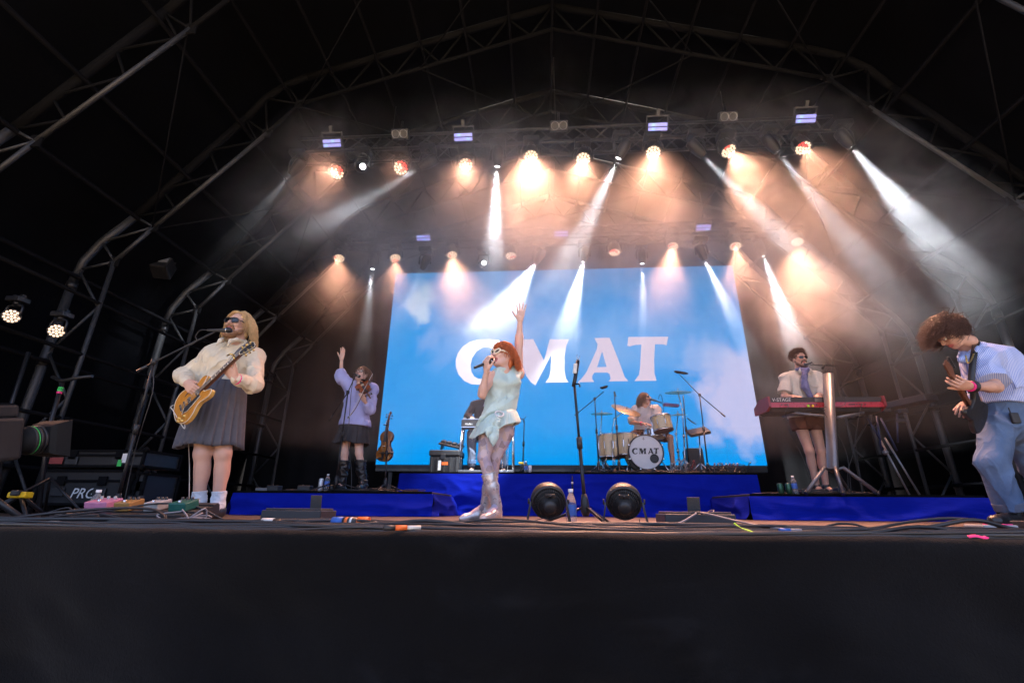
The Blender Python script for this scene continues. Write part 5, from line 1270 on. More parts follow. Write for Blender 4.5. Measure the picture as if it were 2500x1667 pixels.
def smooth_outline(pts, n=5):
    P = [V((*p, 0)) for p in pts]; out = []; m = len(P)
    for i in range(m):
        p0, p1, p2, p3 = P[i-1], P[i], P[(i+1) % m], P[(i+2) % m]
        for k in range(n):
            t = k/n; q = .5*((2*p1)+(p2-p0)*t+(2*p0-5*p1+4*p2-p3)*t*t+(3*p1-p0-3*p2+p3)*t**3); out.append((q.x, q.y))
    return out
def amber_guitar():
    bc, hs = A3((-2.741,3.43,0.914)), A3((-2.318,3.33,1.295))
    x = unit(hs-bc); nrm = unit((-.22, -.92, .22)); mx = frame(tuple(bc), tuple(x), tuple(nrm)) @ Matrix.Scale(.82, 4)
    t = thing('guitar', 'amber semi-hollow electric guitar with dark pickguard held by the blond guitarist', 'guitar', tuple(bc))
    half = [(-.262, 0), (-.255, .08), (-.21, .165), (-.14, .200), (-.07, .185), (-.01, .140), (.04, .122), (.09, .135), (.145, .148), (.185, .130), (.195, .095), (.165, .070), (.125, .045), (.115, .03)]
    out = [(a, b_) for a, b_ in half] + [(.115, -.03)] + [(a, -b_) for a, b_ in reversed(half[1:-1])]
    out = smooth_outline(out[::-1], 4)
    b = MB(); b.prism(out, -.026, .026, mx, 0, .012); b.build('body', 'amber', t)
    b = MB(); b.prism([(p[0]*1.006, p[1]*1.006) for p in out], -.018, .018, mx, 0, 0); b.build('rim', 'honey', t)
    b = MB(); b.tube([mx @ V((p[0]*1.004, p[1]*1.004, .021)) for p in out], .0028, 5, False, closed=True); b.build('binding', 'ivory', t)
    b = MB(); b.prism([(.03, -.022), (.60, -.0215), (.60, .0215), (.03, .022)], .020, .036, mx); b.build('fretboard', 'rosewood', t)
    b = MB(); b.prism([(.11, -.022), (.60, -.021), (.60, .021), (.11, .022)], .0, .020, mx, 0, .006); b.build('neck', 'walnut', t)
    for k in range(20):
        xx = .60-.56*(1-2**(-(k+1)/12))*1.12
        if xx > .04: b = MB(); b.box((xx, 0, .0367), (.003, .042, .002), mx); b.build('fret', 'chrome', t)
    for k in (3, 5, 7, 9, 12, 15):
        xx = .60-.56*(1-2**(-(k-.5)/12))*1.12; b = MB(); b.box((xx, 0, .0366), (.012, .026, .0012), mx); b.build('inlay', 'ivory', t)
    hsx = Matrix.Translation((.60, 0, .02)) @ Matrix.Rotation(R(12), 4, 'Y'); b = MB(); ho = [(0, -.023), (.04, -.034), (.15, -.042), (.165, -.02), (.158, 0), (.165, .02), (.15, .042), (.04, .034), (0, .023)]
    b.prism(ho, -.006, .008, mx @ hsx); b.build('headstock', 'black', t)
    b = MB(); b.tube([mx @ hsx @ V((p[0], p[1], .009)) for p in ho], .0025, 5, False, closed=True); b.build('headstock_binding', 'ivory', t)
    for s in (-1, 1):
        for k in range(3):
            c = mx @ hsx; b = MB(); xk = .045+.042*k
            b.tube([c @ V((xk, s*.026, .008)), c @ V((xk, s*.026, .022))], .006, 8); b.tube([c @ V((xk, s*.035, 0)), c @ V((xk, s*.062, 0))], .005, 6); b.ball(c @ V((xk, s*.066, 0)), .010, 8); b.build('tuner', 'gold', t)
    for xx in (.055, -.055): b = MB(); b.box((xx, 0, .031), (.038, .072, .014), mx, bev=.004); b.build('pickup', 'chrome', t)
    b = MB(); b.box((-.115, 0, .033), (.014, .085, .014), mx, bev=.003); b.build('bridge', 'chrome', t)
    b = MB(); b.box((-.165, 0, .031), (.018, .09, .014), mx, bev=.005); b.build('tailpiece', 'chrome', t)
    b = MB(); b.prism([(.06, -.038), (-.13, -.036), (-.17, -.085), (-.10, -.105), (.075, -.072)], .030, .0335, mx); b.build('pickguard', 'black', t)
    b = MB(); b.tube([mx @ V((*p, .033)) for p in [(-.13, -.036), (-.17, -.085), (-.10, -.105), (.075, -.072)]], .0025, 5); b.build('pickguard_edge', 'ivory', t)
    for p in ((-.15, -.125), (-.205, -.105), (-.185, -.155), (-.225, -.125)): b = MB(); b.lathe([(.015, 0), (.012, .016), (0, .017)], 12, mx @ Matrix.Translation((*p, .026))); b.build('knob', 'gold', t)
    for s in (1,):
        fh = [mx @ V((-.10+.13*k/10, s*(.098+.012*math.sin(k/10*math.pi*2)), .027)) for k in range(11)]; b = MB(); b.tube(fh, [.002+.0035*math.sin(k/10*math.pi) for k in range(11)], 6); b.build('sound_hole', 'printblack', t)
    for k in range(6):
        yy = (k-2.5)*.0072; b = MB(); b.tube([mx @ V((-.16, yy*1.4, .042)), mx @ V((-.115, yy*1.4, .044)), mx @ V((.60, yy, .040))], .0009, 4, False); b.build('string', 'chrome', t)
    cp = mx @ Matrix.Translation((.545, 0, 0)); b = MB(); b.tube([cp @ V((0, -.034, .046)), cp @ V((0, .034, .046))], .006, 8); b.tube([cp @ V((0, .034, .046)), cp @ V((-.012, .05, .06)), cp @ V((-.055, .075, .055))], .006, 8); b.tube([cp @ V((0, .034, .046)), cp @ V((0, .04, -.02)), cp @ V((-.06, .062, -.005))], .006, 8); b.build('capo', 'gold', t)
    cb = thing('jack_cable', 'thin pale guitar lead looping out of the amber guitar', 'cable', tuple(mx @ V((-.2, -.19, 0))))
    b = MB(); b.tube(bez([mx @ V((-.19, -.15, .0)), mx @ V((-.22, -.21, -.01)), (-2.915,3.44,0.809), (-2.961,3.46,0.843), (-2.975,3.5,0.868), (-2.97,3.56,0.884), (-2.979,3.66,0.829), (-3.046,3.9,0.485), (-2.976,3.9,0.216), zz((-2.93,3.9,0.039), .015)], 6), .0035, 6); b.build('lead', 'offwhite', cb)
amber_guitar()

def black_guitar():
    bc, hs = A3((3.421,3.85,0.871)), A3((3.046,3.52,1.154))
    x = unit(hs-bc); mx = frame(tuple(bc), tuple(x), (-.75, -.25, .55)) @ Matrix.Scale(.84, 4)
    L = float(np.linalg.norm(hs-bc))/.84
    t = thing('guitar', 'black solid-body guitar with a dark neck held by the bent guitarist', 'guitar', tuple(bc))
    half = [(-.23, 0), (-.215, .10), (-.15, .165), (-.07, .15), (-.01, .12), (.06, .14), (.14, .155), (.16, .12), (.10, .06), (.09, .03)]
    out = smooth_outline(([(a, b_) for a, b_ in half]+[(.09, -.03)]+[(a, -b_) for a, b_ in reversed(half[1:-1])])[::-1], 4)
    b = MB(); b.prism(out, -.022, .022, mx, 0, .01); b.build('body', 'black', t)
    b = MB(); b.prism([(.05, -.024), (L-.16, -.021), (L-.16, .021), (.05, .024)], .016, .030, mx); b.build('fretboard', 'rosewood', t)
    b = MB(); b.prism([(.05, -.022), (L-.16, -.02), (L-.16, .02), (.05, .022)], -.002, .016, mx, 0, .006); b.build('neck', 'walnut', t)
    b = MB(); ho = [(L-.16, -.021), (L-.12, -.038), (L+.02, -.03), (L+.03, .02), (L-.10, .04), (L-.16, .021)]; b.prism(ho, .0, .014, mx, 0, 0); b.build('headstock', 'walnut', t)
    for k in range(6):
        b = MB(); xk = L-.125+.025*k; b.tube([mx @ V((xk, -.01+.001*k, .012)), mx @ V((xk, -.01, .028))], .006, 8); b.tube([mx @ V((xk, .025, .006)), mx @ V((xk, .062, .006))], .005, 6); b.ball(mx @ V((xk, .066, .006)), .012, 8); b.build('tuner', 'blackmetal', t)
    for xx in (.04, -.06): b = MB(); b.box((xx, 0, .026), (.03, .08, .010), mx, bev=.003); b.build('pickup', 'blackmetal', t)
    b = MB(); b.box((-.12, 0, .026), (.035, .08, .012), mx, bev=.003); b.build('bridge', 'chrome', t)
    for k in range(6):
        yy = (k-2.5)*.0068; b = MB(); b.tube([mx @ V((-.12, yy*1.3, .036)), mx @ V((L-.15, yy, .034))], .0009, 4, False); b.build('string', 'chrome', t)
black_guitar()

VO = [(-.178, 0), (-.172, .05), (-.135, .095), (-.085, .103), (-.045, .085), (-.030, .086), (-.022, .074), (0, .060), (.035, .056), (.062, .066), (.070, .080), (.082, .078), (.115, .083), (.150, .062), (.172, .028), (.177, 0)]
def fiddle(name, label, mx, sm, body, front=True):
    t = thing(name, label, 'violin', tuple(mx.translation)); out = VO + [(a, -b_) for a, b_ in reversed(VO[1:-1])]; out = smooth_outline(out[::-1], 3); n = len(out)
    def plate(z0, dz, sgn):
        rings = [1., .93, .8, .6, .35, .12]; vs = []; fs = []
        for q in rings: vs += [(p[0]*q*sm, p[1]*q*sm, (z0+sgn*dz*(1-q**2))*sm) for p in out]
        for j in range(len(rings)-1): fs += [((j*n+i, j*n+(i+1) % n, (j+1)*n+(i+1) % n, (j+1)*n+i) if sgn > 0 else (j*n+(i+1) % n, j*n+i, (j+1)*n+i, (j+1)*n+(i+1) % n)) for i in range(n)]
        fs.append(tuple((len(rings)-1)*n+i for i in range(n))); return MB().add(vs, fs, 0, True, mx)
    plate(.018, .015, 1).build('front_plate', body, t); plate(-.018, .014, -1).build('back_plate', body, t)
    b = MB(); b.prism([(p[0]*.975*sm, p[1]*.965*sm) for p in out], -.018*sm, .018*sm, mx); b.build('ribs', 'walnut', t)
    b = MB(); b.tube([mx @ V((p[0]*sm, p[1]*sm, .0185*sm)) for p in out], .0022, 5, False, closed=True); b.tube([mx @ V((p[0]*sm, p[1]*sm, -.0185*sm)) for p in out], .0022, 5, False, closed=True); b.build('edge', 'walnut', t)
    P = lambda *a: mx @ (V(a)*sm)
    b = MB(); b.prism([(.16*sm, -.013*sm), (.305*sm, -.011*sm), (.305*sm, .011*sm), (.16*sm, .013*sm)], .008*sm, .026*sm, mx, 0, .004); b.build('neck', body, t)
    b = MB(); b.prism([(.04*sm, -.020*sm), (.305*sm, -.012*sm), (.305*sm, .012*sm), (.04*sm, .020*sm)], .036*sm, .043*sm, mx); b.build('fingerboard', 'printblack', t)
    b = MB(); b.tube([P(.30, 0, .02), P(.35, 0, .018), P(.385, 0, .008)], [.013*sm, .012*sm, .010*sm], 8); b.tube([P(.385+.018*math.sin(a)*(1-a/12), 0, -.004+.016*math.cos(a)*(1-a/12)) for a in np.linspace(0, 9, 20)], [.008*sm]*20, 6); b.build('scroll', 'walnut', t)
    for k in range(4):
        s = 1 if k % 2 else -1; b = MB(); xk = .318+.016*k; b.tube([P(xk, -s*.012, .016), P(xk, s*.034, .016)], .0035*sm, 6); b.ball(P(xk, s*.040, .016), .009*sm, 8); b.build('peg', 'printblack', t)
    b = MB(); b.prism([(-.17*sm, -.009*sm), (-.075*sm, -.017*sm), (-.075*sm, .017*sm), (-.17*sm, .009*sm)], .036*sm, .043*sm, mx); b.build('tailpiece', 'printblack', t)
    b = MB(); b.prism([(-.012, -.02), (-.012, .02), (-.008, .02), (-.008, -.02)], .030*sm, .056*sm, mx); b.build('bridge', 'ivory', t)
    b = MB(); b.ball(P(-.15, .05, .042), .045*sm, 12, sc=(.8, .9, .25)); b.build('chin_rest', 'printblack', t)
    for s in (-1, 1):
        b = MB(); b.tube([P(-.04+.06*k/8, s*(.047-.010*math.sin((k/8-.5)*3)), .030) for k in range(9)], .0022*sm, 5); b.build('sound_hole', 'printblack', t)
    for k in range(4): b = MB(); b.tube([P(-.075, (k-1.5)*.007, .044), P(-.01, (k-1.5)*.009, .057), P(.305, (k-1.5)*.005, .046)], .0008, 4, False); b.build('string', 'chrome', t)
    return t
fiddle('violin', 'red-brown violin held under the chin of the fiddle player', frame((-2.487,6.14,1.681), tuple(A3((-2.268,5.86,1.469))-A3((-2.487,6.14,1.681))), (-.45, -.35, .82)), 1., 'fiddlered')
fiddle('violin', 'brown fiddle hanging on a stand left of the video wall', frame((-2.296,6.75,0.958), (.045, 0, 1), (-.25, -1, .0)), 1.25, 'fiddlebrown')
bow = thing('violin_bow', 'slim violin bow held upright by the fiddle player', 'bow', (-2.439,6.02,1.558))
b = MB(); b.tube(bez([(-2.349,6.04,1.865), (-2.423,5.98,1.548), (-2.501,5.96,1.331), (-2.577,5.95,1.22)], 5), .005, 6); b.build('stick', 'walnut', bow)
b = MB(); b.tube([(-2.338,6.03,1.85), (-2.566,5.94,1.207)], .0035, 5); b.build('hair', 'offwhite', bow)
b = MB(); b.box((0, 0, 0), (.02, .02, .03), Matrix.Translation((-2.567,5.95,1.225)), bev=.004); b.build('frog', 'printblack', bow)

# ------------------------------------------------------------------ stands and microphones
def microphone(parent, tail, headp, r=.024, m='black', grill='blackmetal', name=None):
    a, c = V(tail), V(headp); d = (c-a).normalized(); b = MB(); L = (c-a).length
    mx = Matrix.Translation(a) @ d.to_track_quat('Z', 'Y').to_matrix().to_4x4()
    b.lathe([(0, 0), (.010, 0), (.011, .01), (.013, L*.45), (r*.82, L-.055), (r*.85, L-.045)], 14, mx); b.build('handle', m, parent)
    b = MB(); b.lathe([(r*.85, L-.046), (r, L-.04), (r, L-.022), (r*.82, L-.006), (r*.4, L), (0, L+.001)], 16, mx); b.build('grille', grill, parent)
    b = MB(); b.lathe([(r*1.0, L-.043), (r*1.05, L-.040), (r*1.0, L-.036)], 16, mx); b.build('band', 'chrome', parent)
def stand(name, label, foot, top, boom=None, tail=None, spread=.30, rot=.4, m='blackmetal', r=.0125, group='microphone stands', feet=3):
    """tripod stand: three legs, a hub, a two-stage pole, a clutch and perhaps a boom"""
    t = thing(name, label, 'stand', foot, group); f, tp = V(foot), V(top)
    ax = (tp-f).normalized(); hub = f+ax*.10
    for k in range(feet):
        a = rot+2*math.pi*k/feet; e = f+V((math.cos(a), math.sin(a), 0))*spread+V((0, 0, .012)); b = MB(); b.tube([hub+V((0, 0, .02)), e], .0095, 6); b.build('leg', m, t)
        b = MB(); b.ball(e, .014, 8); b.build('rubber_foot', 'rubber', t)
    b = MB(); b.tube([f+ax*.06, f+ax*.09, f+ax*.16, f+ax*.20], [.02, .032, .026, .018], 10); b.build('hub', 'black', t)
    mid = f+(tp-f)*.55; b = MB(); b.tube([hub, mid], r, 8); b.build('lower_pole', m, t)
    b = MB(); b.tube([mid-ax*.03, mid+ax*.05], r*1.6, 10); b.build('clutch', 'black', t)
    b = MB(); b.tube([mid, tp], r*.75, 8); b.build('upper_pole', m, t)
    if boom is not None:
        b = MB(); b.tube([tp-ax*.02, tp+ax*.025], .022, 10); b.build('boom_clamp', 'black', t)
        b = MB(); b.tube([tail if tail is not None else tp, top, boom], .0075, 8); b.build('boom', m, t)
        if tail is not None: b = MB(); d = (V(tail)-tp).normalized(); b.tube([V(tail), V(tail)+d*.09], .013, 8); b.build('counterweight', 'rubber', t)
    return t
s_ = stand('microphone_stand', 'black boom microphone stand in front of the guitarist in the skirt', zz((-3.455,3.75,0.067), 0), (-3.295,3.55,1.252), (-2.675,3.4,1.475), (-3.345,3.55,1.22), rot=.9)
mi = thing('microphone', 'black vocal microphone at the mouth of the blond guitarist', 'microphone', (-2.647,3.4,1.475), 'vocal microphones'); microphone(mi, (-2.764,3.4,1.477), (-2.554,3.4,1.473))
b = MB(); b.tube(bez([(-2.764,3.4,1.477), (-2.834,3.41,1.482), (-2.881,3.43,1.439), (-2.89,3.45,1.388), (-3.129,3.52,1.321), (-3.294,3.56,1.233), (-3.277,3.6,0.993), (-3.378,3.7,0.531), zz((-3.381,3.75,0.052), .02)], 6), .004, 6); b.build('cable', 'rubber', mi)
stand('microphone_stand', 'black boom microphone stand in front of the fiddle player', zz((-2.708,6.15,0.386), ZL), (-2.689,6.1,1.602), (-2.567,6,1.82), (-2.86,6.1,1.288), rot=.2, spread=.36)
mi = thing('microphone', 'vocal microphone at the mouth of the fiddle player', 'microphone', (-2.532,6,1.814), 'vocal microphones'); microphone(mi, (-2.596,5.99,1.847), (-2.516,6.05,1.81))
b = MB(); b.tube(bez([(-2.596,5.99,1.847), (-2.605,6.03,1.747), (-2.628,6.07,1.583), (-2.609,6.1,1.082), (-2.593,6.1,0.918), (-2.508,6.12,0.55), zz((-2.481,6.12,0.345), ZL+.01)], 6), .004, 6); b.build('cable', 'rubber', mi)
t = stand('violin_stand', 'black stand with the brown fiddle hanging from it', zz((-2.201,6.62,0.395), ZL), (-2.266,6.66,1.254), rot=.5, spread=.30, group='instrument stands')
b = MB(); b.tube([(-2.266,6.66,1.254), (-2.307,6.62,1.242), (-2.348,6.7,1.261)], .008, 6); b.tube([(-2.266,6.66,1.254), (-2.277,6.74,1.292)], .008, 6); b.build('neck_fork', 'black', t)
b = MB(); b.tube([(-2.242,6.66,0.842), (-2.334,6.68,0.844), (-2.38,6.74,0.862)], .010, 6); b.tube([(-2.242,6.66,0.842), (-2.165,6.68,0.844), (-2.174,6.74,0.874)], .010, 6); b.build('body_rest', 'rubber', t)
# the tall stand centre stage
c0 = zz((0.284,4.043,0), 0)
t = stand('microphone_stand', 'tall straight stand centre stage holding a tuner-sized white block', (c0[0], 3.3, 0), (0.238,3.3,0.962), rot=-1.2, spread=.30)
b = MB(); b.box((0, 0, 0), (.026, .02, .075), Matrix.Translation((0.247,3.28,1.075)) @ Matrix.Rotation(R(8), 4, 'Y'), bev=.004); b.build('white_block', 'offwhite', t)
b = MB(); b.tube([(0.231,3.3,0.944), (0.245,3.3,1.002), (0.272,3.3,1.144)], .014, 8); b.build('clip_stem', 'blackmetal', t)
b = MB(); b.tube([(0.232,3.3,0.962), (0.272,3.28,0.96), (0.276,3.27,0.936)], .006, 6); b.build('wing_screw', 'blackmetal', t)
b = MB(); b.tube(bez([(0.268,3.3,1.189), (0.264,3.3,1.17), (0.272,3.3,1.153), (0.282,3.3,1.156), (0.286,3.3,1.179)], 4), .004, 6); b.tube([(0.272,3.3,1.153), (0.272,3.3,1.131)], .006, 6); b.build('fork', 'chrome', t)
hm_ = thing('microphone', 'black handheld microphone gripped by the singer', 'microphone', (-0.483,3.79,1.279), 'vocal microphones'); microphone(hm_, (-0.58,3.78,1.24), (-0.409,3.85,1.33), .027)
stand('microphone_stand', 'short straight stand with an empty clip beside the pedal steel', zz((-0.348,8.2,0.767), ZC), (-0.319,8.2,1.587), rot=.3, spread=.16)
b = MB(); b.tube([(-0.399,8.2,1.646), (-0.377,8.2,1.616), (-0.333,8.2,1.609), (-0.304,8.2,1.63), (-0.297,8.2,1.66)], .008, 6); b.tube([(-0.34,8.2,1.609), (-0.319,8.2,1.528)], .010, 6); tag(b.build('microphone_clip', 'black'), 'empty clip on the short stand beside the pedal steel', 'clip')

# ------------------------------------------------------------------ pedal steel
t = thing('pedal_steel', 'black pedal steel guitar on four silver legs behind the singer', 'pedal steel', (-0.96,8.05,1.504))
x0, x1 = A3((-1.415,8,1.497))[0], A3((-0.482,8,1.494))[0]; zt = A3((-0.956,8,1.567))[2]; zb_ = A3((-0.952,8,1.431))[2]
b = MB(); b.box(((x0+x1)/2, 8.12, (zt+zb_)/2), (x1-x0, .24, zt-zb_), bev=.008); b.build('body', 'black', t)
b = MB(); b.box(((x0+x1)/2, 8.0, zt+.004), (x1-x0, .02, .008)); b.box(((x0+x1)/2, 7.998, zb_+.008), (x1-x0, .006, .012)); b.build('trim', 'chrome', t)
b = MB(); b.box(((x0+x1)/2, 8.11, zt+.02), ((x1-x0)*.75, .09, .03), bev=.005); b.box((x0+.05, 8.1, zt+.02), (.05, .16, .05), bev=.005); b.build('neck', 'silver', t)
tex('Mullen', .05, frame((-1.284,7.994,1.488), (1, 0, 0), (0, -1, 0)), 'label', 'nameplate', t, .001, shear=.35)
for xx, px in ((x0+.02, -.05), (x1-.03, .01)):
    for yy in (8.03, 8.22): b = MB(); b.cyl((xx, yy, zb_), (xx+px, yy, ZC+.01), .016, n=10); b.build('leg', 'chrome', t)
b = MB(); b.box(((x0+x1)/2-.02, 8.02, ZC+.045), (x1-x0+.02, .07, .05), bev=.006); b.build('pedal_bar', 'silver', t)
for k in range(4):
    xx = x0+.55+.09*k; b = MB(); b.box((xx, 7.93, ZC+.035), (.05, .16, .02), bev=.005); b.build('pedal', 'chrome', t)
    b = MB(); b.cyl((xx, 8.04, ZC+.05), (xx, 8.12, zb_), .006, n=6); b.build('pedal_rod', 'chrome', t)
M['casegrey'] = mat('black_case', (.028, .027, .028), .55, var=.2, bump=.3, bscale=60)
t = thing('equipment_case', 'black ribbed plastic case with orange and white stickers on the centre riser', 'case', zz((-1.672,8,0.693), ZC))
cx0, cx1 = A3((-1.942,7.95,0.89))[0], A3((-1.407,7.95,0.891))[0]; ct = A3((-1.683,7.95,1.048))[2]
b = MB(); b.box(((cx0+cx1)/2, 8.2, (ZC+ct)/2-.05), (cx1-cx0-.03, .46, ct-ZC-.11), bev=.02); b.build('shell', 'casegrey', t)
b = MB(); b.box(((cx0+cx1)/2, 8.2, ct-.055), (cx1-cx0, .5, .10), bev=.02); b.build('lid', 'casegrey', t)
for k in range(5): b = MB(); b.box((cx0+.05+(cx1-cx0-.1)*k/4, 7.955, (ZC+ct)/2-.05), (.03, .04, ct-ZC-.14), bev=.008); b.build('rib', 'casegrey', t)
b = MB(); b.box(((cx0+cx1)/2-.02, 7.945, ct-.12), (.09, .03, .10), bev=.01); b.build('latch', 'black', t)
b = MB(); b.box((cx0+.20, 7.930, ZC+.14), (.05, .004, .16)); b.build('sticker', 'label', t)
b = MB(); b.box((cx0+.29, 7.929, ZC+.17), (.11, .004, .05)); b.build('sticker', 'orange', t)
t = thing('pedal_rack', 'small black effects board tilted on top of the equipment case', 'effects board', (-1.748,8.1,1.129))
mxp = Matrix.Translation(((cx0+cx1)/2+.08, 8.15, ct+.10)) @ Matrix.Rotation(R(12), 4, 'Y') @ Matrix.Rotation(R(18), 4, 'X')
b = MB(); b.box((0, 0, 0), (.42, .22, .035), mxp, bev=.008); b.build('board', 'black', t)
for k in range(4): b = MB(); b.box((-.15+.1*k, 0, .035), (.075, .12, .035), mxp, bev=.006); b.build('pedal', 'casegrey', t)
for s in (-1, 1): b = MB(); b.box((s*.16, .02, -.06), (.025, .16, .09), mxp); b.build('support', 'blackmetal', t)

# ------------------------------------------------------------------ drum kit on the centre riser
M['drumhead'] = mat('drum_head', (.60, .62, .66), .5, var=.05); M['bronze'] = mat('cymbal_bronze', (.55, .38, .18), .30, 1., var=.15, vscale=20); M['brownhead'] = mat('tinted_head', (.13, .055, .04), .4)
kit = lambda name, label, loc, cat='drum', g='drum kit': thing(name, label, cat, loc, g)
def drum(name, label, c, axis, r, h, lugs, shell='cream_shell', top='offwhite', bot='brownhead'):
    t = kit(name, label, c); d = V(axis).normalized(); mx = Matrix.Translation(c) @ d.to_track_quat('Z', 'Y').to_matrix().to_4x4()
    b = MB(); b.lathe([(r, -h/2), (r, h/2)], 32, mx); b.build('shell', shell, t)
    for z, nm, m_ in ((h/2, 'batter_head', top), (-h/2, 'resonant_head', bot)):
        b = MB(); b.disc(r*.99, 32, mx, 0, z+(.004 if z > 0 else -.004)); b.build(nm, m_, t)
        b = MB(); b.lathe([(r*1.0, z-.014), (r*1.045, z-.014), (r*1.045, z+.012), (r*1.0, z+.012)], 32, mx); b.build('hoop', 'chrome', t)
    for k in range(lugs):
        a = 2*math.pi*k/lugs+.2; m2 = mx @ Matrix.Rotation(a, 4, 'Z')
        b = MB(); b.tube([m2 @ V((r*1.06, 0, -h/2)), m2 @ V((r*1.06, 0, h/2))], .004, 6); b.box((r*1.03, 0, 0), (.018, .016, h*.35), m2, bev=.004); b.build('lug', 'chrome', t)
    return t, mx
BD = (1.691,7.85,0.998)
t = kit('bass_drum', 'bass drum with CMAT on its pale front head', BD); bx_, by_, bz_ = BD; br = .283
mx = Matrix.Translation(BD) @ Matrix.Rotation(R(90), 4, 'X')      # local z points at the camera
b = MB(); b.lathe([(br*.97, .0), (br*.97, -.40)], 40, mx); b.build('shell', 'cream_shell', t)
b = MB(); b.lathe([(0, .004), (br*.6, .004), (br*.96, .0)], 40, mx, sm=False); b.build('front_head', 'drumhead', t)
b = MB(); b.lathe([(br*.95, .008), (br*.955, .022), (br*1.02, .022), (br*1.025, -.03), (br*.97, -.03)], 40, mx); b.build('front_hoop', 'black', t)
b = MB(); b.lathe([(br*.97, -.37), (br*1.02, -.37), (br*1.02, -.42), (br*.97, -.42)], 40, mx); b.build('rear_hoop', 'black', t)
for k in range(8):
    a = 2*math.pi*(k+.5)/8; m2 = mx @ Matrix.Rotation(a, 4, 'Z'); b = MB(); b.box((br*1.03, 0, .0), (.03, .022, .05), m2, bev=.006); b.tube([m2 @ V((br*1.03, 0, .02)), m2 @ V((br*1.03, 0, -.2))], .005, 6); b.build('claw', 'chrome', t)
gx = [p[0] for g in GLYPH.values() for p in g]; gz = [p[1] for g in GLYPH.values() for p in g]; gcx, gcz = (min(gx)+max(gx))/2, (min(gz)+max(gz))/2; gs = .44/(max(gx)-min(gx))
for ch in 'CMAT': glyph(ch, [AHOLE] if ch == 'A' else [], lambda x, z: (bx_+(x-gcx)*gs-.008, by_-.008, bz_+(z-gcz)*gs+.012), 'letter', 'printblack', t)
tex('6', .065, frame((bx_-.022, by_-.0065, bz_+.215), (1, 0, 0), (0, -1, 0)), 'printblack', 'numeral', t, .0008)
pm = (bx_+.125, by_-.006, bz_-.105); b = MB(); b.lathe([(.072, .0), (.072, .006), (.056, .008), (.054, .002)], 24, Matrix.Translation(pm) @ Matrix.Rotation(R(90), 4, 'X')); b.build('port_ring', 'black', t)
b = MB(); b.disc(.055, 24, Matrix.Translation(pm) @ Matrix.Rotation(R(90), 4, 'X'), 0, .003); b.build('port_hole', 'printblack', t)
for s in (-1, 1): b = MB(); b.tube([(bx_+s*.25, by_+.1, bz_-.12), (bx_+s*.36, by_-.03, ZC+.01)], .009, 6); b.build('spur', 'chrome', t)
drum('rack_tom', 'cream rack tom tilted above the bass drum', (2.038,8.02,1.49), (-.10, .12, 1), .165, .24, 8)
TL1 = drum('floor_tom', 'outer cream floor tom at the left end of the kit', (1.175,8.35,1.146), (0, .05, 1), .19, .38, 8)
TL2 = drum('floor_tom', 'inner cream floor tom beside the bass drum', (1.449,8.28,1.159), (.03, .05, 1), .20, .36, 8)
for (t, _m), c in ((TL1, (1.175,8.35,1.146)), (TL2, (1.449,8.28,1.159))):
    for k in range(3):
        a = k*2.09+.6; b = MB(); x, y = c[0]+.215*math.cos(a), c[1]+.215*math.sin(a); b.cyl((x, y, ZC), (x, y, c[2]+.08), .008, n=6); b.build('leg', 'chrome', t)
drum('snare_drum', 'chrome snare drum half hidden behind the rack tom', (1.979,8.36,1.375), (0, .1, 1), .175, .14, 10, 'chrome', 'offwhite', 'offwhite')
def cymbal(label, c, r, tilt, foot, spread=.28, m='bronze', arm=None):
    t = thing('cymbal', label, 'cymbal', c, 'cymbals'); mx = Matrix.Translation(c) @ Matrix.Rotation(tilt[0], 4, 'X') @ Matrix.Rotation(tilt[1], 4, 'Y')
    b = MB(); pr = [(0, .022), (.02, .021), (.04, .012)]+[(.04+(r-.04)*k/8, .010-.022*(k/8)**1.5) for k in range(1, 9)]
    b.lathe(pr+[(r, -.0135)]+[(q, z-.0025) for q, z in reversed(pr)], 40, mx); b.build('plate', m, t)
    b = MB(); b.tube([mx @ V((0, 0, .012)), mx @ V((0, 0, .05))], .012, 8); b.ball(mx @ V((0, 0, .055)), .012, 8); b.build('wing_nut', 'chrome', t)
    s = thing('cymbal_stand', 'chrome tripod stand carrying the %s' % label, 'stand', foot, 'cymbal stands'); f = V(foot); top = V(arm) if arm else V((foot[0], foot[1], c[2]-.35)); 
    for k in range(3):
        a = .5+k*2.094; e = f+V((math.cos(a)*spread, math.sin(a)*spread, .012)); b = MB(); b.tube([f+V((0, 0, .30)), e], .010, 6); b.tube([f+V((0, 0, .10)), f+(e-f)*.55+V((0, 0, .13))], .007, 6); b.build('leg', 'chrome', s)
        b = MB(); b.ball(e, .016, 8); b.build('rubber_foot', 'rubber', s)
    mid = f+(top-f)*.6; b = MB(); b.tube([f+V((0, 0, .06)), mid], .014, 8); b.build('lower_pole', 'chrome', s)
    b = MB(); b.tube([mid-V((0, 0, .03)), mid+V((0, 0, .03))], .022, 8); b.tube([top-V((0, 0, .02)), top+V((0, 0, .02))], .020, 8); b.build('collars', 'chrome', s)
    b = MB(); b.tube([mid, top, mx @ V((0, 0, .0))], .0095, 8); b.build('upper_pole', 'chrome', s)
cymbal('leftmost flat cymbal of the kit', (1.093,8.5,1.764), .20, (.08, 0), zz((1.052,8.5,0.809), ZC))
cymbal('large tilted crash cymbal in front of the drummer', (1.507,8.3,1.79), .275, (.50, .30), zz((1.041,8.35,0.797), ZC), arm=(1.294,8.35,1.637))
cymbal('high flat ride cymbal right of the drummer', (2.479,8.4,2.13), .235, (.10, 0), zz((2.448,8.4,0.805), ZC), arm=(2.522,8.4,1.805))
cymbal('small lower cymbal right of the rack tom', (2.418,8.35,1.707), .16, (.14, -.05), zz((2.335,8.3,0.783), ZC))
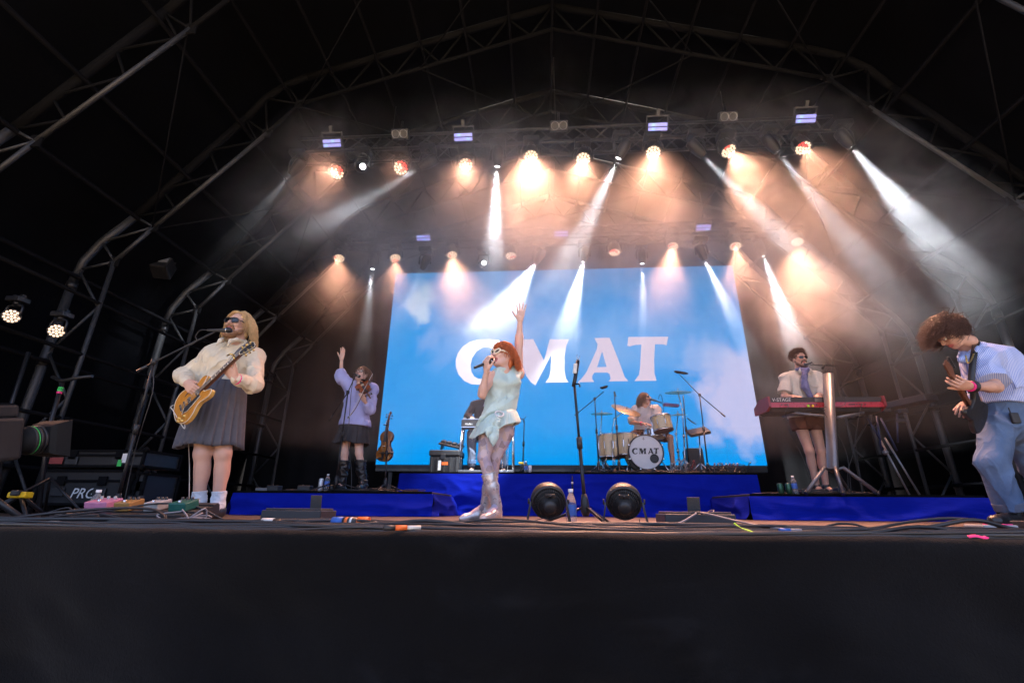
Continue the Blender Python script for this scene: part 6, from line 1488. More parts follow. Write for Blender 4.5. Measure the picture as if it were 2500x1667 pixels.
M['purple'] = mat('purple_plastic', (.09, .02, .12), .35, var=.4, vscale=40)
b = MB(); b.box((0, 0, 0), (.26, .10, .05), Matrix.Translation((2.301,8.3,1.867)) @ Matrix.Rotation(.1, 4, 'Y'), bev=.01); tag(b.build('percussion_block', 'purple'), 'purple percussion block clamped above the rack tom', 'percussion')
stand('drum_microphone_stand', 'boom stand left of the kit with an overhead microphone', zz((0.91,7.85,0.723), ZC), (0.905,7.85,1.885), (1.066,7.85,2.014), (0.624,7.85,1.66), group='drum microphone stands', spread=.25)
stand('drum_microphone_stand', 'short black stand in front of the floor toms with a small round microphone', zz((1.216,7.7,0.705), ZC), (1.23,7.75,1.959), group='drum microphone stands', spread=.2)
b = MB(); b.ball((1.231,7.75,1.974), .018, 10); b.tube([(1.231,7.75,1.974), (1.253,7.75,1.902)], .011, 8); tag(b.build('drum_microphone', 'black'), 'small black microphone on the short stand before the floor toms', 'microphone')
stand('drum_microphone_stand', 'tall boom stand right of the kit with its boom sloping down right', zz((2.7,8,0.772), ZC), (2.757,8.1,2.003), (2.485,8.2,2.406), (3.037,8,1.664), group='drum microphone stands', spread=.28)
b = MB(); b.tube([(2.398,8.2,2.469), (2.44,8.2,2.453), (2.582,8.2,2.428), (2.639,8.2,2.42)], [.012, .026, .024, .010], 10); tag(b.build('drum_microphone', 'alushade'), 'overhead microphone on the tall boom right of the kit', 'microphone')
b = MB(); b.tube([(1.007,7.85,2.086), (1.042,7.85,2.079), (1.113,7.85,2.1), (1.142,7.85,2.114)], [.012, .024, .024, .010], 10); tag(b.build('drum_microphone', 'alushade'), 'overhead microphone on the boom left of the kit', 'microphone')
stand('drum_microphone_stand', 'straight black stand just right of the rack tom', zz((2.396,8,0.759), ZC), (2.475,8.1,1.998), group='drum microphone stands', spread=.24)
mi = thing('microphone', 'vocal microphone on a gooseneck at the mouth of the drummer', 'microphone', (2.097,8.55,2.006), 'vocal microphones'); microphone(mi, (2.199,8.5,1.956), (2.022,8.6,2.049), .024)
b = MB(); b.tube(bez([(2.185,8.4,1.769), (2.203,8.45,1.968), (2.192,8.45,2.075), (2.164,8.45,2.098), (2.129,8.46,2.016)], 5), .006, 6); b.build('gooseneck', 'blackmetal', mi)
t = thing('sample_pad', 'black electronic drum pad on a chrome stand right of the kit', 'drum pad', zz((2.665,8.3,0.797), ZC)); b = MB(); mxp = Matrix.Translation((2.697,8.25,1.385)) @ Matrix.Rotation(-.18, 4, 'Y') @ Matrix.Rotation(.5, 4, 'X')
b.box((0, 0, 0), (.36, .24, .06), mxp, bev=.015); b.build('pad', 'black', t)
b = MB(); b.tube([zz((2.685,8.3,0.797), ZC+.1), (2.72,8.28,1.334)], .012, 8); b.build('pole', 'chrome', t)
for k in range(3): b = MB(); a = .3+k*2.09; p = V(zz((2.685,8.3,0.797), ZC)); b.tube([p+V((0, 0, .22)), p+V((.26*math.cos(a), .26*math.sin(a), .01))], .009, 6); b.build('leg', 'chrome', t)
b = MB(); b.tube([(2.498,8.1,1.601), (2.573,8.1,1.53), (2.636,8.1,1.488)], [.012, .013, .008], 8); tag(b.build('drum_microphone', 'black'), 'small pencil microphone above the electronic drum pad', 'microphone')
t = thing('drum_stool', 'round black drum stool behind the kit', 'stool', (1.85, 8.88, ZC)); b = MB(); b.lathe([(0, .43), (.15, .43), (.17, .40), (.17, .35), (0, .35)], 20, Matrix.Translation((1.85, 8.9, ZC))); b.build('seat', 'leather', t)
b = MB(); b.cyl((1.85, 8.9, ZC+.02), (1.85, 8.9, ZC+.36), .02); b.build('post', 'chrome', t)
t = thing('monitor_wedge', 'black wedge speaker standing behind the electronic pad', 'loudspeaker', zz((2.683,8.6,0.822), ZC)); b = MB(); b.box((0, 0, .25), (.28, .3, .5), Matrix.Translation(zz((2.715,8.7,0.831), ZC)) @ Matrix.Rotation(-.1, 4, 'X'), bev=.015); b.build('cabinet', 'casegrey', t)
b = MB(); b.box((0, -.155, .25), (.24, .01, .42), Matrix.Translation(zz((2.715,8.7,0.831), ZC)) @ Matrix.Rotation(-.1, 4, 'X')); b.build('grille', 'black', t)
def tangle(label, c, w_, d, n, seed, zmax=.06, group='tangled leads', mats=('rubber',)):
    rng = random.Random(seed)
    for k in range(n):
        p = []; x, y = rng.uniform(-w_, w_), rng.uniform(-d, d)
        for j in range(7): p.append((c[0]+x, c[1]+y, c[2]+.008+rng.random()**2*zmax)); x = max(-w_, min(w_, x+rng.uniform(-.5, .5)*w_)); y = max(-d, min(d, y+rng.uniform(-.6, .6)*d))
        p[0] = (*p[0][:2], c[2]+.006); p[-1] = (*p[-1][:2], c[2]+.006)
        b = MB(); b.tube(bez(p, 4), .0045, 5); tag(b.build('tangled_lead', rng.choice(mats)), label, 'cable', group)
tangle('thin lead in the tangle on the floor in front of the drum kit', (A3((1.525,7.7,0.713))[0], 7.62, ZC), 1.0, .12, 16, 3, .05)
tangle('thin lead heaped around the stagebox at the right of the drum riser', (A3((2.905,8,0.741))[0], 7.75, ZC), .32, .2, 18, 5, .16, 'stagebox leads', ('rubber', 'rubber', 'blackmetal'))
M['redlead'] = mat('red_lead', (.25, .05, .05), .5); M['greylead'] = mat('grey_lead', (.22, .22, .24), .5)
tangle('thin coloured lead hanging in the bundle right of the bass drum', (A3((2.257,7.9,0.763))[0], 7.9, ZC), .2, .15, 14, 8, .22, 'kit leads', ('rubber', 'redlead', 'greylead'))
t = thing('stagebox', 'low black stagebox with rows of plugs at the right of the drum riser', 'stagebox', (A3((2.937,8,0.741))[0], 7.9, ZC)); sx = A3((2.937,8,0.741))[0]
b = MB(); b.box((sx, 7.9, ZC+.06), (.46, .22, .12), bev=.008); b.build('box', 'black', t)
for k in range(7): b = MB(); b.cyl((sx-.18+.06*k, 7.86, ZC+.12), (sx-.18+.06*k, 7.83, ZC+.18), .010, n=8); b.build('plug', 'chrome' if k % 2 else 'redlead', t)

# ------------------------------------------------------------------ red keyboard on its column stand
M['red'] = mat('red_enamel', (.42, .012, .028), .3, var=.08, coat=.2); M['greypanel'] = mat('grey_panel', (.055, .058, .065), .4); M['reddark'] = mat('red_side', (.20, .012, .02), .35)
kx0, kx1 = A3((2.992,6.18,1.485))[0], A3((4.402,6.18,1.476))[0]; kz1 = A3((3.631,6.18,1.509))[2]; kzm = A3((3.617,6.18,1.443))[2]; kz0 = A3((3.603,6.18,1.378))[2]; zbot = kz0-.045
t = thing('keyboard', 'long red and grey stage keyboard on a silver column stand', 'keyboard', ((kx0+kx1)/2, 6.3, kz0))
def slab(pts, x0_, x1_): return MB().add([(x, y, z) for x in (x0_, x1_) for y, z in pts], [tuple(range(len(pts)-1, -1, -1)), tuple(range(len(pts), 2*len(pts)))]+[(i, (i+1) % len(pts), len(pts)+(i+1) % len(pts), len(pts)+i) for i in range(len(pts))])
slab([(6.17, kz0), (6.17, kzm), (6.20, kzm), (6.20, kz0)], kx0, kx1).build('rear_panel', 'red', t)
slab([(6.195, kzm), (6.165, kz1), (6.40, kz1), (6.56, kzm), (6.56, kz0)], kx0+.003, kx1-.003).build('top_case', 'greypanel', t)
slab([(6.21, kz0), (6.23, zbot), (6.55, zbot), (6.55, kz0)], kx0+.01, kx1-.01).build('bottom_case', 'black', t)
for xa, xb in ((kx0-.03, kx0-.001), (kx1+.001, kx1+.03)): slab([(6.15, kz0+.01), (6.155, kz1+.012), (6.42, kz1+.012), (6.60, kzm), (6.60, zbot+.01), (6.25, zbot+.005)], xa, xb).build('end_cheek', 'reddark', t)
tex('V-STAGE', .062, frame((3.135,6.155,1.473), (1, 0, 0), (0, -1, -.25)), 'label', 'logo', t, .001)
b = MB(); b.box((0, 0, 0), (.09, .004, .05), frame((3.6,6.156,1.47), (1, 0, 0), (0, -.25, 1))); b.build('badge', 'silver', t)
rl = random.Random(2)
for xx in (1905, 1913, 1918, 1971, 1977, 1983, 1990, 2070, 2074, 2078, 2082, 2088, 2094, 2100, 2108): b = MB(); b.cyl((A3((0, 0, 0))[0]+kx0+(xx-1878)/274*(kx1-kx0), 6.172, (kz0+kzm)/2), (kx0+(xx-1878)/274*(kx1-kx0), 6.160, (kz0+kzm)/2), .008, n=8); b.build('socket', 'black', t)
for xx, m_ in ((1969, 'lime'), (1980, 'yellow')): b = MB(); b.box((kx0+(xx-1878)/274*(kx1-kx0), 6.162, kz0+.016), (.022, .016, .03)); b.build('tape_flag', m_, t)
st = thing('keyboard_stand', 'silver column keyboard stand with a four-footed base', 'stand', zz((3.505,6.12,0.425), ZL)); cxb, cxt = A3((3.539,6.1,0.588))[0], A3((3.74,6.08,1.791))[0]
zt_ = A3((3.74,6.08,1.791))[2]; zb2 = A3((3.539,6.1,0.588))[2]; ov = [(.082*math.cos(a), .052*math.sin(a)) for a in np.linspace(0, 2*math.pi, 20, endpoint=False)]
slope = V((cxt-cxb, 0, zt_-zb2)); mxs = Matrix.Translation((cxb, 6.07, zb2)) @ slope.to_track_quat('Z', 'Y').to_matrix().to_4x4()
b = MB(); vs = [mxs @ V((p[0], p[1], z)) for z in (0, slope.length) for p in [(q[0], q[1]) for q in ov]]; b.add(vs, [(i, (i+1) % 20, 20+(i+1) % 20, 20+i) for i in range(20)]+[tuple(range(20, 40))], 0, True); b.build('column', 'silver', st)
qx, qy = (mxs.to_3x3() @ V((1, 0, 0))), (mxs.to_3x3() @ V((0, 1, 0)))
b = MB(); b.add([mxs @ V((p[0]*1.02, p[1]*1.02, slope.length+z)) for z in (.0, .012) for p in ov], [(i, (i+1) % 20, 20+(i+1) % 20, 20+i) for i in range(20)]+[tuple(range(20, 40))], 0, False); b.build('top_cap', 'black', st)
b = MB(); g_ = mxs.to_quaternion(); 
tm = frame(tuple(mxs @ V((.054, -.046, slope.length*.42)) if (mxs.to_3x3() @ V((0, -1, 0))).y < 0 else mxs @ V((-.054, .046, slope.length*.42))), tuple(slope), (.35, -1, 0)); tex('KÖNIG & MEYER', .036, tm, 'printblack', 'maker_lettering', st, .0008)
for a, ln in ((-2.55, .50), (-1.65, .34), (-.55, .46), (.9, .46)):
    e = V((cxb+math.cos(a)*ln, 6.1+math.sin(a)*ln*.55+.02, ZL+.022)); m0 = V((cxb+math.cos(a)*.13, 6.1+math.sin(a)*.1, zb2+.02)); b = MB(); b.tube([V((cxb, 6.08, zb2-.02)), m0, e], .022, 10); b.build('leg', 'silver', st)
    b = MB(); b.tube([e, e+(e-m0).normalized()*.03], .025, 10); b.build('end_cap', 'rubber', st)
for s in (-1, 1): b = MB(); b.tube([(cxt+.02, 6.12, zbot-.10), (cxt+s*.42, 6.22, zbot-.02), (cxt+s*.45, 6.5, zbot-.015)], .018, 8); b.build('arm', 'silver', st)
b = MB(); b.tube([mxs @ V((0, 0, slope.length)), mxs @ V((.0, 0, slope.length+.06))], .014, 8); b.tube([(3.562,6.1,1.934), (3.731,6.08,1.92), (3.888,6.07,1.904)], .008, 8); b.tube([(3.695,6.08,1.87), (3.739,6.08,1.931)], .014, 8); b.build('microphone_arm', 'blackmetal', st)
mi = thing('microphone', 'black microphone on the column stand at the mouth of the keyboard player', 'microphone', (3.582,6.2,1.982), 'vocal microphones'); microphone(mi, (3.602,6.12,1.974), (3.683,6.42,2.031), .027)
b = MB(); b.tube(bez([(3.602,6.12,1.974), (3.615,6.1,1.933), (3.662,6.08,1.91), (3.848,6.07,1.888), (3.863,6.06,1.751), (3.867,6.05,1.477), (3.829,6.06,1.373), (3.574,6.05,1.335), (3.663,6.05,1.06), (3.75,6.08,0.763), zz((3.707,6.1,0.378), ZL+.01)], 6), .004, 6); b.build('cable', 'rubber', mi)
for i, pts in enumerate([[(3.211,6.16,1.425), (3.185,6.13,1.365), (3.144,6.14,1.286), (3.176,6.15,0.974), (3.226,6.15,0.846), (3.266,6.15,0.67), zz((3.34,6.2,0.428), ZL+.01)], [(4.137,6.16,1.419), (4.056,6.14,1.282), (3.942,6.12,1.019), (3.843,6.12,0.767), (3.752,6.14,0.572), zz((3.709,6.15,0.404), ZL+.01)], [(3.557,6.1,1.362), (3.71,6.06,1.242), (3.943,6.1,1.119), (3.92,6.12,0.968), (3.934,6.2,0.676), zz((3.898,6.2,0.421), ZL+.01)]]):
    b = MB(); b.tube(bez(pts, 6), .004, 6); tag(b.build('hanging_lead', 'rubber'), ['thin black lead hanging from the left end of the red keyboard', 'twisted black lead hanging from the right part of the red keyboard', 'thin lead looping from the column to the floor below the keyboard'][i], 'cable')
t = thing('side_keyboard', 'second black keyboard seen end-on beyond the red one', 'keyboard', (4.891,6.6,1.511))
b = MB(); b.box((0, 0, 0), (.22, .95, .09), Matrix.Translation((4.998,6.75,1.525)) @ Matrix.Rotation(.25, 4, 'Z'), bev=.01); b.build('case', 'black', t)
for p in ((4.619,6.45,1.385), (4.869,6.5,1.388), (4.809,6.5,1.261)): b = MB(); b.box((0, 0, 0), (.10, .06, .05), Matrix.Translation(p), bev=.008); b.build('end_clamp', 'blackmetal', t)
M['bluetube'] = mat('blue_tube', (.02, .03, .08), .4, .4)
st = thing('folding_stand', 'thin folding keyboard stand with blue struts and silver legs', 'stand', zz((4.573,6.5,0.374), ZL))
for p, q, m_ in (((4.386,6.5,1.296), (4.479,6.5,0.995), 'bluetube'), ((4.51,6.5,1.323), (4.456,6.5,0.862), 'bluetube'), ((4.625,6.6,1.313), (4.687,6.55,0.868), 'bluetube'), ((4.479,6.5,0.995), zz((4.585,6.4,0.365), ZL+.01), 'silver'), ((4.541,6.5,1.033), zz((4.707,6.4,0.366), ZL+.01), 'silver'), ((4.927,6.7,1.388), (4.834,6.7,0.995), 'bluetube')): b = MB(); b.tube([p, q], .012, 8); b.build('strut', m_, st)
b = MB(); b.ball((4.488,6.48,0.839), .035, 12); b.build('pivot', 'silver', st)

# ------------------------------------------------------------------ two floor fans seen from behind
def fan(label, c, yaw):
    t = thing('floor_fan', label, 'fan', c, 'floor fans'); base = Matrix.Translation(c) @ Matrix.Rotation(yaw, 4, 'Z') @ Matrix.Scale(.82, 4)
    ax = V((0, -.86, -.42)).normalized(); mx = base @ Matrix.Translation((0, 0, .175)) @ ax.to_track_quat('Z', 'Y').to_matrix().to_4x4()
    b = MB(); b.lathe([(.105, -.085), (.116, -.08), (.126, -.045), (.128, -.005), (.121, .028), (.113, .03), (.112, .02), (.118, -.005), (.114, -.06), (.105, -.085)], 36, mx); b.build('shroud', 'black', t)
    b = MB(); b.disc(.108, 30, mx, 0, -.07); b.build('light_stop', 'black', t)  # solid disc added so no light shows through the fan
    b = MB(); b.lathe([(0, .112), (.03, .112), (.046, .10), (.052, .07), (.05, .03), (0, .02)], 24, mx); b.build('motor_cover', 'black', t)
    for k in range(44):
        a = 2*math.pi*k/44; m2 = mx @ Matrix.Rotation(a, 4, 'Z'); b = MB(); b.add([(.116, -.0014, .022), (.116, .0014, .022), (.050, .0014, .088), (.050, -.0014, .088), (.110, -.0014, .010), (.110, .0014, .010), (.046, .0014, .076), (.046, -.0014, .076)], [(0, 1, 2, 3), (7, 6, 5, 4), (0, 4, 5, 1), (1, 5, 6, 2), (2, 6, 7, 3), (3, 7, 4, 0)], 0, False, m2); b.build('slat', 'black', t)
    b = MB()
    for r_, z in ((.10, .036), (.08, .056)): b.tube([mx @ V((r_*math.cos(k*.349), r_*math.sin(k*.349), z)) for k in range(18)], .003, 5, False, closed=True)
    b.build('grille_ring', 'black', t)
    b = MB(); b.box((0, .075, .062), (.075, .030, .03), mx, bev=.006); b.build('control_box', 'black', t)
    b = MB(); b.lathe([(.012, 0), (.010, .012), (0, .013)], 10, mx @ Matrix.Translation((0, .08, .078))); b.build('dial', 'blackmetal', t)
    for k in range(5):
        a = k*2*math.pi/5; b = MB(); m2 = mx @ Matrix.Rotation(a, 4, 'Z') @ Matrix.Translation((0, 0, -.03)) @ Matrix.Rotation(.5, 4, 'X'); b.box((.065, 0, 0), (.08, .05, .003), m2, bev=.001); b.build('blade', 'casegrey', t)
    for s in (-1, 1):
        b = MB(); P_ = [(s*.132, 0, .175), (s*.134, .004, .14), (s*.150, .01, .06), (s*.162, .015, .004)]; w_ = [.018, .028, .026, .03]; vs = []
        for p, q in zip(P_, w_): vs += [base @ V((p[0]-s*.006, p[1]-q, p[2])), base @ V((p[0]-s*.006, p[1]+q, p[2])), base @ V((p[0]+s*.006, p[1]+q, p[2])), base @ V((p[0]+s*.006, p[1]-q, p[2]))]
        fs = [(i*4+k, i*4+(k+1) % 4, i*4+4+(k+1) % 4, i*4+4+k) for i in range(3) for k in range(4)]+[(0, 3, 2, 1), (12, 13, 14, 15)]; b.add(vs, fs); b.build('bracket', 'black', t)
        b = MB(); b.lathe([(.02, 0), (.018, .012), (0, .013)], 12, base @ Matrix.Translation((s*.137, 0, .178)) @ Matrix.Rotation(s*R(90), 4, 'Y')); b.build('pivot_knob', 'blackmetal', t)
    b = MB(); b.box((0, .02, .010), (.32, .05, .016), base, bev=.005); b.build('foot_bar', 'black', t)
fan('black floor fan at the left of the centre stand, seen from behind', (.030, 2.90, 0), .12)
fan('black floor fan at the right of the centre stand, seen from behind', (.475, 2.92, 0), -.12)

# ------------------------------------------------------------------ bottles and cans
def bottle(label, c, h=.21, r=.032, cap='white'):
    t = thing('water_bottle', label, 'bottle', c, 'water bottles'); mx = Matrix.Translation(c)
    b = MB(); b.lathe([(0, .002), (r*.9, .002), (r, .012), (r, h*.22), (r*.95, h*.24), (r, h*.27), (r, h*.62), (r*.92, h*.70), (r*.55, h*.84), (r*.40, h*.88), (r*.40, h*.93)], 18, mx); b.build('bottle_body', 'bottle', t)
    b = MB(); b.lathe([(r*1.015, h*.30), (r*1.015, h*.58)], 18, mx); b.build('paper_label', 'bluelabel', t)
    b = MB(); b.lathe([(r*.46, h*.915), (r*.46, h), (0, h)], 14, mx); b.build('cap', cap, t)
    return t
M['greencan'] = mat('green_can', (.03, .10, .06), .3, .6, var=.4, vscale=30); M['whitecan'] = mat('white_can', (.62, .64, .66), .3, .4, var=.05)
def can(label, c, m, h=.122, r=.033):
    t = thing('drink_can', label, 'can', c, 'drink cans'); mx = Matrix.Translation(c)
    b = MB(); b.lathe([(0, .003), (r*.8, .001), (r, .012), (r, h-.014), (r*.82, h-.002)], 18, mx); b.build('can_body', m, t)
    b = MB(); b.lathe([(r*.84, h-.004), (r*.84, h), (r*.76, h-.003), (0, h-.004)], 18, mx); b.build('lid', 'chrome', t); return t
bottle('water bottle with a pale cap behind the pink pedal at the left', (-2.96, 3.05, 0), .20, .034)
bottle('water bottle behind the left floor fan', (.175, 3.12, 0), .225, .033)
bottle('water bottle beside a white can on the left riser', zz((-2.824,6.14,0.308), ZL), .215, .033)
bottle('water bottle beside two green cans on the right riser', zz((3.074,6.13,0.347), ZL), .215, .033)
bottle('small water bottle beside the pedal steel on the centre riser', zz((-0.274,7.7,0.675), ZC), .19, .032)
t = can('white can printed with a round wave by the guitarist shoe', (-2.62, 3.52, 0), 'whitecan', .155, .030); c = V((-2.62, 3.52, 0)); d = V((.57, -.82, 0))
pl = frame(tuple(c+d*.0308+V((0, 0, .075))), (.82, .57, 0), tuple(d))
for k in range(1, 5): b = MB(); b.tube([pl @ V((.0045*k*math.cos(a), .0045*k*math.sin(a), -.0005*k*k*.35*abs(math.cos(a)))) for a in np.linspace(0, 2*math.pi, 14, endpoint=False)], .0009, 4, False, closed=True); b.build('printed_wave', 'printblack', t)
tex('CLAW', .014, pl @ Matrix.Translation((0, .030, .0)), 'printblack', 'lettering', t, .0008)
can('white can beside the water bottle on the left riser', zz((-2.897,6.12,0.312), ZL), 'whitecan', .16, .029)
can('left one of two dark green cans on the right riser', zz((2.906,6.13,0.351), ZL), 'greencan', .125, .034); can('right one of two dark green cans on the right riser', zz((3.003,6.13,0.351), ZL), 'greencan', .125, .034)
can('grey can beside the small water bottle on the centre riser', zz((-0.208,7.7,0.676), ZC), 'whitecan', .125, .031)

# ------------------------------------------------------------------ pedalboard at the left
t = thing('pedalboard', 'low black pedalboard with white lettering at the feet of the guitarist', 'pedalboard', (-2.42, 2.9, 0)); x0, x1 = -2.93, -2.14
mxb = Matrix.Translation((0, 2.80, .035)) @ Matrix.Rotation(R(14), 4, 'X')
for k in range(4): b = MB(); b.box(((x0+x1)/2, .03+.085*k, .008), (x1-x0, .052, .014), mxb, bev=.003); b.build('rail', 'black', t)
b = MB(); b.box(((x0+x1)/2, -.012, -.004), (x1-x0+.01, .014, .052), mxb, bev=.004); b.build('front_lip', 'black', t)
for xx in (x0+.01, x1-.01): b = MB(); b.box((xx, .16, -.02), (.016, .33, .05), mxb, bev=.004); b.build('side_foot', 'black', t)
tex('pedaltrain', .034, frame(tuple(mxb @ V((x0+.11, -.0195, -.002))), (1, 0, 0), (0, -1, .2)), 'label', 'lettering', t, .0006); tex('novo', .036, frame(tuple(mxb @ V((x1-.12, -.0195, -.002))), (1, 0, 0), (0, -1, .2)), 'label', 'lettering', t, .0006); tex('LICKS', .032, frame(tuple(mxb @ V((x0+.47, -.0195, -.002))), (1, 0, 0), (0, -1, .2)), 'label', 'lettering', t, .0006)
M['pinkpedal'] = mat('pink_pedal', srgb(190, 120, 150), .45); M['tanpedal'] = mat('tan_pedal', srgb(150, 112, 60), .45); M['tealpedal'] = mat('teal_pedal', srgb(25, 85, 75), .45); M['whitepedal'] = mat('white_pedal', srgb(160, 160, 160), .45)
for lab, xx, yy, w_, d_, m_ in (('pink', -2.78, .14, .15, .12, 'pinkpedal'), ('tan', -2.60, .13, .10, .12, 'tanpedal'), ('white', -2.41, .13, .09, .12, 'whitepedal'), ('teal', -2.24, .13, .11, .12, 'tealpedal')):
    p = thing('effects_pedal', '%s guitar pedal on the black pedalboard at the left' % lab, 'guitar pedal', tuple(mxb @ V((xx, yy, .016))), 'guitar pedals')
    b = MB(); b.box((xx, yy, .042), (w_, d_, .052), mxb, bev=.006); b.build('enclosure', m_, p)
    for k in range(3): b = MB(); b.lathe([(.010, 0), (.008, .016), (0, .017)], 10, mxb @ Matrix.Translation((xx-w_*.3+w_*.3*k, yy+.03, .068))); b.build('knob', 'whitepedal' if lab == 'pink' else 'black', p)
    b = MB(); b.lathe([(.009, 0), (.009, .012), (0, .013)], 10, mxb @ Matrix.Translation((xx, yy-.035, .068))); b.build('foot_switch', 'chrome', p)
# floor boxes with raised flaps
for lab, cx_, cy_, fx in (('black floor socket box with a raised flap left of centre stage', -1.63, 3.2, .11), ('black floor socket box with a raised flap right of the fans', .90, 3.02, -.0)):
    t = thing('socket_box', lab, 'socket box', (cx_, cy_, 0), 'floor socket boxes'); b = MB(); b.box((cx_, cy_, .042), (.40, .24, .08), bev=.006); b.build('box', 'black', t)
    b = MB(); b.box((cx_, cy_, .088), (.37, .20, .014), bev=.004); b.build('cover', 'casegrey', t)
    b = MB(); b.box((0, 0, 0), (.075, .008, .085), Matrix.Translation((cx_+fx, cy_-.02, .135)) @ Matrix.Rotation(.15, 4, 'X'), bev=.002); b.build('flap', 'casegrey', t)
t = thing('tuner_unit', 'white floor unit topped with pink tape at the right', 'guitar pedal', (2.22, 2.6, 0)); b = MB(); b.box((2.22, 2.62, .025), (.16, .12, .045), bev=.006); b.build('case', 'whitepedal', t)
b = MB(); b.box((2.24, 2.60, .049), (.08, .07, .006)); b.build('tape', 'pink', t)
t = thing('effects_strip', 'row of dark pedals with pink tape beside the white floor unit', 'pedalboard', (2.55, 2.62, 0)); b = MB(); b.box((2.58, 2.64, .016), (.44, .18, .03), bev=.004); b.build('board', 'black', t)
for k in range(5): b = MB(); b.box((2.42+.085*k, 2.64, .048), (.07, .12, .036), bev=.005); b.build('pedal', ('casegrey', 'black', 'pinkpedal', 'casegrey', 'black')[k], t)

# ------------------------------------------------------------------ cables along the stage front
rng = random.Random(12)
def front_cable(k):
    y0 = 2.14+.42*((k*.618) % 1); r = rng.choice((.005, .006, .007, .008, .010)); pts = []; x = -4.3+rng.uniform(0, .4); ph = rng.uniform(0, 6); z0 = r+rng.random()**2*.022
    while x < 5.0:
        y = y0+.10*math.sin(x*1.3+ph)+.05*math.sin(x*3.1+ph*2)+rng.uniform(-.03, .03); bump = max(0, rng.gauss(0, 1)-1.4)*.02
        pts.append((x, max(2.10, y), max(r, z0+.010*math.sin(x*2.3+ph)+bump))); x += rng.uniform(.22, .42)
    b = MB(); b.tube(bez(pts, 4), r, 6); tag(b.build('stage_cable', 'rubber'), 'black cable running in the bundle along the front edge of the stage', 'cable', 'cables along the stage front')
for k in range(36): front_cable(k)
def loop(label, pts, r=.008, m='rubber'):
    b = MB(); b.tube(bez([(x, y, r+(z-r)*.62) for x, y, z in pts], 8), r*.62, 7); tag(b.build('cable_loop', m), label, 'cable')
loop('thick black cable arching up in front of the guitarist shoes', [(-3.2, 2.3, .02), (-2.9, 2.38, .03), (-2.6, 2.5, .10), (-2.35, 2.55, .135), (-2.1, 2.5, .13), (-1.95, 2.42, .08), (-1.8, 2.32, .02), (-1.3, 2.3, .016)], .012)
loop('black cable rising in a long curve over the pedalboard', [(-2.85, 2.45, .015), (-2.7, 2.55, .06), (-2.5, 2.7, .12), (-2.36, 2.85, .18), (-2.2, 2.95, .16), (-2.0, 3.0, .02)], .009)
loop('black cable coiled flat left of the singer', [(-1.45, 2.35, .012), (-1.2, 2.42, .05), (-.95, 2.40, .06), (-.8, 2.32, .05), (-.95, 2.26, .03), (-1.2, 2.30, .04), (-1.3, 2.38, .055), (-1.0, 2.48, .05), (-.6, 2.4, .02), (-.2, 2.3, .014)], .011)
loop('grey cable rising from the right floor box and curling back', [(.55, 2.6, .01), (.72, 2.72, .05), (.85, 2.85, .12), (.90, 2.95, .14), (.93, 2.85, .13), (1.05, 2.5, .05), (1.25, 2.35, .012)], .009, 'greylead')
loop('thin brown lead hooking over the corner of the right riser', [(1.0, 3.1, .10), (1.2, 3.6, .13), (1.42, 4.2, .17), (1.50, 4.6, .14), (1.52, 4.9, .012)], .006, 'greylead')
loop('black cable looping up in a round arch at the right', [(1.2, 2.3, .012), (1.5, 2.4, .04), (1.75, 2.48, .09), (1.95, 2.52, .115), (2.08, 2.5, .10), (2.10, 2.42, .05), (2.0, 2.34, .014)], .011)
loop('black cable with a low hump left of the white floor unit', [(1.3, 2.5, .01), (1.42, 2.55, .06), (1.55, 2.6, .065), (1.7, 2.6, .02), (2.1, 2.55, .012)], .009)
loop('thin fan lead trailing left from the left fan', [(.02, 2.86, .09), (-.06, 2.84, .06), (-.16, 2.78, .012), (-.4, 2.6, .008)], .004)
loop('thin fan lead trailing right from the right fan', [(.55, 2.88, .08), (.56, 2.84, .02), (.7, 2.74, .012), (1.1, 2.5, .01)], .004)
loop('black cable bulging from the floor at the left edge', [(-3.6, 2.5, .01), (-3.45, 2.6, .10), (-3.3, 2.62, .14), (-3.2, 2.6, .10), (-3.12, 2.5, .012)], .008)
tangle('thin lead in the tangle around the pedalboard', (-2.5, 2.86, .02), .5, .2, 8, 31, .07, 'pedalboard leads', ('rubber', 'rubber', 'greylead'))
tangle('thin lead in the tangle on the left riser', (-2.5, 6.25, ZL), .9, .14, 14, 33, .03, 'left riser leads')
tangle('thin lead in the tangle on the right riser', (3.3, 6.2, ZL), .7, .12, 12, 35, .03, 'right riser leads')
tangle('cable heaped at the right end of the stage front', (3.3, 2.6, 0), .8, .35, 18, 37, .06, 'right front cables')
# plugs and tape on the cables
def plug(name, label, a, c, r, bands):
    a, c = V(a), V(c); m = (a+c)/2; a = m+(a-m)*.68; c = m+(c-m)*.68; r *= .68; a.z = c.z = r+.012
    t = thing(name, label, 'plug', tuple(a)); A, B = V(a), V(c)
    for i, (t0, t1, k, m_) in enumerate(bands): b = MB(); b.tube([A+(B-A)*t0, A+(B-A)*t1], r*k, 12); b.build('sleeve' if i else 'collar', m_, t)
plug('mains_plug', 'big blue and orange mains coupler lying among the cables', (-1.10, 2.42, .040), (-.82, 2.40, .038), .034, [(0, .3, 1, 'blueplug'), (.3, .7, .9, 'black'), (.36, .44, .93, 'orange'), (.5, .56, .93, 'label'), (.7, 1, 1.02, 'orange')])
plug('mains_plug', 'black coupler with a pale band left of the blue and orange one', (-1.52, 2.5, .034), (-1.16, 2.44, .036), .026, [(0, .28, 1, 'offwhite'), (.28, 1, .85, 'black')])
plug('cable_plug', 'orange-sleeved plug poking over the stage edge', (-.70, 2.02, .030), (-.50, 2.14, .036), .016, [(0, .3, 1, 'black'), (.3, .62, .95, 'orange'), (.62, 1, .8, 'offwhite')])
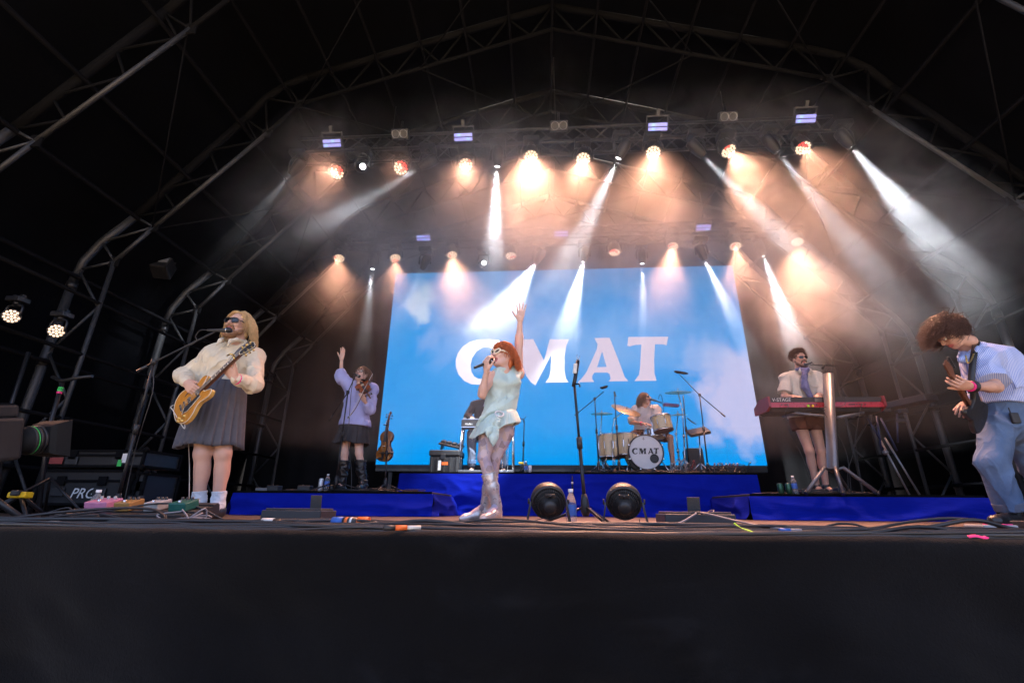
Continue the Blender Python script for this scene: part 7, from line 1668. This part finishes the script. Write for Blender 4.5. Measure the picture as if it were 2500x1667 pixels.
plug('cable_plug', 'white-sleeved plug by the pedalboard with a green band', (-2.62, 2.42, .05), (-2.42, 2.5, .06), .010, [(0, .6, 1, 'offwhite'), (.7, .85, 1.1, 'green'), (.85, 1, 1, 'black')])
plug('cable_plug', 'silver plug with green, blue and yellow bands left of the floor box', (-1.92, 2.36, .04), (-1.66, 2.36, .036), .010, [(0, .12, 1.2, 'green'), (.12, .4, 1, 'blueplug'), (.4, .5, 1.2, 'yellow'), (.5, 1, .9, 'chrome')])
plug('cable_plug', 'blue plug in the cable run right of the lime ribbon', (1.02, 2.28, .03), (1.16, 2.28, .03), .014, [(0, .5, 1, 'blueplug'), (.5, 1, .9, 'greylead')])
plug('cable_plug', 'orange banded sleeve in the cable run under the round cable arch', (1.86, 2.36, .03), (2.02, 2.36, .03), .015, [(0, .35, 1, 'yellow'), (.35, .7, 1.02, 'orange'), (.7, 1, 1, 'redlead')])
plug('cable_plug', 'white label wrapped on a cable at the far left', (-3.0, 2.2, .028), (-2.86, 2.2, .028), .012, [(0, 1, 1, 'offwhite')])
b = ribbon(bez([(.86, 2.30, .05), (.865, 2.28, .04), (.858, 2.20, .03), (.868, 2.14, .02), (.86, 2.10, .012)], 4), .008, .002, (0, -1, .2)); tag(b.build('ribbon', 'lime'), 'lime green ribbon tied round the cable bundle', 'ribbon')
b = ribbon(bez([(1.66, 2.07, .014), (1.68, 2.06, .018), (1.70, 2.05, .012), (1.72, 2.06, .015)], 4), .016, .002, (0, -.6, 1)); tag(b.build('tape_scrap', 'pink'), 'scrap of pink tape on the stage edge', 'tape')
# small units on the risers
for lab, p, d in (('slim silver cable joint on the left riser', zz((-3.728,6.2,0.331), ZL), (.16, .05, .04)), ('small black belt-pack charger on the left riser', zz((-3.588,6.25,0.334), ZL), (.16, .12, .07)), ('black effects box on the left riser beside the white can', zz((-3.139,6.2,0.334), ZL), (.17, .10, .07)), ('black sustain unit with a tiny green light on the right riser', zz((3.282,6.2,0.379), ZL), (.26, .14, .06)), ('small black box under the keyboard column', zz((3.637,6.2,0.381), ZL), (.10, .10, .08))):
    t = thing('small_unit', lab, 'effects box', p); b = MB(); b.box((p[0], p[1], p[2]+d[2]/2), d, bev=.008); b.build('case', 'silver' if 'silver' in lab else 'black', t)
    b = MB(); b.lathe([(.012, 0), (.010, .014), (0, .015)], 10, Matrix.Translation((p[0]-d[0]*.2, p[1], p[2]+d[2]))); b.build('knob', 'blackmetal', t)
    if 'green' in lab: b = MB(); b.ball((p[0]-.06, p[1]-d[1]/2-.002, p[2]+.03), .006, 8); M['led'] = mat('green_led', (.1, .5, .2), .3, var=0, emit=(.1, 1., .35), estr=4); b.build('indicator', 'led', t)
t = thing('leaning_pole', 'short black telescopic pole leaning on the centre riser', 'pole', zz((0.443,7.36,0.018), 0))
b = MB(); b.tube([zz((0.437,7.36,0.018), 0), (0.445,7.38,0.208)], .022, 8); b.build('lower_tube', 'black', t); b = MB(); b.tube([(0.445,7.38,0.208), (0.444,7.4,0.474), (0.449,7.41,0.595)], [.016, .014, .006], 8); b.build('upper_tube', 'blackmetal', t)
b = MB(); b.tube([(0.443,7.395,0.468), (0.444,7.395,0.498)], .017, 8); b.build('white_band', 'label', t)
t = thing('yellow_clip', 'yellow cable clip beside the short stand on the centre riser', 'clip', (-0.374,8,0.824)); b = MB(); b.box((0, 0, 0), (.085, .03, .035), Matrix.Translation((-0.362,7.9,0.822)), bev=.008); b.build('clip', 'yellow', t)
b = MB(); b.cyl((-0.362,7.9,0.808), zz((-0.362,7.9,0.703), ZC), .008, n=6); b.build('stem', 'blackmetal', t)

# ------------------------------------------------------------------ flight cases and gear in the left wing
def flight_case(label, x0, x1, y0, y1, z0, z1, text=None):
    t = thing('flight_case', label, 'flight case', ((x0+x1)/2, y0, z0), 'flight cases'); b = MB(); b.box(((x0+x1)/2, (y0+y1)/2, (z0+z1)/2), (x1-x0-.012, y1-y0-.012, z1-z0-.012)); b.build('panels', 'black', t)
    for xx in (x0, x1):
        for yy in (y0, y1): b = MB(); b.box((xx, yy, (z0+z1)/2), (.028, .028, z1-z0)); b.build('corner_edge', 'alushade', t)
        for zz_ in (z0+.012, z1-.012): b = MB(); b.box((xx, (y0+y1)/2, zz_), (.026, y1-y0, .026)); b.build('side_edge', 'alushade', t)
    for zz_ in (z0+.012, z1-.012, z0+(z1-z0)*.68): b = MB(); b.box(((x0+x1)/2, y0, zz_), (x1-x0, .024, .026)); b.build('front_edge', 'alushade', t)
    for xx in (x0+(x1-x0)*.25, x0+(x1-x0)*.75):
        b = MB(); b.box((xx, y0-.012, z0+(z1-z0)*.68), (.10, .02, .10), bev=.005); b.build('latch', 'alushade', t)
        b = MB(); b.box((xx, y0-.012, z0+(z1-z0)*.36), (.15, .02, .09), bev=.01); b.build('handle', 'alu', t)
    for xx in (x0, x1):
        for zz_ in (z0, z1): b = MB(); b.ball((xx, y0, zz_), .035, 8); b.build('ball_corner', 'alushade', t)
    if text: tex(text, .15, frame(((x0+x1)/2+.05, y0-.010, z0+(z1-z0)*.32), (1, 0, 0), (0, -1, 0)), 'label', 'lettering', t, .001, shear=.25)
fa, fb = A3((-5.566,5,0.238))[0], A3((-4.592,5,0.244))[0]
zc1 = A3((-5.178,5,0.475))[2]; flight_case('black flight case lettered PRG in the left wing', fa, fb, 5.0, 5.6, .10, zc1, 'PRG')
for xx in (fa+.1, fb-.1):
    for yy in (5.08, 5.52): b = MB(); b.tube([(xx-.02, yy, .05), (xx+.02, yy, .05)], .05, 12); tag(b.build('caster', 'rubber'), 'black caster wheel under the lettered flight case', 'wheel', 'flight case casters')
flight_case('shallow flight case with coloured labels on top of the lettered one', A3((-5.609,5.05,0.595))[0], A3((-4.485,5.05,0.597))[0], 5.05, 5.6, zc1+.03, A3((-5.299,5.05,0.678))[2]+.02)
flight_case('narrow dark flight case right of the lettered one', fb+.06, A3((-4.444,5.1,0.248))[0], 5.1, 5.6, .0, zc1-.02)
for p, m_, d in (((-5.494,5.02,0.574), 'redlead', (.16, .004, .07)), ((-4.726,5.02,0.549), 'green', (.05, .004, .07)), ((-4.674,5.02,0.603), 'label', (.08, .004, .10))): b = MB(); b.box(p, d); tag(b.build('case_label', m_), 'small %s paper label on the shallow flight case' % {'redlead': 'red', 'green': 'green', 'label': 'white'}[m_], 'label')
M['camgrey'] = mat('camera_grey', (.010, .0105, .012), .7, var=.2, spec=.2)
t = thing('video_camera', 'broadcast video camera with a long lens and green ring at the left edge', 'video camera', (-2.55, 2.75, 0)); ca, cbb = V((-3.349,2.75,0.476)), V((-3.313,2.98,0.529)); dd = (cbb-ca).normalized(); mxv = frame(tuple(ca), tuple(dd), (0, 0, 1))
L = (cbb-ca).length
rot = mxv @ Matrix.Rotation(R(90), 4, 'Y')
b = MB(); b.lathe([(0, .02), (.075, .02), (.078, .06), (.088, .07), (.088, L*.62)], 28, rot); b.build('lens_barrel', 'camgrey', t)
for k, z in enumerate((L*.30, L*.42, L*.52)): b = MB(); b.lathe([(.089, z), (.092, z+.002), (.092, z+.012), (.089, z+.014)], 28, rot); b.build('focus_ring', 'black', t)
b = MB(); b.lathe([(.0885, L*.37), (.0915, L*.372), (.0915, L*.385), (.0885, L*.387)], 28, rot); b.build('green_ring', 'green', t)
b = MB(); vs = [mxv @ V((x, s*w_, z_)) for x, w_, h_ in ((L*.60, .09, .085), (L*.70, .11, .10), (L, .13, .12)) for s, z_ in ((-1, -h_), (1, -h_), (1, h_), (-1, h_))]; b.add(vs, [(i*4+k, i*4+(k+1) % 4, i*4+4+(k+1) % 4, i*4+4+k) for i in range(2) for k in range(4)]+[(0, 3, 2, 1)]); b.build('lens_hood', 'camgrey', t)
b = MB(); b.box((-.18, 0, .02), (.36, .20, .26), mxv, bev=.02); b.box((-.10, 0, .19), (.20, .08, .08), mxv, bev=.015); b.build('camera_body', 'black', t)
b = MB(); b.tube([mxv @ V((-.12, 0, -.12)), mxv @ V((-.12, 0, -.22))], .07, 12); b.tube([mxv @ V((-.12, 0, -.2)), (ca.x-.15, ca.y, .05)], .035, 10); b.build('pedestal', 'black', t)
for k in range(3): a = .4+k*2.09; b = MB(); b.tube([(ca.x-.15, ca.y, .22), (ca.x-.15+.3*math.cos(a), ca.y+.3*math.sin(a), .015)], .018, 8); b.build('pedestal_leg', 'black', t)
t = thing('yellow_tripod', 'low tripod with a yellow clamp on the floor at the left edge', 'tripod', zz((-4.508,4.047,0), 0)); tc = V((-3.454,3,0.162))
b = MB(); b.box((0, 0, 0), (.13, .06, .04), Matrix.Translation(tc), bev=.01); b.build('clamp', 'yellow', t); b = MB(); b.box((0, -.02, .012), (.06, .05, .035), Matrix.Translation(tc), bev=.008); b.build('clamp_screw', 'black', t)
for e in ((tc.x+.22, tc.y-.1, .01), (tc.x-.2, tc.y, .01), (tc.x, tc.y+.25, .01)): b = MB(); b.tube([tc, e], .012, 8); b.build('leg', 'blackmetal', t)
t = thing('lighting_stand', 'black stand with green and pink tape beside the left arch leg', 'stand', zz((-4.816,4.4,0.073), 0))
b = MB(); b.tube([zz((-4.816,4.4,0.073), .02), (-5.011,4.4,0.815), (-5.042,4.4,1.353)], .02, 8); b.build('pole', 'blackmetal', t)
b = MB(); b.tube([(-5.176,4.4,1.377), (-5.034,4.38,1.325), (-4.862,4.38,1.359), (-4.725,4.4,1.381)], .018, 8); b.build('crossbar', 'blackmetal', t)
for v0, v1, m_ in ((957, 951, 'green'), (950, 946, 'green'), (962, 957, 'pink')):
    b = MB(); f0 = (v0-925)/125; f1 = (v1-925)/125; A, B = V((-5.042,4.4,1.353)), V((-5.011,4.4,0.815)); b.tube([A+(B-A)*f0, A+(B-A)*f1], .0235, 10); b.build('tape_band', m_, t)
for k in range(3): a = .2+k*2.09; p = V(zz((-4.816,4.4,0.073), 0)); b = MB(); b.tube([p+V((0, 0, .35)), p+V((.4*math.cos(a), .4*math.sin(a), .012))], .013, 8); b.build('leg', 'blackmetal', t)
t = thing('clamp_stand', 'thin stand with clamps standing at the far left', 'stand', zz((-5.511,4.6,0.068), 0)); b = MB(); b.tube([zz((-5.511,4.6,0.068), 0), (-5.771,4.6,0.981), (-5.808,4.6,1.728)], .02, 8); b.build('pole', 'blackmetal', t)
b = MB(); b.box((0, 0, 0), (.22, .1, .16), Matrix.Translation((-5.728,4.5,1.036)), bev=.02); b.build('clamped_unit', 'alushade', t)

SMOKE, PATCHY = .32, True
# ------------------------------------------------------------------ air: thin haze everywhere, machine smoke upstage
def volume_mat(name, dens, col=(.95, .94, .95), aniso=.2):
    m = bpy.data.materials.new(name); m.use_nodes = True; N = NT(m); N.n.clear()
    pv = N.new('ShaderNodeVolumePrincipled'); pv.inputs['Color'].default_value = (*col, 1); pv.inputs['Density'].default_value = dens; pv.inputs['Anisotropy'].default_value = aniso
    ho = N.new('ShaderNodeOutputMaterial'); N.link(pv.outputs[0], ho.inputs['Volume'])
    return m, N, pv
if SMOKE > 0:
    sm, N, pv = volume_mat('machine_smoke', SMOKE)
    sm.cycles.homogeneous_volume = not PATCHY
    if PATCHY:
        co = N.new('ShaderNodeTexCoord').outputs['Object']
        n1 = N.noise(.55, 2, .5, co); n2 = N.noise(1.6, 4, .62, co, 1.1)
        d = N.math('MULTIPLY_ADD', n1, 3.6, -1.35, True); e = N.math('MULTIPLY_ADD', n2, 2.6, -.75, True)
        sp = N.new('ShaderNodeSeparateXYZ'); N.link(co, sp.inputs[0])
        low = N.math('MULTIPLY', N.math('DIVIDE', N.math('SUBTRACT', sp.outputs[0], 2.6), 2.2, None, True), 1.1)      # the smoke hangs lower on the right
        hz = N.math('DIVIDE', N.math('ADD', N.math('SUBTRACT', sp.outputs[2], 2.9), low), 2.0, None, True)
        top = N.math('MULTIPLY_ADD', N.math('DIVIDE', N.math('SUBTRACT', 6.25, sp.outputs[2]), 1.0, None, True), .95, .05)      # thins out towards the roof
        hz = N.math('MULTIPLY', N.math('MULTIPLY_ADD', N.math('MULTIPLY', hz, hz), .95, .05), top)
        hz = N.math('MULTIPLY', hz, N.math('MULTIPLY_ADD', N.math('DIVIDE', N.math('ADD', sp.outputs[0], 5.0), 1.3, None, True), .9, .1))      # and towards the left wing
        puffs = None                                                     # fresh puffs from the smoke machines
        for (px_, py_, pz_), rad, amp in (((-3.757,6.4,4.972), .75, 2.2), ((-3.051,6.5,4.768), .55, 1.5), ((-0.801,6.5,4.847), .7, 1.6), ((-0.194,6.9,4.36), .9, 1.3), ((-1.619,8.6,4.466), 1.0, 1.6), ((5.379,6.6,4.298), 1.0, .8), ((5.137,8.4,3.682), 1.1, .8)):
            v = N.new('ShaderNodeVectorMath', operation='DISTANCE'); N.link(co, v.inputs[0]); v.inputs[1].default_value = (px_, py_, pz_)
            q = N.math('SUBTRACT', N.math('MULTIPLY_ADD', n2, 1.1, .45), N.math('DIVIDE', v.outputs['Value'], rad), None, True)
            q = N.math('MULTIPLY', q, amp); puffs = q if puffs is None else N.math('ADD', puffs, q)
        base = N.math('MULTIPLY', N.math('MULTIPLY_ADD', N.math('MULTIPLY', d, e), 2.1, .17), hz)
        N.link(N.math('MULTIPLY', N.math('ADD', base, puffs), SMOKE), pv.inputs['Density'])
        sm.cycles.volume_step_rate = 2.
    sp_ = [(-x*.995, z-.03) for x, z in INN[1:]]; sp_ = [(sp_[0][0], 1.0)]+sp_+[(-x, z) for x, z in reversed(sp_[:-1])]+[(-sp_[0][0], 1.0)]
    b = MB(); n_ = len(sp_); b.add([(CX+x, y, z) for y in (5.3, 9.78) for x, z in sp_], [tuple(range(n_-1, -1, -1)), tuple(range(n_, 2*n_))]+[(i, (i+1) % n_, n_+(i+1) % n_, n_+i) for i in range(n_)]); o = b.build('smoke', sm); o['kind'] = 'stuff'

for o in list(bpy.data.objects):
    if '_o' in o.keys(): del o['_o']
